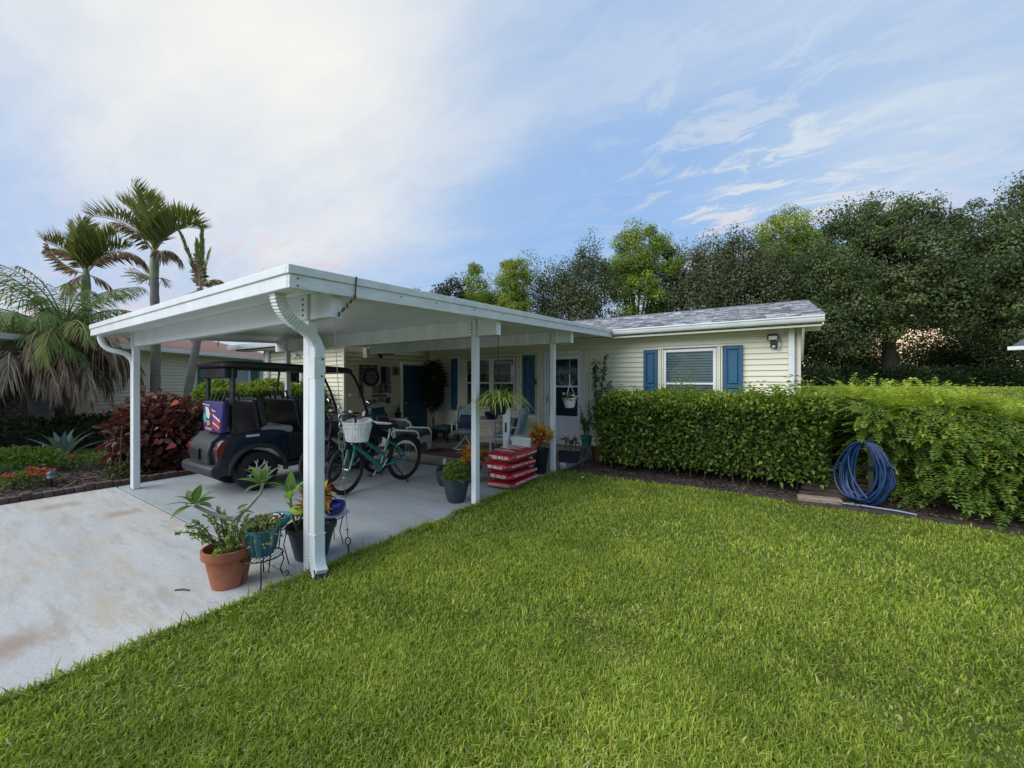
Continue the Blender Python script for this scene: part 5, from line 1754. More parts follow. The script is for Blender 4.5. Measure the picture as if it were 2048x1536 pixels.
def sprigs(n, x0, x1, y0, y1, z, h, L, W, cols, pairs=5, lean=.35):
    P, D, N, LL = [], [], [], []
    for k in range(n):
        b = np.array([random.uniform(x0, x1), random.uniform(y0, y1), z - .05])
        d = np.array([random.gauss(0, lean), random.gauss(0, lean), 1.0]); d /= np.linalg.norm(d)
        hh = h * random.uniform(.5, 1.2)
        for q in range(pairs):
            for s in (0, pi):
                a = q * 1.57 + s + random.uniform(-.3, .3)
                P.append(b + d * hh * (q + 1) / pairs)
                o = np.array([cos(a), sin(a), .55]); D.append(o)
                N.append(np.array([-cos(a) * .5, -sin(a) * .5, 1]))
                LL.append(L * (1.1 - .5 * q / pairs) * random.uniform(.8, 1.2))
    LL = np.array(LL)
    return leaf_set(P, D, N, LL, LL * W / L, cols, None, fold=.22, droop=.1)


def core_box(b, x0, x1, y0, y1, z0, z1):
    loft(b, [[(x, y, z) for x, y in rrect(x0 + i, x1 - i, y0 + i, y1 - i, .12, 4)] for z, i in ((z0, .1), (z0 + .2, 0), (z1 - .2, 0), (z1, .12))])


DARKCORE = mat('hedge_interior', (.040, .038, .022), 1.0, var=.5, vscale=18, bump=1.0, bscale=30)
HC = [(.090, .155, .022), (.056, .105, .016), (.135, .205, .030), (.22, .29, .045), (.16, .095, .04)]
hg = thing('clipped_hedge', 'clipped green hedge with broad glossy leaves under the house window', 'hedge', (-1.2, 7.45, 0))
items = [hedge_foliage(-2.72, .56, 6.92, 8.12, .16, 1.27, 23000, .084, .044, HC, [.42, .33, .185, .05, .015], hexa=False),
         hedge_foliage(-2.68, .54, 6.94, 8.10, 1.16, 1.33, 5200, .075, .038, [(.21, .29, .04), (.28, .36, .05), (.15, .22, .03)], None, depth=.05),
         sprigs(90, -2.6, .5, 6.95, 7.9, 1.33, .22, .10, .046, [(.21, .29, .04), (.28, .35, .05)]),
         sprigs(24, -.25, .5, 6.95, 7.5, 1.34, .34, .12, .055, [(.22, .31, .04), (.30, .37, .055)]),
         sprigs(6, -1.45, -1.15, 7.0, 7.3, 1.32, .45, .10, .046, [(.20, .29, .04), (.26, .33, .05)], pairs=7, lean=.15)]
V, F, T = join_arrays(items)
put('foliage', npmesh('foliage', V - np.array([-1.2, 7.45, 0]), F, T), LEAF_GLOSSY, hg)
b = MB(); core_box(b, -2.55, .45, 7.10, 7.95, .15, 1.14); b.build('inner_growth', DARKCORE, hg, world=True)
for k in range(14):
    x = -2.5 + k * .215 + random.uniform(-.05, .05)
    b = MB(); b.tube([(x, 7.15 + random.uniform(-.05, .25), 0), (x + random.uniform(-.06, .06), 7.2, .25)], .012, 6); b.build('stem', STEMB, hg, world=True)


def spray_arrays(n, origin_fn, cols, w, L=.34, leaflets=9, ll=.042, lw=.019):
    """arching twigs with paired leaflets"""
    P, D, N, LL = [], [], [], []
    for k in range(n):
        p, d = origin_fn()
        p = np.array(p, float); d = np.array(d, float); d /= np.linalg.norm(d)
        ln = L * random.uniform(.6, 1.25)
        st = ln / leaflets
        for q in range(leaflets):
            d = d + np.array([0, 0, -.055]); d /= np.linalg.norm(d)
            p = p + d * st
            side = np.cross(d, (0, 0, 1.)); side /= max(np.linalg.norm(side), 1e-6)
            up = np.cross(side, d)
            for s in (-1, 1):
                P.append(p); D.append(side * s + d * .55 + up * .12); N.append(up + side * s * -.2)
                LL.append(ll * (1.05 - .4 * q / leaflets) * random.uniform(.8, 1.2))
        P.append(p); D.append(d); N.append(up); LL.append(ll)
    LL = np.array(LL)
    return leaf_set(P, D, N, LL, LL * lw / ll, cols, w, fold=.18, droop=.08)


hx0, hx1, hy0, hy1 = .90, 6.4, 6.95, 8.3


def h2z(x, y=7.4):
    """uneven top: high beside the hose, falling away to the right"""
    return max(.98, 1.42 - .36 * max(0, x - 1.75)) + .07 * sin(x * 2.7 + .6) + .05 * sin(x * 6.1 + y * 3) + .04 * sin(y * 5)


def h2front(x, z):
    """bulging face, hollowed behind the hose"""
    h = h2z(x)
    t = min(1, max(0, z / h))
    y = hy0 - .34 * sin(pi * t ** .8) * (.7 + .3 * sin(x * 3.3 + 1)) + .10 * (1 - t)
    hol = max(0, 1 - abs(x - 1.02) / .55) * (1 if z < .80 else max(0, 1 - (z - .80) / .3))
    return y + .75 * hol


def h2_top():
    x = random.uniform(hx0 - .1, hx1 - .3); y = random.uniform(hy0 - .15, hy1)
    a = random.uniform(0, 2 * pi)
    return (x, y, h2z(x, y) - .10), (cos(a) * .8, sin(a) * .8 - .25, random.uniform(.35, 1.2))


def h2_front():
    x = random.uniform(hx0 + .05, hx1 - .3); z = h2z(x) * random.uniform(.10, 1.0)
    return (x, h2front(x, z) + random.uniform(.02, .20), z), (random.gauss(0, .6), -1.0, random.uniform(-.35, .6))


def h2_side():
    y = random.uniform(hy0 + .3, hy1 + .2); z = 1.35 * random.uniform(.10, 1.0)
    return (hx0 - .05 + random.uniform(-.02, .15) + .3 * max(0, 7.6 - y) * (z < .8), y, z), (-1.0, random.gauss(0, .6), random.uniform(-.2, .6))


h2 = thing('jasmine_hedge', 'loose bright yellow-green hedge with fine leaflets behind the blue hose', 'hedge', (3.2, 7.7, 0))
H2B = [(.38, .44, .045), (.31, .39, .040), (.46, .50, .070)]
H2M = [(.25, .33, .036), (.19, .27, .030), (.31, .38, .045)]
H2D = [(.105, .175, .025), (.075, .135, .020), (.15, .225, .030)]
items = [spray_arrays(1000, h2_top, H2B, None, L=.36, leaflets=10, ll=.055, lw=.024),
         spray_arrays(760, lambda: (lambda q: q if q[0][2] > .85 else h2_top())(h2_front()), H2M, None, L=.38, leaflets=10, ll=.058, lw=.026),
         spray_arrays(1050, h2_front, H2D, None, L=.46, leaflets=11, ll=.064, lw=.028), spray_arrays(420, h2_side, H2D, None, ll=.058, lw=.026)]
n = 15000
X_ = rng.uniform(hx0, hx1, n); Z_ = rng.uniform(.08, 1, n)
P = np.array([(x, h2front(x, z * h2z(x)) + random.expovariate(9) + .10, z * h2z(x) - .04) for x, z in zip(X_, Z_)])
D = unit(rng.normal(0, .6, (n, 3)) + np.array([0, -.7, .2])); N = unit(rng.normal(0, .5, (n, 3)) + np.array([0, -.3, 1.]))
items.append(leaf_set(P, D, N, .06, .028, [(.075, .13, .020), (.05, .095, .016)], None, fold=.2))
items.append(sprigs(70, hx0 + .1, 2.1, hy0 - .1, hy1 - .3, 1.30, .34, .055, .024, H2B, pairs=9, lean=.45))
V, F, T = join_arrays(items)
put('foliage', npmesh('foliage', V - np.array([3.2, 7.7, 0]), F, T), LEAF, h2)
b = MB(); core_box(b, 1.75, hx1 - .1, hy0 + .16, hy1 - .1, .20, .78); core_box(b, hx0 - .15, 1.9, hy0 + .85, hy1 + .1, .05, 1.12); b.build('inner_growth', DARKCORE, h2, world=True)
for k in range(16):
    x = hx0 + .25 + k * .3
    b = MB(); b.tube([(x, hy0 + .6, 0), (x + random.uniform(-.1, .1), hy0 + .55, .3)], .014, 6); b.build('stem', STEMB, h2, world=True)

# hedge beyond the golf cart
h3 = thing('side_hedge', 'yellow-green leafy hedge beyond the golf cart on the left', 'hedge', (-9.2, 4.4, 0))
items = [hedge_foliage(-9.75, -8.75, 3.05, 5.45, .1, 1.38, 11000, .085, .040, [(.085, .15, .018), (.055, .11, .014), (.14, .20, .03)], None, lump=.14, depth=.10, back=.5),
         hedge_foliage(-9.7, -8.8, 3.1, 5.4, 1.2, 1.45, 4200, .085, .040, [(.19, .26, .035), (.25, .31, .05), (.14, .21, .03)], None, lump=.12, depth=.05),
         sprigs(60, -9.7, -8.8, 3.1, 5.4, 1.42, .24, .09, .04, [(.20, .28, .04), (.26, .32, .05)])]
V, F, T = join_arrays(items)
put('foliage', npmesh('foliage', V - np.array([-9.2, 4.4, 0]), F, T), LEAF, h3)
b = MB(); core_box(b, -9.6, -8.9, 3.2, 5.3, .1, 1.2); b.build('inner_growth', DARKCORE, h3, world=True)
# dark hedge under the neighbour's wall (runs along the wall, away from us)
h4 = thing('foundation_hedge', 'low dark green hedge along the wall of the left neighbour', 'hedge', (-13.15, .29, 0), YAW)
V, F, T = hedge_foliage(.25, 1.0, -.5, 7.6, .05, .72, 9000, .10, .05, [(.035, .065, .018), (.025, .05, .014), (.06, .09, .025)], None, lump=.1, depth=.08)
put('foliage', npmesh('foliage', V, F, T), LEAF, h4)
b = MB(); core_box(b, .32, .92, -.4, 7.5, .04, .6); b.build('inner_growth', DARKCORE, h4)

# ================================================================== red copperleaf shrub
sh = thing('copperleaf_shrub', 'dark red broad-leaved shrub with a few pink leaves in left bed', 'shrub', (-9.15, 2.35, 0))
n = 2300
u = rand_dirs(n)
u[:, 2] = np.abs(u[:, 2]) * 1.0
rad = 1.0 - rng.exponential(.13, n) + .10 * rng.normal(size=n)
ctr = np.array([[-9.30, 2.30, .56], [-9.1, 2.45, .62], [-9.0, 2.85, .60], [-9.6, 2.6, .66]])
rs = np.array([[.40, .42, .58], [.55, .55, .68], [.55, .55, .62], [.6, .7, .70]])
k = rng.integers(0, 4, n)
low = rng.uniform(0, 1, n) < .38
u[:, 2] = np.where(low, -rng.uniform(0, .85, n), u[:, 2])
u = unit(u)
P = ctr[k] + rs[k] * u * rad[:, None]
D = unit(u * .9 + rng.normal(0, .6, (n, 3)) + np.array([0, 0, .1]))
N = unit(u + np.array([0, 0, .8]) + rng.normal(0, .5, (n, 3)))
V, F, T = leaf_set(P, D, N, .14 * rng.uniform(.7, 1.2, n), .088, [(.085, .022, .020), (.055, .018, .016), (.125, .042, .034), (.10, .026, .028), (.18, .075, .055)], [.32, .3, .2, .13, .05], fold=.15, droop=.15, hexa=True)
put('foliage', npmesh('foliage', V - np.array([-9.15, 2.35, 0]), F, T), LEAF, sh)
PINKL = nice_leaf('pink_leaf', .62, .3, .1, (.46, .07, .09), (.55, .16, .15))
for (px, py, D_, a) in ((337, 862, 6.75, .4), (318, 880, 6.7, -1.9), (358, 802, 6.8, -.5), (352, 888, 6.7, -1.2)):
    p = at(px, D_); z = 1.6 - (py - 762) / 800 * D_
    place(sh, PINKL, LEAF, p + Vector((0, 0, z)) - Vector(sh.location), YAW - pi / 2 + a, -.5, 1.1, .17)
for k in range(10):
    a = random.uniform(0, 2 * pi)
    b = MB(); p0 = Vector((random.uniform(-.25, .2), random.uniform(-.5, .45), 0)); b.tube([p0, p0 + Vector((.1 * cos(a), .1 * sin(a), .35)), p0 + Vector((.28 * cos(a), .28 * sin(a), .85))], [.02, .015, .008], 6); b.build('stem', STEMB, sh)

# ================================================================== agave
ag = thing('agave', 'blue-grey agave with broad pointed leaves in the left bed', 'agave', tuple(at(125, 8.0)))
AGL = nice_leaf('agave_leaf', .20, .35, .55, (.13, .20, .19), (.17, .25, .235), waist=.42, n=8)
AGL2 = nice_leaf('agave_leaf', .17, .9, .55, (.12, .19, .17), (.16, .24, .22), waist=.42, n=8)
for k in range(19):
    a = k * 2.4
    e = radians(82 - k * 4.1)
    place(ag, AGL if k < 12 else AGL2, LEAF_GLOSSY, (.05 * cos(a), .05 * sin(a), .06 - .002 * k), a, e, 0, .62 + .012 * k, W=1.0 if k < 12 else .9)
b = MB(); b.ball((0, 0, .04), (.10, .10, .09), 12, 8); b.build('heart', mat('agave_heart', (.12, .18, .16), .6), ag)


def bushlet(name, label, loc, r, h, n, L, cols, cat='plant', flowers=None, group=None, W=None, w=None):
    t = thing(name, label, cat, loc, 0, group)
    u = rand_dirs(n); u[:, 2] = np.abs(u[:, 2])
    rad = rng.uniform(.35, 1, n) ** .6
    P = np.stack([u[:, 0] * r * rad, u[:, 1] * r * rad, .03 + u[:, 2] * (h - .06) * rad + .04], 1)
    D = unit(u + rng.normal(0, .5, (n, 3)) + np.array([0, 0, .2]))
    N = unit(np.array([0, 0, 1.]) + rng.normal(0, .5, (n, 3)))
    V, F, T = leaf_set(P, D, N, L * rng.uniform(.7, 1.2, n), (W or L * .5), cols, w, fold=.2, droop=.15)
    put('foliage', npmesh('foliage', V, F, T), LEAF, t)
    for k in range(5):
        a = k * 2 * pi / 5
        b = MB(); b.tube([(0, 0, 0), (.4 * r * cos(a), .4 * r * sin(a), h * .5)], .006, 5); b.build('stem', STEMG, t)
    if flowers:
        nf, col, fl = flowers
        u = rand_dirs(nf); u[:, 2] = np.abs(u[:, 2]) + .2; u = unit(u)
        for q in range(nf):
            pb = np.array([u[q, 0] * r * .95, u[q, 1] * r * .95, .05 + u[q, 2] * h * .95])
            m_ = 9
            dd = rand_dirs(m_); dd[:, 2] = np.abs(dd[:, 2])
            V, F, T = leaf_set(np.tile(pb, (m_, 1)) + dd * .01, dd, unit(dd + rng.normal(0, .5, (m_, 3))), fl, fl * .6, [col, tuple(min(1, c * 1.3) for c in col)], None, fold=.1)
            put('flower_head', npmesh('flower_head', V, F, T), LEAF, t)
    return t


bushlet('lawn_shrub', 'spreading light green shrub at the left edge beyond driveway', tuple(at(25, 6.9)), .75, .42, 1500, .09, [(.10, .17, .025), (.15, .22, .035), (.06, .11, .018)], 'shrub')
bushlet('ixora_plant', 'low plant with coral red flower heads at the bed edge', tuple(at(58, 6.05)), .32, .24, 500, .06, [(.09, .15, .03), (.06, .11, .02), (.20, .22, .05)], 'plant', flowers=(15, (.42, .05, .045), .055))
bushlet('flowering_plant', 'small plant with few red flowers beside the agave', tuple(at(172, 7.3)), .34, .27, 420, .06, [(.07, .13, .03), (.05, .09, .02), (.17, .20, .04)], 'plant', flowers=(5, (.36, .05, .035), .04))
bushlet('groundcover_plant', 'low dull green plant next to the white spigot pipe', tuple(at(255, 6.6)), .28, .26, 380, .07, [(.07, .10, .03), (.05, .075, .02), (.12, .13, .05)], 'plant')
bushlet('groundcover_plant', 'dark low plant in front of the light green shrub', tuple(at(20, 6.25)), .35, .22, 420, .08, [(.035, .06, .025), (.05, .08, .03)], 'plant')

# white spigot pipe
t = thing('spigot_pipe', 'white plastic pipe with a spigot elbow in the left bed', 'pipe', tuple(at(246, 6.9)))
b = MB(); b.tube([(0, 0, 0), (0, 0, .36)], .024, 10); b.tube([(0, 0, .34), (0, 0, .40)], .032, 10); b.build('riser', WHITE, t)
b = MB(); b.tube([(.0, .02, .22), (.34, .22, .22)] + bend((.34, .22, .22), (.39, .25, .22), (.39, .25, .12), 5), .020, 8); b.build('branch', WHITE, t)
# solar stake light
t = thing('path_light', 'small dark solar path light with star-shaped lens in mulch', 'path light', tuple(at(103, 6.0)))
b = MB(); b.tube([(0, 0, 0), (0, 0, .16)], .012, 8); b.build('stake', BLACKP, t)
b = MB(); b.lathe([(.001, .15), (.045, .15), (.05, .20), (.001, .20)], 18); b.build('lens', mat('pale_lamp_lens', (.55, .58, .62), .3, vscale=60, col2=(.15, .16, .2)), t)
b = MB(); b.lathe([(.001, .255), (.03, .25), (.065, .215), (.065, .202), (.001, .202)], 18); b.build('cap', mat('navy_cap', (.03, .035, .08), .35), t)
# fallen palm debris in the bed
for px, D_, a in ((330, 6.9, .5), (215, 6.6, 1.1), (140, 6.1, -.4)):
    b = MB(); b.tube([(-.3, 0, .02), (0, .04, .045), (.3, -.02, .02)], [.008, .01, .005], 6)
    tag(b.build('dry_stalk', mat('dry_stalk', (.30, .22, .15), .9), loc=tuple(at(px, D_)), rot=(0, 0, a)), {330: 'dry stalk on mulch in front of the dark red shrub', 215: 'dry stalk on mulch near the left carport post', 140: 'dry stalk on mulch beside the solar path light'}[px], 'stalk', 'dry stalks on the mulch')
# ================================================================== palms
GREENF = [(.125, .19, .050), (.17, .24, .066), (.09, .14, .038)]
YELF = [(.26, .27, .06), (.17, .21, .045)]
DEADF = [(.44, .33, .23), (.31, .22, .155), (.54, .42, .31), (.21, .15, .105)]
OLIVEF = [(.15, .18, .04), (.10, .13, .03), (.24, .22, .07)]


def frond(az, e0, e1, L, nl, ll, lw, cols, stiff=.5, droop=.35, twist=0.0, ragged=0.0, vshape=.5, fwd=.55, wide=1.0, jit=.12, hexa=False):
    """one feather frond from the origin: a rachis and paired leaflets"""
    seg = 22
    p = np.zeros(3)
    pts, tan = [], []
    for i in range(seg + 1):
        t = i / seg
        e = e0 + (e1 - e0) * t ** 1.3
        d = np.array([cos(az) * cos(e), sin(az) * cos(e), sin(e)])
        pts.append(p.copy()); tan.append(d)
        p = p + d * L / seg
    pts, tan = np.array(pts), np.array(tan)
    tt = np.linspace(.14, 1, nl)
    P, D, N, LL = [], [], [], []
    for t in tt:
        for s in (-1, 1):
            if random.random() < ragged: continue
            i = min(seg, int(t * seg)); f = t * seg - i
            q = pts[i] + (pts[min(seg, i + 1)] - pts[i]) * f
            d = tan[i]
            side = np.array([-sin(az), cos(az), 0]) * s
            up = np.cross(side, d) * s
            if up[2] < 0: up = -up
            dd = side * wide * (1 - .45 * t) + d * (fwd + .5 * t) + up * vshape + rng.normal(0, jit, 3) + np.array([0, 0, -1]) * (1 - stiff) * .8
            P.append(q); D.append(dd); N.append(up + rng.normal(0, .2, 3))
            LL.append(ll * (.45 + .75 * sin(pi * min(1, .12 + t * .85))) * random.uniform(.8, 1.15))
    LL = np.array(LL)
    A = leaf_set(P, D, N, LL, lw, cols, None, fold=.1, droop=droop, hexa=hexa)
    # rachis
    b = MB(); b.tube([tuple(x) for x in pts], [.016 * (1 - .8 * i / seg) + .003 for i in range(seg + 1)], 5)
    v = np.array([tuple(x) for x in b.v]); fq = [f for f in b.f if len(f) == 4]
    f3 = np.array([(f[0], f[1], f[2]) for f in fq] + [(f[0], f[2], f[3]) for f in fq])
    c = np.tile(np.array(cols[0]) * 1.25, (len(v), 1))
    return join_arrays([A, (v, f3, c)])


def add_frond(parent, loc, m=LEAF, **kw):
    V, F, T = frond(**kw)
    return put('frond', npmesh('frond', V, F, T), m, parent, loc)


PTRUNK = mat('ringed_palm_trunk', (.20, .185, .165), .9, var=.3, vscale=14, bump=.8, bscale=14, stretch=(.3, .3, 3))
PTRUNK2 = mat('rough_palm_trunk', (.10, .075, .055), .95, var=.4, vscale=16, bump=1.0, bscale=22)


def trunk(parent, pts, r0, r1, m, n=12, name='trunk'):
    b = MB()
    k = len(pts)
    fine_ = []
    for i in range(k - 1):
        for q in range(10):
            fine_.append(Vector(pts[i]).lerp(Vector(pts[i + 1]), q / 10))
    fine_.append(Vector(pts[-1]))
    kk = len(fine_) - 1
    b.tube(fine_, [r0 + (r1 - r0) * i / kk + .012 * (i % 2) * r0 / .12 for i in range(kk + 1)], n)
    return b.build(name, m, parent)


# broad drooping palm with a skirt of dead fronds
p1 = thing('date_palm', 'bushy feather palm with grey dead fronds hanging below its crown', 'palm tree', tuple(at(128, 9.3)))
trunk(p1, [(0, 0, 0), (.03, .02, 1.4), (0, 0, 2.55)], .15, .17, PTRUNK2)
for k in range(28):
    a = k * 2.399 + random.uniform(-.2, .2)
    e0 = radians(random.uniform(30, 84)) if k < 21 else radians(random.uniform(0, 28))
    add_frond(p1, (0, 0, 2.72), az=a, e0=e0, e1=e0 - radians(random.uniform(50, 85)), L=random.uniform(1.7, 2.3), nl=36, ll=.40, lw=.025, fwd=.60, wide=.85, jit=.14, hexa=True, cols=GREENF if k < 20 else YELF + GREENF[:1], stiff=.35, droop=.55, vshape=.25)
for k in range(24):
    a = k * 2.399 + 1
    e0 = radians(random.uniform(-35, 40))
    add_frond(p1, (.06 * cos(a), .06 * sin(a), 2.60 - .014 * k), LEAF_DRY, az=a, e0=e0, e1=radians(random.uniform(-110, -95)), L=random.uniform(1.4, 2.15), nl=26, ll=.38, lw=.034, cols=DEADF, stiff=-.6, droop=.7, ragged=.1, vshape=0)
# second palm of the same kind at the left edge
p2 = thing('date_palm', 'feather palm with a rough diamond patterned trunk at left edge', 'palm tree', tuple(at(24, 8.4)))
tr_ = trunk(p2, [(0, 0, 0), (.02, 0, 1.0), (0, .02, 2.35)], .17, .15, PTRUNK2)
BOOT = None
b = MB(); b.prism([(-.05, 0), (.05, 0), (.028, .075), (-.028, .075)], 'y', -.035, .01); BOOT = b.mesh('leaf_base'); BOOT.materials.append(mat('leaf_base', (.17, .135, .10), .9, var=.3, vscale=20))
for r_ in range(16):
    for q in range(8):
        a = q * pi / 4 + (r_ % 2) * pi / 8
        o = put('leaf_base', BOOT, None, tr_, (.165 * cos(a), .165 * sin(a), .12 + r_ * .085), (radians(14), 0, a + pi / 2))
for k in range(9):
    a = k * 2.399 + .5
    e0 = radians(random.uniform(20, 80))
    add_frond(p2, (0, 0, 2.4), az=a, e0=e0, e1=e0 - radians(random.uniform(70, 110)), L=random.uniform(1.5, 2.0), nl=34, ll=.38, lw=.020, fwd=.60, wide=.85, jit=.14, hexa=True, cols=GREENF, stiff=.35, droop=.55, vshape=.25)
for k in range(16):
    a = k * 2.399 + 1
    add_frond(p2, (.05 * cos(a), .05 * sin(a), 2.3 - .02 * k), LEAF_DRY, az=a, e0=radians(random.uniform(-30, 25)), e1=radians(-105), L=random.uniform(1.1, 1.6), nl=34, ll=.40, lw=.03, cols=DEADF, stiff=-.5, droop=.7, vshape=0)


def spindle_palm(label, base, pts, ztop, crown, shaft=True, dead=(), r=.10):
    t = thing('manila_palm', label, 'palm tree', tuple(base), YAW)
    trunk(t, pts, r * 1.15, r * .92, PTRUNK)
    tp = Vector(pts[-1])
    if shaft:
        b = MB(); b.tube([tp, tp + Vector((0, 0, .30)), tp + Vector((0, 0, .62)), tp + Vector((0, 0, .80))], [r * .98, r * 1.08, r * .85, r * .5], 12); b.build('crownshaft', mat('crownshaft', (.20, .25, .12), .55, var=.15), t)
        tp = tp + Vector((0, 0, .68))
    for kw in crown: add_frond(t, tp, LEAF, **kw)
    for kw in dead: add_frond(t, tp + Vector((0, 0, -.05)), LEAF_DRY, **kw)
    return t


def fr(side, e0, e1, L, cols=OLIVEF, y=.0, **kw):
    """frond leaning to a side as seen from the lawn: side +1 right, -1 left, y = away"""
    az = atan2(y, side)
    d = dict(az=az, e0=radians(e0), e1=radians(e1), L=L, nl=56, ll=.64, lw=.044, cols=cols, stiff=1.0, droop=.06, vshape=.95)
    d.update(kw)
    return d


deadkw = dict(cols=DEADF, stiff=.0, droop=.5, vshape=.1, ragged=.15, ll=.26, lw=.024, nl=30)
# tall palm in the middle
spindle_palm('tallest palm, green feather crown on a pale green shaft', at(310, 11), [(0, 0, 0), (.02, 0, 2.4), (-.02, 0, 4.45)], 5, [
    fr(-1, 72, 25, 1.85, y=.2), fr(-1, 58, -8, 1.85, y=-.15), fr(1, 70, 5, 1.55, y=.1), fr(1, 55, -25, 1.65, y=-.1), fr(-.3, 84, 60, 1.75, y=-.5), fr(.35, 80, 40, 1.5, y=.6),
    fr(-.6, 62, 10, 1.7, y=.8), fr(.5, 66, 10, 1.6, y=-.8)],
    dead=[fr(-1, 62, 5, 1.5, y=.0, **deadkw), fr(1, 30, -95, .95, y=0, **deadkw), fr(.5, 30, -100, .7, y=-.3, **deadkw)])
# ivory fruit stalks under its shaft
t = thing('palm_fruit_stalk', 'cream coloured branching flower stalks under the tallest palm shaft', 'flower stalk', tuple(at(310, 11, 4.42)), YAW)
SPK = mat('cream_spadix', (.42, .38, .24), .8, var=.3, vscale=20)
for q in range(5):
    b = MB()
    a = random.uniform(-.5, .5)
    e_ = random.uniform(-.1, .35); Lq = random.uniform(.5, .75)
    for j in range(9):
        sp = random.uniform(-.5, .5)
        b.tube(bend((-.08, 0, 0), (-.35 * Lq * 1.2, .2 * a, e_ * .5), (-Lq * random.uniform(.7, 1.05), .4 * a + sp * .4, e_ * .4 + random.uniform(-.15, .2)), 6), .008, 4)
    b.build('branch', SPK, t)
for q in range(2):
    b = MB()
    for j in range(7):
        b.tube(bend((.06, 0, 0), (.25, 0, .05), (random.uniform(.3, .5), random.uniform(-.2, .2), -random.uniform(.05, .35)), 6), .008, 4)
    b.build('branch', mat('brown_spadix', (.17, .12, .10), .9), t)
# left palm
spindle_palm('palm with short upright crown and curling dead fronds, left of tallest palm', at(172, 11.4), [(0, 0, 0), (.0, 0, 2.2), (.0, 0, 4.0)], 4, [
    fr(-.5, 80, 50, 1.25, y=.2), fr(.1, 86, 70, 1.4, y=-.2), fr(.6, 72, 35, 1.35, y=.1), fr(-.9, 60, 15, 1.2, y=-.3), fr(.8, 58, 20, 1.25, y=.4), fr(-.2, 75, 50, 1.3, y=.7), fr(.3, 78, 50, 1.2, y=-.7)],
    dead=[fr(1, 62, -105, 2.5, y=.1, **dict(deadkw, fwd=1.2, lw=.045)), fr(1, 58, -105, 2.4, y=.2, **dict(deadkw, fwd=1.2, lw=.045)), fr(-1, 62, -20, 1.7, y=.1, **dict(deadkw, fwd=1.2, lw=.045)), fr(-1, 20, 75, 1.3, y=-.2, **dict(deadkw, fwd=1.2, lw=.045)), fr(.2, -20, -95, 1.0, y=-.8, **deadkw), fr(-.3, -30, -95, .9, y=-.6, **deadkw), fr(.4, -10, -95, .9, y=.3, **deadkw)])
# thin ragged palm
spindle_palm('thin ragged palm with bundled dying fronds and leaning grey trunk', at(362, 10.8), [(0, 0, 0), (.22, 0, 1.5), (.48, 0, 2.9), (.52, 0, 4.1)], 4, [
    fr(-1, 72, 66, 1.75, cols=OLIVEF, ll=.34, nl=26, fwd=3.0, vshape=.1), fr(.4, 86, 86, 1.6, y=-.2, cols=OLIVEF, ll=.30, nl=24, fwd=3.0, vshape=.1), fr(-.4, 82, 82, 1.3, y=.2, cols=YELF, ll=.30, nl=22, fwd=3.0, vshape=.1), fr(.2, 80, 75, 1.1, y=.4, cols=YELF, ll=.30, nl=22, fwd=3.0, vshape=.1)],
    shaft=False, r=.085, dead=[dict(q, ll=.22, lw=.032, fwd=1.6) for q in [fr(1, 60, -85, 1.0, y=.0, **deadkw), fr(-.3, -50, -95, 1.5, y=.2, **deadkw), fr(.3, -50, -95, 1.4, y=-.3, **deadkw), fr(.1, 80, 60, .9, y=-.3, **deadkw), fr(-.2, 70, 95, .8, y=.4, **deadkw), fr(-.8, -20, -95, 1.3, y=-.2, **deadkw), fr(.7, -60, -95, 1.5, y=.3, **deadkw)]])
b = MB()  # another leaning bare trunk beside it

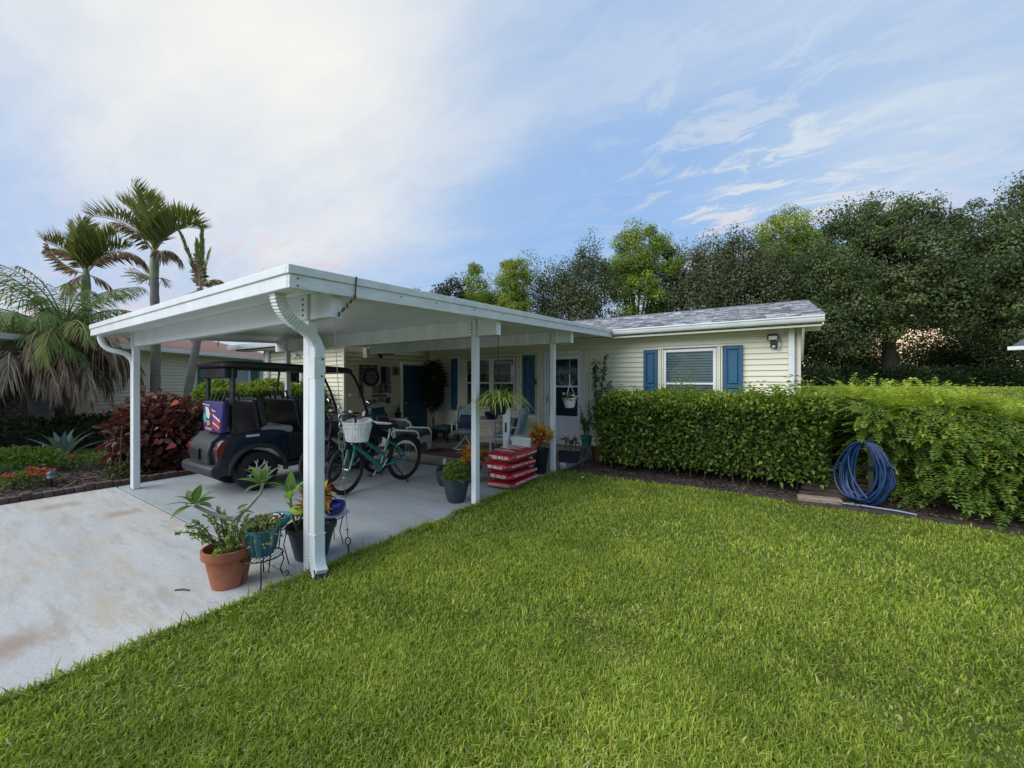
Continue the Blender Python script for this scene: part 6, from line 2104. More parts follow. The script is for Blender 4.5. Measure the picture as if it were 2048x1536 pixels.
# ================================================================== broadleaf trees behind the house
def tree(name, label, base, crowns, n_clump, per, L, W, cols, w=None, group=None, trunk_r=.22, clump=.75, flat=.75, bare=0):
    base = Vector(base)
    base.z = float(ground_z(base.x, base.y)) - .05
    t = thing(name, label, 'tree', tuple(base), 0, group)
    crowns = np.array(crowns, float)
    vol = crowns[:, 3] * crowns[:, 4] * crowns[:, 5]
    k = rng.choice(len(crowns), n_clump, p=vol / vol.sum())
    u = rand_dirs(n_clump)
    rad = rng.uniform(.25, 1.0, n_clump) ** .45
    C_ = crowns[k, :3] + crowns[k, 3:] * u * rad[:, None]
    C_[:, 2] += .12 * rng.normal(size=n_clump)
    keep = C_[:, 2] > .4
    C_ = C_[keep]; k = k[keep]; u = u[keep]
    m_ = len(C_)
    sz = clump * rng.uniform(.45, 1.45, m_)
    lsz = rng.uniform(.8, 1.2, m_)
    idx = np.repeat(np.arange(m_), int(per * 2.0))
    off = rng.normal(0, 1, (len(idx), 3))
    off = off / np.maximum(1, np.linalg.norm(off, axis=1, keepdims=True) / 1.6)
    off[:, 2] *= flat
    P = C_[idx] + off * sz[idx][:, None] * .6
    od = unit(off)
    D = unit(np.cross(od, rng.normal(0, 1, off.shape)) + od * .35 + rng.normal(0, .25, off.shape))
    N = unit(np.array([0, 0, .55]) + od * 1.0 + u[idx] * .4 + rng.normal(0, .18, off.shape))
    V, F, kk = leaf_arrays(P, D, N, L * .85 * rng.uniform(.5, 1.35, len(P)) * lsz[idx], W * 1.25 * rng.uniform(.6, 1.2, len(P)) * lsz[idx], .2, .1)
    cl = tints(m_, cols, w, .32)
    T = cl[idx] * (1 + rng.uniform(-.13, .13, (len(idx), 1)))
    put('crown', npmesh('crown', V, F, np.repeat(np.clip(T, 0, 1), kk, 0)), LEAF, t)
    top = Vector((0, 0, float(np.average(crowns[:, 2], weights=vol)) * .55))
    b = MB(); b.tube([(0, 0, 0), (random.uniform(-.2, .2), random.uniform(-.2, .2), top.z * .5), top], [trunk_r * 1.25, trunk_r, trunk_r * .7], 10); b.build('trunk', BARK, t)
    for q in rng.choice(m_, min(11, m_), replace=False):
        c = Vector(C_[q])
        md = top.lerp(c, .5) + Vector((random.uniform(-.3, .3), random.uniform(-.3, .3), .25))
        b = MB(); b.tube([top * random.uniform(.5, .95), md, c], [trunk_r * .5, trunk_r * .3, .03], 7); b.build('limb', BARK, t)
    return t


OAK = [(.080, .110, .036), (.100, .132, .042), (.062, .088, .032), (.125, .155, .050)]
PEP = [(.105, .122, .058), (.078, .096, .046), (.135, .15, .070)]
BRT = [(.22, .29, .034), (.28, .34, .045), (.16, .225, .028)]
MIDG = [(.07, .12, .022), (.05, .09, .018), (.10, .15, .03)]
G_ = 'trees behind the house'
# big oaks on the right
tree('oak_tree', 'largest dark oak rising over the right end of the house', at(1775, 30), [(-1.5, 0, 9.5, 4.6, 3.6, 4.6), (2.0, 0, 9.0, 4.4, 3.6, 4.0), (-3.2, -.8, 6.6, 3.6, 3, 3.2), (.5, -1.2, 6.2, 4.6, 3, 2.8), (3.9, -.5, 6.4, 3.4, 3, 2.6), (0, 0, 12.2, 2.8, 2.4, 2.4)], 640, 78, .23, .115, OAK, group=G_, trunk_r=.42, clump=1.0)
tree('oak_tree', 'dark oak at the right edge, taller than its neighbour', at(2075, 27), [(-.5, 0, 9.0, 4.4, 3.6, 5.0), (-2.6, -.5, 6.4, 2.8, 3, 3.2), (1.5, 0, 12.0, 3.4, 3, 3), (2, -.5, 6.5, 4, 3, 3), (0, -.6, 4.0, 3.6, 2.6, 2.4)], 520, 76, .22, .11, OAK, group=G_, trunk_r=.4, clump=1.0)
tree('oak_tree', 'dark oak low behind the gable end, left of the largest oak', at(1640, 29), [(0, 0, 7.2, 2.6, 2.4, 3.4), (-1.2, -.5, 4.6, 2.6, 2.2, 2.6), (1.4, -.4, 4.4, 2.6, 2.2, 2.4)], 240, 70, .21, .105, OAK, group=G_, clump=.9)
# bright crowns
tree('bright_tree', 'bright green treetop beside the pink cloud, left of largest oak', at(1565, 32), [(0, 0, 12.0, 2.0, 1.8, 2.1), (.9, 0, 10.4, 1.4, 1.4, 1.6), (-.6, 0, 9.6, 1.3, 1.3, 1.6)], 105, 95, .20, .075, BRT, group=G_, clump=.7)
tree('bright_tree', 'broad bright green tree over the middle of the roof', at(1275, 31), [(0, 0, 10.2, 2.1, 1.8, 2.3), (1.6, 0, 9.2, 1.6, 1.5, 2.1), (-1.5, 0, 8.9, 1.5, 1.4, 1.9), (0, 0, 7.0, 2.2, 1.7, 2.2)], 210, 85, .19, .07, BRT + MIDG[:1], group=G_, clump=.7)
tree('bright_tree', 'right one of the two narrow yellow-green trees behind carport roof', at(1030, 30), [(0, 0, 8.4, 1.4, 1.3, 2.2), (.5, 0, 9.9, .9, .9, 1.1), (-.7, 0, 7.6, 1.0, 1.0, 1.6), (0, 0, 6.0, 1.4, 1.2, 2.0)], 130, 85, .19, .07, BRT, group=G_, clump=.6)
tree('bright_tree', 'left one of the two narrow yellow-green trees behind carport roof', at(948, 31), [(0.2, 0, 9.0, 1.1, 1.1, 1.9), (-.5, 0, 7.0, 1.4, 1.2, 1.7), (.3, 0, 6.0, 1.4, 1.2, 1.8)], 110, 85, .19, .07, BRT, group=G_, clump=.6)
# dull peppers between them
tree('pepper_tree', 'grey-green tree with spiky top between narrow bright trees and broad one', at(1150, 30), [(-1.5, 0, 7.6, 1.9, 1.6, 2.3), (.8, 0, 8.0, 1.9, 1.6, 2.5), (1.2, 0, 10.0, .9, .9, 1.3), (-.2, -.3, 5.6, 3.0, 2, 2.4)], 260, 62, .20, .085, PEP, group=G_, clump=.75, flat=1.2)
tree('pepper_tree', 'grey-green tree right of the broad bright tree', at(1400, 30), [(-1.0, 0, 8.2, 1.8, 1.6, 2.0), (1.0, 0, 8.4, 1.8, 1.6, 2.2), (0, -.3, 6.0, 3.0, 2, 2.4)], 230, 62, .20, .085, PEP, group=G_, clump=.75, flat=1.2)
tree('pepper_tree', 'grey-green tree under the bright treetop by the pink cloud', at(1500, 29), [(-.8, 0, 8.8, 1.6, 1.5, 2.4), (1.0, 0, 8.0, 1.8, 1.6, 2.2), (0, -.3, 6.0, 3.0, 2, 2.6)], 240, 62, .20, .085, PEP + OAK[:1], group=G_, clump=.75, flat=1.2)
tree('pepper_tree', 'low dark tree at the far left end of the tree line', at(862, 30), [(-1.2, 0, 7.0, 1.4, 1.3, 1.4), (.8, 0, 6.8, 1.2, 1.2, 1.6), (2.0, 0, 7.6, 1.0, 1.0, 1.6), (0, 0, 5.4, 2.6, 1.8, 1.8)], 190, 62, .19, .085, [(.032, .046, .018), (.045, .06, .022)], group=G_, clump=.65)
tree('pepper_tree', 'dim tree in the gap behind the two narrow bright trees', at(985, 34), [(0, 0, 6.6, 2.6, 1.8, 2.2)], 110, 60, .2, .085, PEP, group=G_, clump=.7)
# understorey along the bank, closing the view below the crowns
US = 'shrubs along the wooded bank'
for i, (px, D_, r_, h_) in enumerate(((905, 32, 3.0, 6.4), (985, 33, 3.0, 6.6), (1080, 31, 3.2, 6.4), (1230, 33, 3.4, 6.0), (1330, 31, 3.0, 5.6), (1455, 32, 3.2, 6.2), (1570, 30, 3.0, 5.6), (1668, 33, 3.0, 5.2), (1722, 35.0, 2.6, 4.3), (1850, 35, 2.8, 4.4), (1930, 33, 3.0, 5.6), (2010, 32, 3.0, 5.4))):
    lb = ['dim shrub left behind the narrow yellow-green trees', 'dim shrub between the two narrow yellow-green trees', 'dim shrub behind the left part of the house roof', 'shrub below the broad bright tree', 'shrub right below the broad bright tree', 'shrub behind the right part of the roof', 'dark shrub left of the gable end', 'dark shrub just right of the gable end', 'dark shrub left of the big oak trunk', 'dark shrub right of the big oak trunk', 'dark shrub well right of the oak trunk', 'dark shrub beside the right neighbour eave'][i]
    base = at(px, D_); base.z = float(ground_z(base.x, base.y)) - .05
    t = thing('bank_shrub', lb, 'shrub', tuple(base), 0, US)
    m_ = 120
    u = rand_dirs(m_)
    C_ = np.array([0, 0, h_ * .46]) + u * np.array([r_, r_ * .7, h_ * .46]) * (rng.uniform(.2, 1, m_) ** .5)[:, None]
    idx = np.repeat(np.arange(m_), 62)
    off = rng.normal(0, .55, (len(idx), 3))
    P = C_[idx] + off
    D = unit(off + rng.normal(0, .4, off.shape)); N = unit(np.array([0, 0, 1.]) + rng.normal(0, .5, off.shape))
    V, F, kk = leaf_arrays(P, D, N, .24 * rng.uniform(.6, 1.2, len(P)), .12, .2, .1)
    cl = tints(m_, OAK[:3] + [(.05, .08, .02)], None, .25)
    put('foliage', npmesh('foliage', V, F, np.repeat(cl[idx], kk, 0)), LEAF, t)
    for q in range(3):
        b = MB(); b.tube([(0, 0, 0), (random.uniform(-.6, .6), random.uniform(-.4, .4), h_ * .5)], [.08, .03], 6); b.build('stem', BARK, t)
for i, px in enumerate(range(1625, 2120, 62)):
    D_ = 27.5 + (i % 3) * .7
    base = at(px, D_); base.z = float(ground_z(base.x, base.y)) - .05
    t = thing('bank_bush', '%s low dark bush from the gable along the back lawn edge' % ('first', 'second', 'third', 'fourth', 'fifth', 'sixth', 'seventh', 'eighth')[i], 'bush', tuple(base), 0, 'low bushes at the back lawn edge')
    n = 2600
    u = rand_dirs(n); u[:, 2] = np.abs(u[:, 2])
    P = u * np.array([1.7, 1.1, 1.35]) * (rng.uniform(.3, 1, n) ** .4)[:, None] + rng.normal(0, .12, (n, 3))
    V, F, T = leaf_set(P, unit(u + rng.normal(0, .5, (n, 3))), unit(np.array([0, 0, 1.]) + rng.normal(0, .5, (n, 3))), .2, .1, [(.03, .055, .02), (.045, .075, .026), (.022, .042, .018)], None)
    put('foliage', npmesh('foliage', V, F, T), LEAF, t)
    b = MB(); b.tube([(0, 0, 0), (.1, 0, .6)], .05, 6); b.build('stem', BARK, t)
# ================================================================== potted plants and smaller things
def pot(t, prof, m, soil_z, soil_r, name='pot', n=30):
    b = MB(); b.lathe(prof, n); p = b.build(name, m, t)
    b = MB(); b.lathe([(.001, soil_z + .006), (soil_r * .6, soil_z + .008), (soil_r, soil_z)], n); b.build('soil', SOIL, t)
    return p


def flower_pot(r0, r1, h, rim_h, rim_w, th=.012):
    return [(.001, 0), (r0, 0), (r1 - .004, h - rim_h), (r1 + rim_w, h - rim_h), (r1 + rim_w + .004, h), (r1 + rim_w - th, h + .002), (r1 - th, h - .03), (r1 - th - .01, h - .08), (.001, h - .08)]


CRO = [nice_leaf('croton_leaf', r_, cu, .2, e_, v_) for r_, cu, e_, v_ in (
    (.52, .45, (.46, .13, .03), (.62, .34, .06)), (.50, .6, (.56, .26, .04), (.66, .42, .10)), (.48, .5, (.33, .05, .02), (.5, .16, .05)),
    (.54, .45, (.60, .36, .05), (.62, .46, .12)), (.50, .7, (.16, .035, .02), (.36, .09, .03)), (.40, .4, (.10, .13, .02), (.4, .3, .06)))]
GRN = [nice_leaf('leaf', .42, .3, .25, e_, v_) for e_, v_ in (((.06, .12, .02), (.11, .18, .04)), ((.10, .18, .03), (.16, .24, .06)), ((.20, .32, .03), (.27, .38, .06)))]
PLU = [nice_leaf('leaf', .34, .35, .25, e_, v_, waist=.75) for e_, v_ in (((.05, .11, .03), (.11, .18, .06)), ((.08, .15, .03), (.14, .21, .06)))]


def rosette(t, c, n, L, meshes, e0=70, e1=-5, m=LEAF, seed=0, squash=1.0):
    for k in range(n):
        a = k * 2.399 + seed
        e = radians(e0 + (e1 - e0) * (k / max(1, n - 1))) + random.uniform(-.12, .12)
        place(t, meshes[random.randrange(len(meshes))], m, (c[0] + .01 * cos(a), c[1] + .01 * sin(a), c[2] - .10 * L * k / n * squash), a + random.uniform(-.25, .25), e, random.uniform(-.4, .4), L * random.uniform(.8, 1.15))


# terracotta pot with a plumeria and trailing jade
TP = Vector((-3.60, 1.40, .002))
t = thing('terracotta_pot', 'large terracotta pot with a branching plumeria and trailing jade sprigs', 'potted plant', TP)
pot(t, flower_pot(.115, .165, .30, .065, .016), TERRA, .225, .15)
ST = mat('plumeria_stem', (.26, .27, .22), .7, var=.2, vscale=12)
br = {'main': [(0.02, 0, .2), (.03, .01, .42), (.02, .02, .52)], 'left': [(.02, .02, .50), (-.10, -.10, .57), (-.17, -.17, .63)], 'right': [(.02, .02, .50), (.11, .09, .60), (.18, .15, .71), (.19, .16, .78)]}
for k, p in br.items():
    b = MB(); b.tube(p, [.017, .015, .013, .012][:len(p)], 8); b.build('branch', ST, t)
rosette(t, (-.17, -.17, .65), 12, .17, PLU, 65, -20)
rosette(t, (.19, .16, .79), 13, .18, PLU, 75, -20)
for k in range(4):
    place(t, PLU[k % 2], LEAF, (.03 + .02 * k, .02, .50 + .03 * k), -2.2 + k * 1.4, .2, 0, .15)
# jade sprigs: stems with tiny round leaves
P, D, N = [], [], []
b = MB()
for k in range(24):
    a = random.uniform(0, 2 * pi)
    r_ = random.uniform(.10, .32)
    p0 = Vector((.10 * cos(a) * .5, .10 * sin(a) * .5, .22)); p1 = Vector((r_ * cos(a), r_ * sin(a), random.uniform(.30, .62)))
    pm_ = p0.lerp(p1, .5) + Vector((0, 0, .14))
    pts = bend(p0, pm_, p1, 16)
    b.tube(pts, .004, 5)
    for q in range(1, 16):
        for s in range(4):
            P.append(np.array(pts[q]) + rng.normal(0, .006, 3)); D.append(rand_dirs(1)[0]); N.append(rand_dirs(1)[0] + np.array([0, 0, 1.]))
b.build('jade_stems', STEMB, t)
V, F, T = leaf_set(P, D, N, .026, .022, [(.32, .40, .10), (.23, .28, .08), (.11, .17, .04)], None, fold=.1)
put('jade_leaves', npmesh('jade_leaves', V, F, T), LEAF, t)

# wire plant stand with curled feet
SP = Vector((-3.42, 1.56, .002))
t = thing('wire_plant_stand', 'black wire plant stand with curled feet beside terracotta pot', 'plant stand', SP, YAW)
b = MB(); b.tube([(.145 * cos(a), .145 * sin(a), .21) for a in [k * 2 * pi / 36 for k in range(36)]], .0055, 6, closed=True); b.build('top_ring', BLACKM, t)
for k in range(9):
    x = -.12 + .03 * k
    y = sqrt(.145 ** 2 - x * x)
    b = MB(); b.tube([(x, -y, .21), (x, y, .21)], .003, 5); b.build('grid_wire', BLACKM, t)
for k in range(4):
    a = k * pi / 2 + .5
    pts = [(.135 * cos(a), .135 * sin(a), .21), (.15 * cos(a), .15 * sin(a), .15), (.125 * cos(a), .125 * sin(a), .08), (.14 * cos(a), .14 * sin(a), .03)]
    pts += [((.165 + .022 * cos(q)) * cos(a), (.165 + .022 * cos(q)) * sin(a), .028 + .022 * sin(q)) for q in [pi + i * .7 for i in range(8)]]
    b = MB(); b.tube(pts, .005, 6); b.build('leg', BLACKM, t)
pts = [(.05 + .04 * sin(.0), .14, .21), (.06, .15, .34), (.07, .15, .42)] + [(.07 + (.035 - .003 * i) * cos(i * .6) - .035, .15, .42 + (.035 - .003 * i) * sin(i * .6)) for i in range(10)]
b = MB(); b.tube(pts, .005, 6); b.build('scroll_back', BLACKM, t)
TEALG = mat('teal_glaze', (.020, .095, .125), .22, vscale=14, col2=(.035, .15, .18), coat=.6)
t = thing('teal_glazed_pot', 'fluted teal glazed pot of trailing succulents on the wire stand', 'potted plant', SP + Vector((0, 0, .2165)))
pot(t, [(.001, 0), (.075, 0), (.085, .02), (.105, .10), (.115, .19), (.125, .205), (.125, .215), (.105, .215), (.10, .17), (.001, .16)], TEALG, .175, .10, n=24)
for k in range(12):
    a = k * pi / 6
    b = MB(); b.tube([(.089 * cos(a), .089 * sin(a), .02), (.107 * cos(a), .107 * sin(a), .10), (.117 * cos(a), .117 * sin(a), .19)], .006, 5); b.build('flute', TEALG, t)
n = 420
u = rand_dirs(n); u[:, 2] = np.abs(u[:, 2])
P = np.stack([u[:, 0] * .16 * rng.uniform(.2, 1, n), u[:, 1] * .16 * rng.uniform(.2, 1, n), .20 + u[:, 2] * .09 - .05 * rng.uniform(0, 1, n)], 1)
P[:, 2] += np.where(np.hypot(P[:, 0], P[:, 1]) > .12, -.05, .02)
V, F, T = leaf_set(P, unit(u + rng.normal(0, .6, (n, 3))), unit(u + np.array([0, 0, 1.])), .03, .02, [(.22, .28, .07), (.30, .33, .12), (.26, .20, .07), (.14, .19, .05)], None, fold=.15)
put('foliage', npmesh('foliage', V, F, T), LEAF, t)
# turquoise pot behind
TURQ = mat('turquoise_glaze', (.06, .26, .33), .25, var=.15, coat=.5)
t = thing('wire_plant_stand', 'taller black wire stand holding the turquoise bowl', 'plant stand', (-3.58, 1.74, .002))
b = MB(); b.tube([(.09 * cos(a), .09 * sin(a), .34) for a in [k * 2 * pi / 28 for k in range(28)]], .005, 6, closed=True); b.build('top_ring', BLACKM, t)
for k in range(3):
    a = k * 2 * pi / 3 + 1.1
    b = MB(); b.tube([(.09 * cos(a), .09 * sin(a), .34), (.06 * cos(a), .06 * sin(a), .18), (.10 * cos(a), .10 * sin(a), .004)], .005, 6); b.build('leg', BLACKM, t)
t = thing('turquoise_bowl', 'turquoise bowl of pale pebbles behind the teal glazed pot', 'bowl', (-3.58, 1.74, .347))
pot(t, [(.001, 0), (.07, 0), (.105, .05), (.118, .085), (.118, .10), (.105, .10), (.098, .07), (.001, .06)], TURQ, .078, .095, name='bowl')
for k in range(26):
    a = random.uniform(0, 2 * pi); r_ = .085 * sqrt(random.random())
    b = MB(); b.ball((r_ * cos(a), r_ * sin(a), .088), (.014, .012, .009), 7, 5); b.build('pebble', random.choice((TERRA, CREAM_TRIM, SOIL)), t)

# large slate pot with croton and broad leaves, behind the post
t = thing('slate_pot', 'large slate pot with orange croton behind nearest carport post', 'potted plant', (-3.55, 2.04, .002))
pot(t, flower_pot(.135, .20, .29, .035, .012), POT_DARK, .22, .18)
for (x, y, h_) in ((.02, .04, .46), (-.08, .0, .40), (.07, -.05, .42), (.0, .1, .5)):
    b = MB(); b.tube([(x * .4, y * .4, .2), (x, y, h_)], .010, 6); b.build('stem', STEMB, t)
    rosette(t, (x, y, h_ + .03), 15, .19, CRO[:5], 80, -25, seed=x * 30)
rosette(t, (-.14, -.06, .36), 9, .19, [GRN[1], GRN[0]], 65, -5, seed=1)
rosette(t, (-.10, .02, .52), 6, .17, [CRO[5], GRN[0]], 75, 20, seed=2)
b = MB(); b.tube([(-.12, -.06, .2), (-.16, -.10, .40), (-.15, -.12, .66)], .011, 6); b.build('stem', STEMG, t)
for k, (a, e, L) in enumerate(((2.5, 1.2, .24), (-2.8, .5, .24), (1.2, .9, .20), (-.5, .8, .20))):
    place(t, GRN[1 if k < 2 else 2], LEAF, (-.15, -.12, .58 - .02 * k), a, e, .3, L, W=L * .9)
place(t, GRN[2], LEAF_GLOSSY, (-.10, -.18, .42), YAW - .05, .12, .5, .30, W=.30)
# blue bowl with saucer on a second stand
t = thing('wire_plant_stand', 'slim dark wire stand carrying the blue bowl behind near post', 'plant stand', (-3.62, 2.30, .002))
b = MB(); b.tube([(.10 * cos(a), .10 * sin(a), .27) for a in [k * 2 * pi / 28 for k in range(28)]], .005, 6, closed=True); b.build('top_ring', BLACKM, t)
for k in range(3):
    a = k * 2 * pi / 3 + .4
    b = MB(); b.tube([(.10 * cos(a), .10 * sin(a), .27), (.07 * cos(a), .07 * sin(a), .14), (.11 * cos(a), .11 * sin(a), .005)], .005, 6); b.build('leg', BLACKM, t)
t = thing('blue_bowl', 'cobalt blue glazed bowl on white saucer behind near post', 'bowl', (-3.62, 2.30, .278))
b = MB(); b.lathe([(.001, 0), (.08, 0), (.14, .022), (.15, .03), (.13, .03), (.001, .012)], 28); b.build('saucer', WHITE, t)
b = MB(); b.lathe([(.001, .03), (.07, .03), (.105, .06), (.115, .10), (.105, .135), (.09, .14), (.095, .10), (.001, .06)], 28); b.build('bowl', mat('cobalt_glaze', (.010, .02, .22), .15, coat=.6), t)

# mum in a slate pot by the second post
t = thing('slate_pot', 'round slate blue pot with dense green mum beside the middle post', 'potted plant', (-3.55, 4.02, .002))
pot(t, [(.001, 0), (.10, 0), (.128, .05), (.158, .20), (.175, .30), (.192, .305), (.192, .33), (.17, .33), (.16, .26), (.001, .26)], POT_DARK, .27, .16)
b = MB(); b.tube([(.162 * cos(a), .162 * sin(a), .215) for a in [k * 2 * pi / 36 for k in range(36)]], .006, 6, closed=True); b.build('band', POT_DARK, t)
n = 1500
u = rand_dirs(n); u[:, 2] = np.abs(u[:, 2])
P = np.stack([u[:, 0] * .175, u[:, 1] * .175, .30 + u[:, 2] * .22], 1) * (1 + 0 * u[:, :1]) - u * rng.exponential(.025, n)[:, None]
V, F, T = leaf_set(P, unit(u + rng.normal(0, .6, (n, 3)) + np.array([0, 0, .3])), unit(u + rng.normal(0, .4, (n, 3))), .05, .028, [(.15, .22, .04), (.20, .27, .05), (.10, .16, .03)], None, fold=.2)
put('foliage', npmesh('foliage', V, F, T), LEAF, t)
# croton behind the second post
t = thing('croton_pot', 'orange and red croton in dark pot behind the middle post', 'potted plant', (-4.05, 4.95, .002))
pot(t, flower_pot(.10, .15, .24, .03, .01), POT_DARK, .18, .14)
for x, y, h_ in ((0, 0, .44), (.10, .05, .36), (-.10, .02, .36), (.03, -.10, .34)):
    b = MB(); b.tube([(x * .3, y * .3, .16), (x, y, h_)], .009, 6); b.build('stem', STEMB, t)
    rosette(t, (x, y, h_ + .03), 15, .22, [CRO[0], CRO[1], CRO[3], CRO[2]], 72, -15, seed=x * 40)
t = thing('watering_globe', 'small dark round lidded pot behind the green mum', 'pot', (-4.25, 4.55, .002))
b = MB(); b.lathe([(.001, 0), (.08, 0), (.12, .08), (.13, .24), (.10, .25), (.001, .25)], 24); b.build('body', POT_DARK, t)
b = MB(); b.lathe([(.001, .32), (.03, .315), (.09, .285), (.13, .252), (.001, .252)], 24); b.build('lid', BLACKP, t)
b = MB(); b.ball((0, 0, .36), (.028, .028, .055), 12, 8); b.build('knob', mat('pale_green_bulb', (.30, .36, .28), .4), t)
# croton at the third post
t = thing('croton_pot', 'yellow-orange croton in tall dark pot at the third post', 'potted plant', (-3.43, 6.08, .002))
pot(t, flower_pot(.10, .15, .42, .04, .012), BLACKP, .36, .14)
for x, y, h_ in ((0, 0, .66), (.12, .04, .58), (-.11, .05, .60), (.05, -.12, .52), (-.05, -.08, .60)):
    b = MB(); b.tube([(x * .3, y * .3, .34), (x, y, h_)], .009, 6); b.build('stem', STEMB, t)
    rosette(t, (x, y, h_ + .04), 16, .22, [CRO[3], CRO[1], CRO[0], CRO[3]] if h_ > .55 else [CRO[4], CRO[0], CRO[2]], 75, -18, seed=x * 50)
# patterned small pot at the foot of the third post
t = thing('patterned_pot', 'tiny white and black patterned pot at foot of third post', 'pot', (-3.22, 6.52, .012))
b = MB(); b.lathe([(.001, 0), (.05, 0), (.075, .05), (.07, .10), (.06, .11), (.06, .09), (.001, .08)], 20); b.build('bowl', mat('black_white_pattern', (.75, .75, .75), .4, vscale=30, col2=(.04, .04, .05)), t)
# rectangular planter before the door
t = thing('rectangular_planter', 'dark rectangular planter with sparse bronze leaves before the door', 'planter', (-3.42, 7.20, .002), radians(14))
b = MB(); loft(b, [[(x, y, z) for x, y in rrect(-.20 * k_, .20 * k_, -.11 * k_, .11 * k_, .02, 3)] for z, k_ in ((0, .82), (.17, 1.0), (.19, 1.06), (.205, 1.06), (.2051, .95), (.16, .93))]); b.build('box', mat('dark_planter', (.035, .035, .045), .55), t)
b = MB(); b.box(-.18, .18, -.095, .095, .15, .165); b.build('soil', SOIL, t)
BRZ = [nice_leaf('leaf', .4, .4, .2, (.07, .07, .025), (.16, .11, .03)), nice_leaf('leaf', .4, .5, .2, (.20, .10, .025), (.30, .18, .05)), GRN[0]]
for x, h_ in ((-.08, .42), (.02, .34), (.12, .40)):
    b = MB(); b.tube([(x, 0, .15), (x + .02, 0, h_)], .008, 6); b.build('stem', STEMB, t); rosette(t, (x + .02, 0, h_ + .02), 8, .17, BRZ, 75, -10, seed=x * 30)
# green plastic pot on a wire stand
t = thing('wire_plant_stand', 'grey wire stand holding green pot by the door trim', 'plant stand', (-3.28, 7.75, .002))
for k in range(10):
    a = k * 2 * pi / 10
    b = MB(); b.tube([(.13 * cos(a), .13 * sin(a), .26), (.11 * cos(a), .11 * sin(a), .13), (.15 * cos(a), .15 * sin(a), .003)], .004, 5); b.build('leg', STEEL, t)
b = MB(); b.lathe([(.001, .258), (.14, .258), (.14, .266), (.001, .266)], 24); b.build('top', STEEL, t)
t = thing('green_pot', 'sea green plastic pot with fine bamboo-like shoots by the door', 'potted plant', (-3.28, 7.75, .27))
pot(t, flower_pot(.085, .115, .20, .03, .01), mat('sea_green_plastic', (.02, .20, .18), .4), .15, .10)
P, D, N = [], [], []
b = MB()
for k in range(13):
    a = random.uniform(0, 2 * pi); r_ = random.uniform(.05, .26)
    pts = bend((.04 * cos(a), .04 * sin(a), .14), (r_ * .5 * cos(a), r_ * .5 * sin(a), .5), (r_ * cos(a), r_ * sin(a), random.uniform(.42, .92)), 12)
    b.tube(pts, .0035, 4)
    for q in range(3, 12):
        for s in range(3):
            P.append(np.array(pts[q])); D.append(rand_dirs(1)[0] + np.array([0, 0, .2])); N.append(rand_dirs(1)[0] + np.array([0, 0, 1]))
b.build('stems', STEMG, t)
V, F, T = leaf_set(P, D, N, .075, .02, [(.12, .18, .04), (.09, .14, .04), (.17, .22, .07)], None, fold=.15, droop=.2)
put('foliage', npmesh('foliage', V, F, T), LEAF, t)
t = thing('brown_pot', 'dark brown pot half hidden by the left end of clipped hedge', 'pot', (-2.98, 7.62, .012))
pot(t, flower_pot(.10, .14, .26, .04, .012), mat('brown_clay', (.10, .035, .022), .75, var=.2), .2, .12)
# tall thin climber against the wall, and the small-leaved bush below it
def wispy(name, label, loc, h, spread, stems, leaves, L, cols, cat, lean=0.0):
    t = thing(name, label, cat, loc)
    P, D, N = [], [], []
    b = MB()
    for k in range(stems):
        a = random.uniform(0, 2 * pi); x = random.gauss(0, spread * .5); hh = h * random.uniform(.7, 1)
        pts = bend((x * .3, 0, 0), (x * .6, random.uniform(-.04, .04), hh * .6), (x + lean, random.uniform(-.06, .06), hh), 18)
        b.tube(pts, .004, 4)
        for q in range(5, 18):
            for s in range(leaves):
                P.append(np.array(pts[q]) + rng.normal(0, .012, 3)); d = rand_dirs(1)[0]; d[1] *= .5; D.append(d + np.array([0, 0, -.15])); N.append(rand_dirs(1)[0] + np.array([0, -.5, .8]))
    b.build('stems', STEMB, t)
    V, F, T = leaf_set(P, D, N, L * rng.uniform(.7, 1.2, len(P)), L * .33, cols, None, fold=.15, droop=.25)
    put('foliage', npmesh('foliage', V, F, T), LEAF, t)


wispy('wall_climber', 'tall thin leafy climber against cream siding right of the door', (-3.20, 8.22, .01), 2.22, .34, 6, 3, .12, [(.09, .13, .035), (.09, .13, .03), (.04, .07, .02)], 'climber', lean=.02)
wispy('lacy_bush', 'lacy small-leaved bush between door trim and clipped hedge', (-3.00, 8.0, .01), 1.42, .34, 16, 5, .045, [(.16, .21, .10), (.11, .16, .06), (.22, .26, .13)], 'bush')

# hanging spider plant
HB = Vector((-3.06, 4.30, 1.16))
t = thing('hanging_spider_plant', 'spider plant with pale striped leaves hanging near the middle post', 'hanging plant', HB)
pot(t, [(.001, 0), (.085, 0), (.10, .03), (.13, .14), (.14, .15), (.14, .165), (.12, .165), (.11, .12), (.001, .11)], mat('navy_hanging_pot', (.018, .018, .045), .45), .125, .11)
zc_ = zu(HB.y) - HB.z - .004
for k in range(3):
    a = k * 2 * pi / 3
    b = MB(); b.tube([(.13 * cos(a), .13 * sin(a), .16), (0, 0, .58)], .003, 4); b.build('hanger_wire', BLACKM, t)
b = MB(); b.tube([(0, 0, .58), (0, 0, zc_)], .0035, 5); b.build('cord', BLACKM, t)
n = 260
V, F, T = strip_blades(n, (0, 0, .14), rng.uniform(.30, .56, n), .024, rng.uniform(0, 2 * pi, n), np.radians(rng.uniform(25, 82, n)), np.radians(rng.uniform(-95, -50, n)), [(.52, .58, .12), (.40, .48, .09), (.64, .65, .30), (.27, .36, .06)], None, seg=8, spread=.04)
put('foliage', npmesh('foliage', V, F, T), LEAF, t)
n = 9
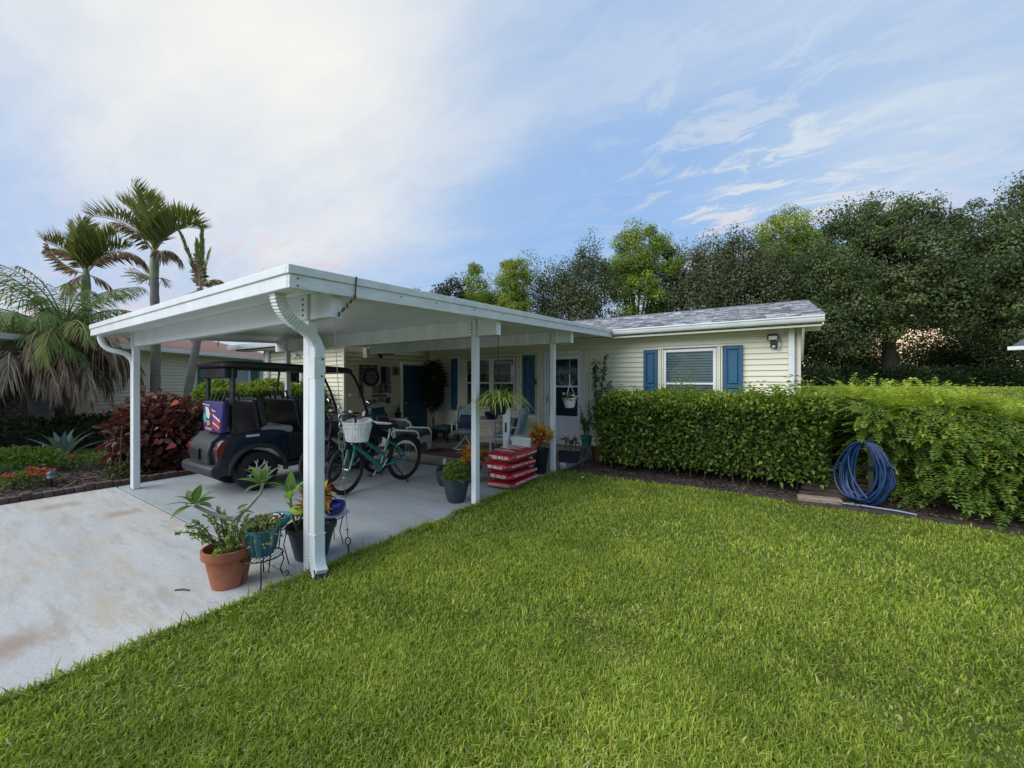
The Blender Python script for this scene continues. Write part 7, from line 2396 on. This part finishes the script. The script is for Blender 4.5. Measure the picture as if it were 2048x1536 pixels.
V, F, T = strip_blades(n, (0, 0, .2), rng.uniform(.22, .34, n), .010, rng.uniform(0, 2 * pi, n), np.radians(rng.uniform(55, 80, n)), np.radians(rng.uniform(20, 60, n)), [(.42, .44, .30)], None, seg=6)
put('young_leaves', npmesh('young_leaves', V, F, T), LEAF, t)
# white hanging basket by the door
HW = Vector((-3.11, 6.58, 1.12))
t = thing('hanging_basket', 'white plastic hanging basket with yellow and white flowers by door', 'hanging plant', HW)
pot(t, [(.001, 0), (.075, 0), (.085, .01), (.115, .14), (.135, .155), (.135, .175), (.115, .175), (.105, .13), (.001, .12)], mat('white_plastic', (.80, .81, .80), .35, var=.03), .135, .105)
for k in range(3):
    a = k * 2 * pi / 3 + .5
    b = MB(); b.tube([(.125 * cos(a), .125 * sin(a), .165), (0, 0, .43)], .0045, 5); b.build('hanger_arm', MATS['white_plastic'], t)
b = MB(); b.tube([(0, 0, .43), (0, 0, .60)], .006, 6); b.build('hanger_hook', MATS['white_plastic'], t)
b = MB(); b.tube([(0, 0, .60), (0, 0, zu(HW.y) - HW.z - .004)], .002, 4); b.build('cord', STEEL, t)
n = 240
u = rand_dirs(n); u[:, 2] = np.abs(u[:, 2])
V, F, T = leaf_set(u * np.array([.12, .12, .10]) + np.array([0, 0, .14]), unit(u + rng.normal(0, .5, (n, 3))), unit(u + np.array([0, 0, 1.])), .05, .025, [(.05, .09, .02), (.09, .13, .03), (.14, .15, .03)], None)
put('foliage', npmesh('foliage', V, F, T), LEAF, t)
for k, (x, y, z, c, s_) in enumerate(((0, -.08, .20, (.55, .33, .03), .05), (.05, -.05, .235, (.6, .42, .05), .04), (-.09, -.04, .25, (.8, .78, .74), .04), (.10, -.06, .22, (.8, .78, .74), .04), (.13, -.03, .19, (.8, .78, .74), .045), (-.03, -.06, .24, (.5, .3, .03), .04))):
    m_ = 10; dd = rand_dirs(m_)
    V, F, T = leaf_set(np.tile([x, y, z], (m_, 1)), dd, unit(dd + rng.normal(0, .5, (m_, 3))), s_, s_ * .7, [c], None)
    put('flower', npmesh('flower', V, F, T), LEAF, t)
# artificial tree in the porch corner
t = thing('ficus_tree', 'tall dark leafy indoor tree in the porch corner by teal door', 'tree', (-7.92, 8.02, .002))
pot(t, flower_pot(.12, .16, .28, .03, .01), POT_DARK, .22, .15)
for k in range(3):
    b = MB(); b.tube([(.02 * k - .02, .01 * k, .2), (.05 * sin(k * 2), .04 * cos(k * 2), .7), (.03 - .03 * k, .02, 1.3)], .013, 7); b.build('trunk', STEMB, t)
n = 2600
u = rand_dirs(n)
rad = rng.uniform(.2, 1, n) ** .5
zz = 1.5 + u[:, 2] * .68 * rad
wd = np.where(zz > 1.5, .34, .27)
P = np.stack([u[:, 0] * wd * rad, u[:, 1] * wd * .9 * rad, zz], 1) + rng.normal(0, .03, (n, 3))
V, F, T = leaf_set(P, unit(u + rng.normal(0, .6, (n, 3)) + np.array([0, 0, -.3])), unit(rng.normal(0, 1, (n, 3)) + np.array([0, 0, .8])), .10, .045, [(.025, .045, .016), (.018, .034, .012), (.035, .055, .02)], None, fold=.2, droop=.2)
put('crown', npmesh('crown', V, F, T), LEAF, t)
# spiky plant on a low box by the teal door
t = thing('plant_table', 'small slatted table left of the teal door', 'table', (-8.15, 6.98, .002))
b = MB(); b.box(-.19, .19, -.17, .17, .62, .65); b.build('top', WICK, t, bevel=.005)
for sx in (-1, 1):
    for sy in (-1, 1):
        b = MB(); b.box(sx * .165 - .02, sx * .165 + .02, sy * .145 - .02, sy * .145 + .02, 0, .62); b.build('leg', WICK, t)
for k in range(6):
    b = MB(); b.box(.166, .180, -.13 + k * .045, -.105 + k * .045, .30, .61); b.build('slat', WICK, t)
t = thing('snake_plant', 'dark upright spiky plant in small pot left of teal door', 'potted plant', (-8.15, 6.98, .654))
pot(t, flower_pot(.07, .095, .13, .02, .006), BLACKP, .09, .085)
V, F, T = strip_blades(16, (0, 0, .09), rng.uniform(.18, .36, 16), .028, rng.uniform(0, 2 * pi, 16), np.radians(rng.uniform(65, 88, 16)), np.radians(rng.uniform(50, 85, 16)), [(.035, .055, .025), (.05, .07, .03)], None)
put('foliage', npmesh('foliage', V, F, T), LEAF, t)
# white string across the carport by the shed corner
b = MB(); b.tube([(-9.2, SY - .08, 1.29), (SXR + .10, SY + .1, 1.27), (SXR + .10, 6.95, 1.27)], .006, 5)
tag(b.build('clothes_line', WHITE), 'thin white line strung along the shed wall', 'line')
# small dark tray on the porch
t = thing('door_mat', 'dark mat on the porch floor before the window', 'mat', (-5.9, 6.65, .004), radians(3))
b = MB(); b.box(-.75, .75, -.35, .35, 0, .008); b.build('pile', mat('brown_mat', (.09, .065, .055), .95, var=.2, bump=.5, bscale=90), t)
b = MB(); b.box(-.78, .78, -.38, .38, -.001, .005); b.build('border', RUBBER, t)

# ================================================================== hose on its hanger, with the bits lying round it
HP = Vector((1.02, 6.86, 0.0))
t = thing('hose_hanger', 'dark hose post with a curved hanger between the two hedges', 'hose hanger', HP, radians(-38))
b = MB(); b.box(-.03, .03, -.02, .02, 0, .86); b.build('post', mat('dark_green_post', (.02, .03, .025), .5), t, bevel=.004)
b = MB(); b.tube([(-.16, -.07, .72)] + [(.16 * -cos(a), -.07, .72 + .09 * sin(a)) for a in [k * pi / 10 for k in range(1, 10)]] + [(.16, -.07, .72)], .014, 6); b.tube([(0, -.0, .80), (0, -.14, .80)], .012, 6); b.build('saddle', BLACKM, t)
b = MB(); b.box(-.12, .12, -.03, .0, .44, .50); b.build('spreader', BLACKM, t)
HOSE = mat('blue_hose', (.008, .032, .105), .4, var=.3, vscale=10, spec=.5)
t = thing('garden_hose', 'blue garden hose hanging in loose oval coils', 'hose', HP, radians(-38))
pts = []
nl = 13
for k in range(nl):
    rx = random.uniform(.15, .30); rz = random.uniform(.30, .39); dx = random.uniform(-.06, .06); ry = -.07 - .018 * (k % 5) - random.uniform(0, .012)
    tilt = random.uniform(-.16, .16); ph = random.uniform(0, 6)
    for q in range(26):
        a = pi / 2 + 2 * pi * q / 26
        up_ = max(0, sin(a))
        zz = .42 + rz * sin(a) + (.40 - rz) * up_
        x = dx * (1 - up_ * .6) + rx * cos(a) * (1 - .18 * up_) + tilt * (zz - .8) * .5 + .010 * sin(3 * a + ph)
        pts.append((x, ry - .05 * max(0, -sin(a)) + .012 * sin(2 * a + ph), max(.03 + .013 * (k % 5) + .03 * abs(x), zz)))
b = MB(); b.tube(pts, .0125, 8); b.build('coils', HOSE, t)
b = MB(); b.tube(bend((-.13, -.13, .78), (-.28, -.16, .45), (.05, -.17, .12), 14), .0125, 8); b.build('loose_loop', HOSE, t)
b = MB(); b.tube(bend((.22, -.12, .50), (.28, -.14, .62), (.33, -.13, .52), 8), .0125, 8); b.build('end_tail', HOSE, t)
b = MB(); b.tube([(.33, -.13, .52), (.335, -.13, .48)], .018, 10); b.build('coupling', mat('brass', (.55, .33, .12), .3, metal=.9), t)
t = thing('water_pipe', 'thin pale blue-grey pipe lying on mulch below the hose', 'pipe', (.98, 6.62, .02))
b = MB(); b.tube([(-.42, .02, .005), (-.1, .0, .015), (.25, -.02, .01), (.40, -.05, .0)], .011, 8); b.build('tube', mat('pale_pipe', (.20, .26, .30), .5), t)
b = MB(); b.tube([(-.50, .03, .004), (-.42, .02, .005)], .018, 8); b.build('fitting', MATS['brass'], t)
t = thing('edging_stone', 'flat tan edging stone on the mulch left of the hose', 'stone', (.47, 6.66, .0), radians(8))
b = MB(); loft(b, [[(x, y, z) for x, y in rrect(-.24 + i, .24 - i, -.075 + i, .075 - i, .03, 4)] for z, i in ((-.02, 0), (.05, 0), (.065, .012))]); b.build('slab', mat('tan_stone', (.26, .20, .15), .9, var=.25, vscale=14, bump=.6, bscale=40), t)
for k in range(5):
    b = MB(); b.tube([(-.36, 0, 0), (0, .015 * (-1) ** k, .0), (.36, 0, 0)], [.035, .04, .03], 8)
    tag(b.build('split_log', mat('brown_log', (.045, .032, .025), .95, var=.35, vscale=20, bump=.8, bscale=30, stretch=(.3, 1, 1)), loc=(.62 + .03 * k, 6.88 + .085 * k, .045 + .045 * k), rot=(0, 0, radians(6 * (-1) ** k))),
        ('brown log nearest the lawn in the pile left of hose', 'second brown log of the pile left of hose', 'middle brown log of the pile left of hose', 'fourth brown log of the pile left of hose', 'brown log deepest in the pile left of hose')[k], 'log', 'logs piled left of the hose')
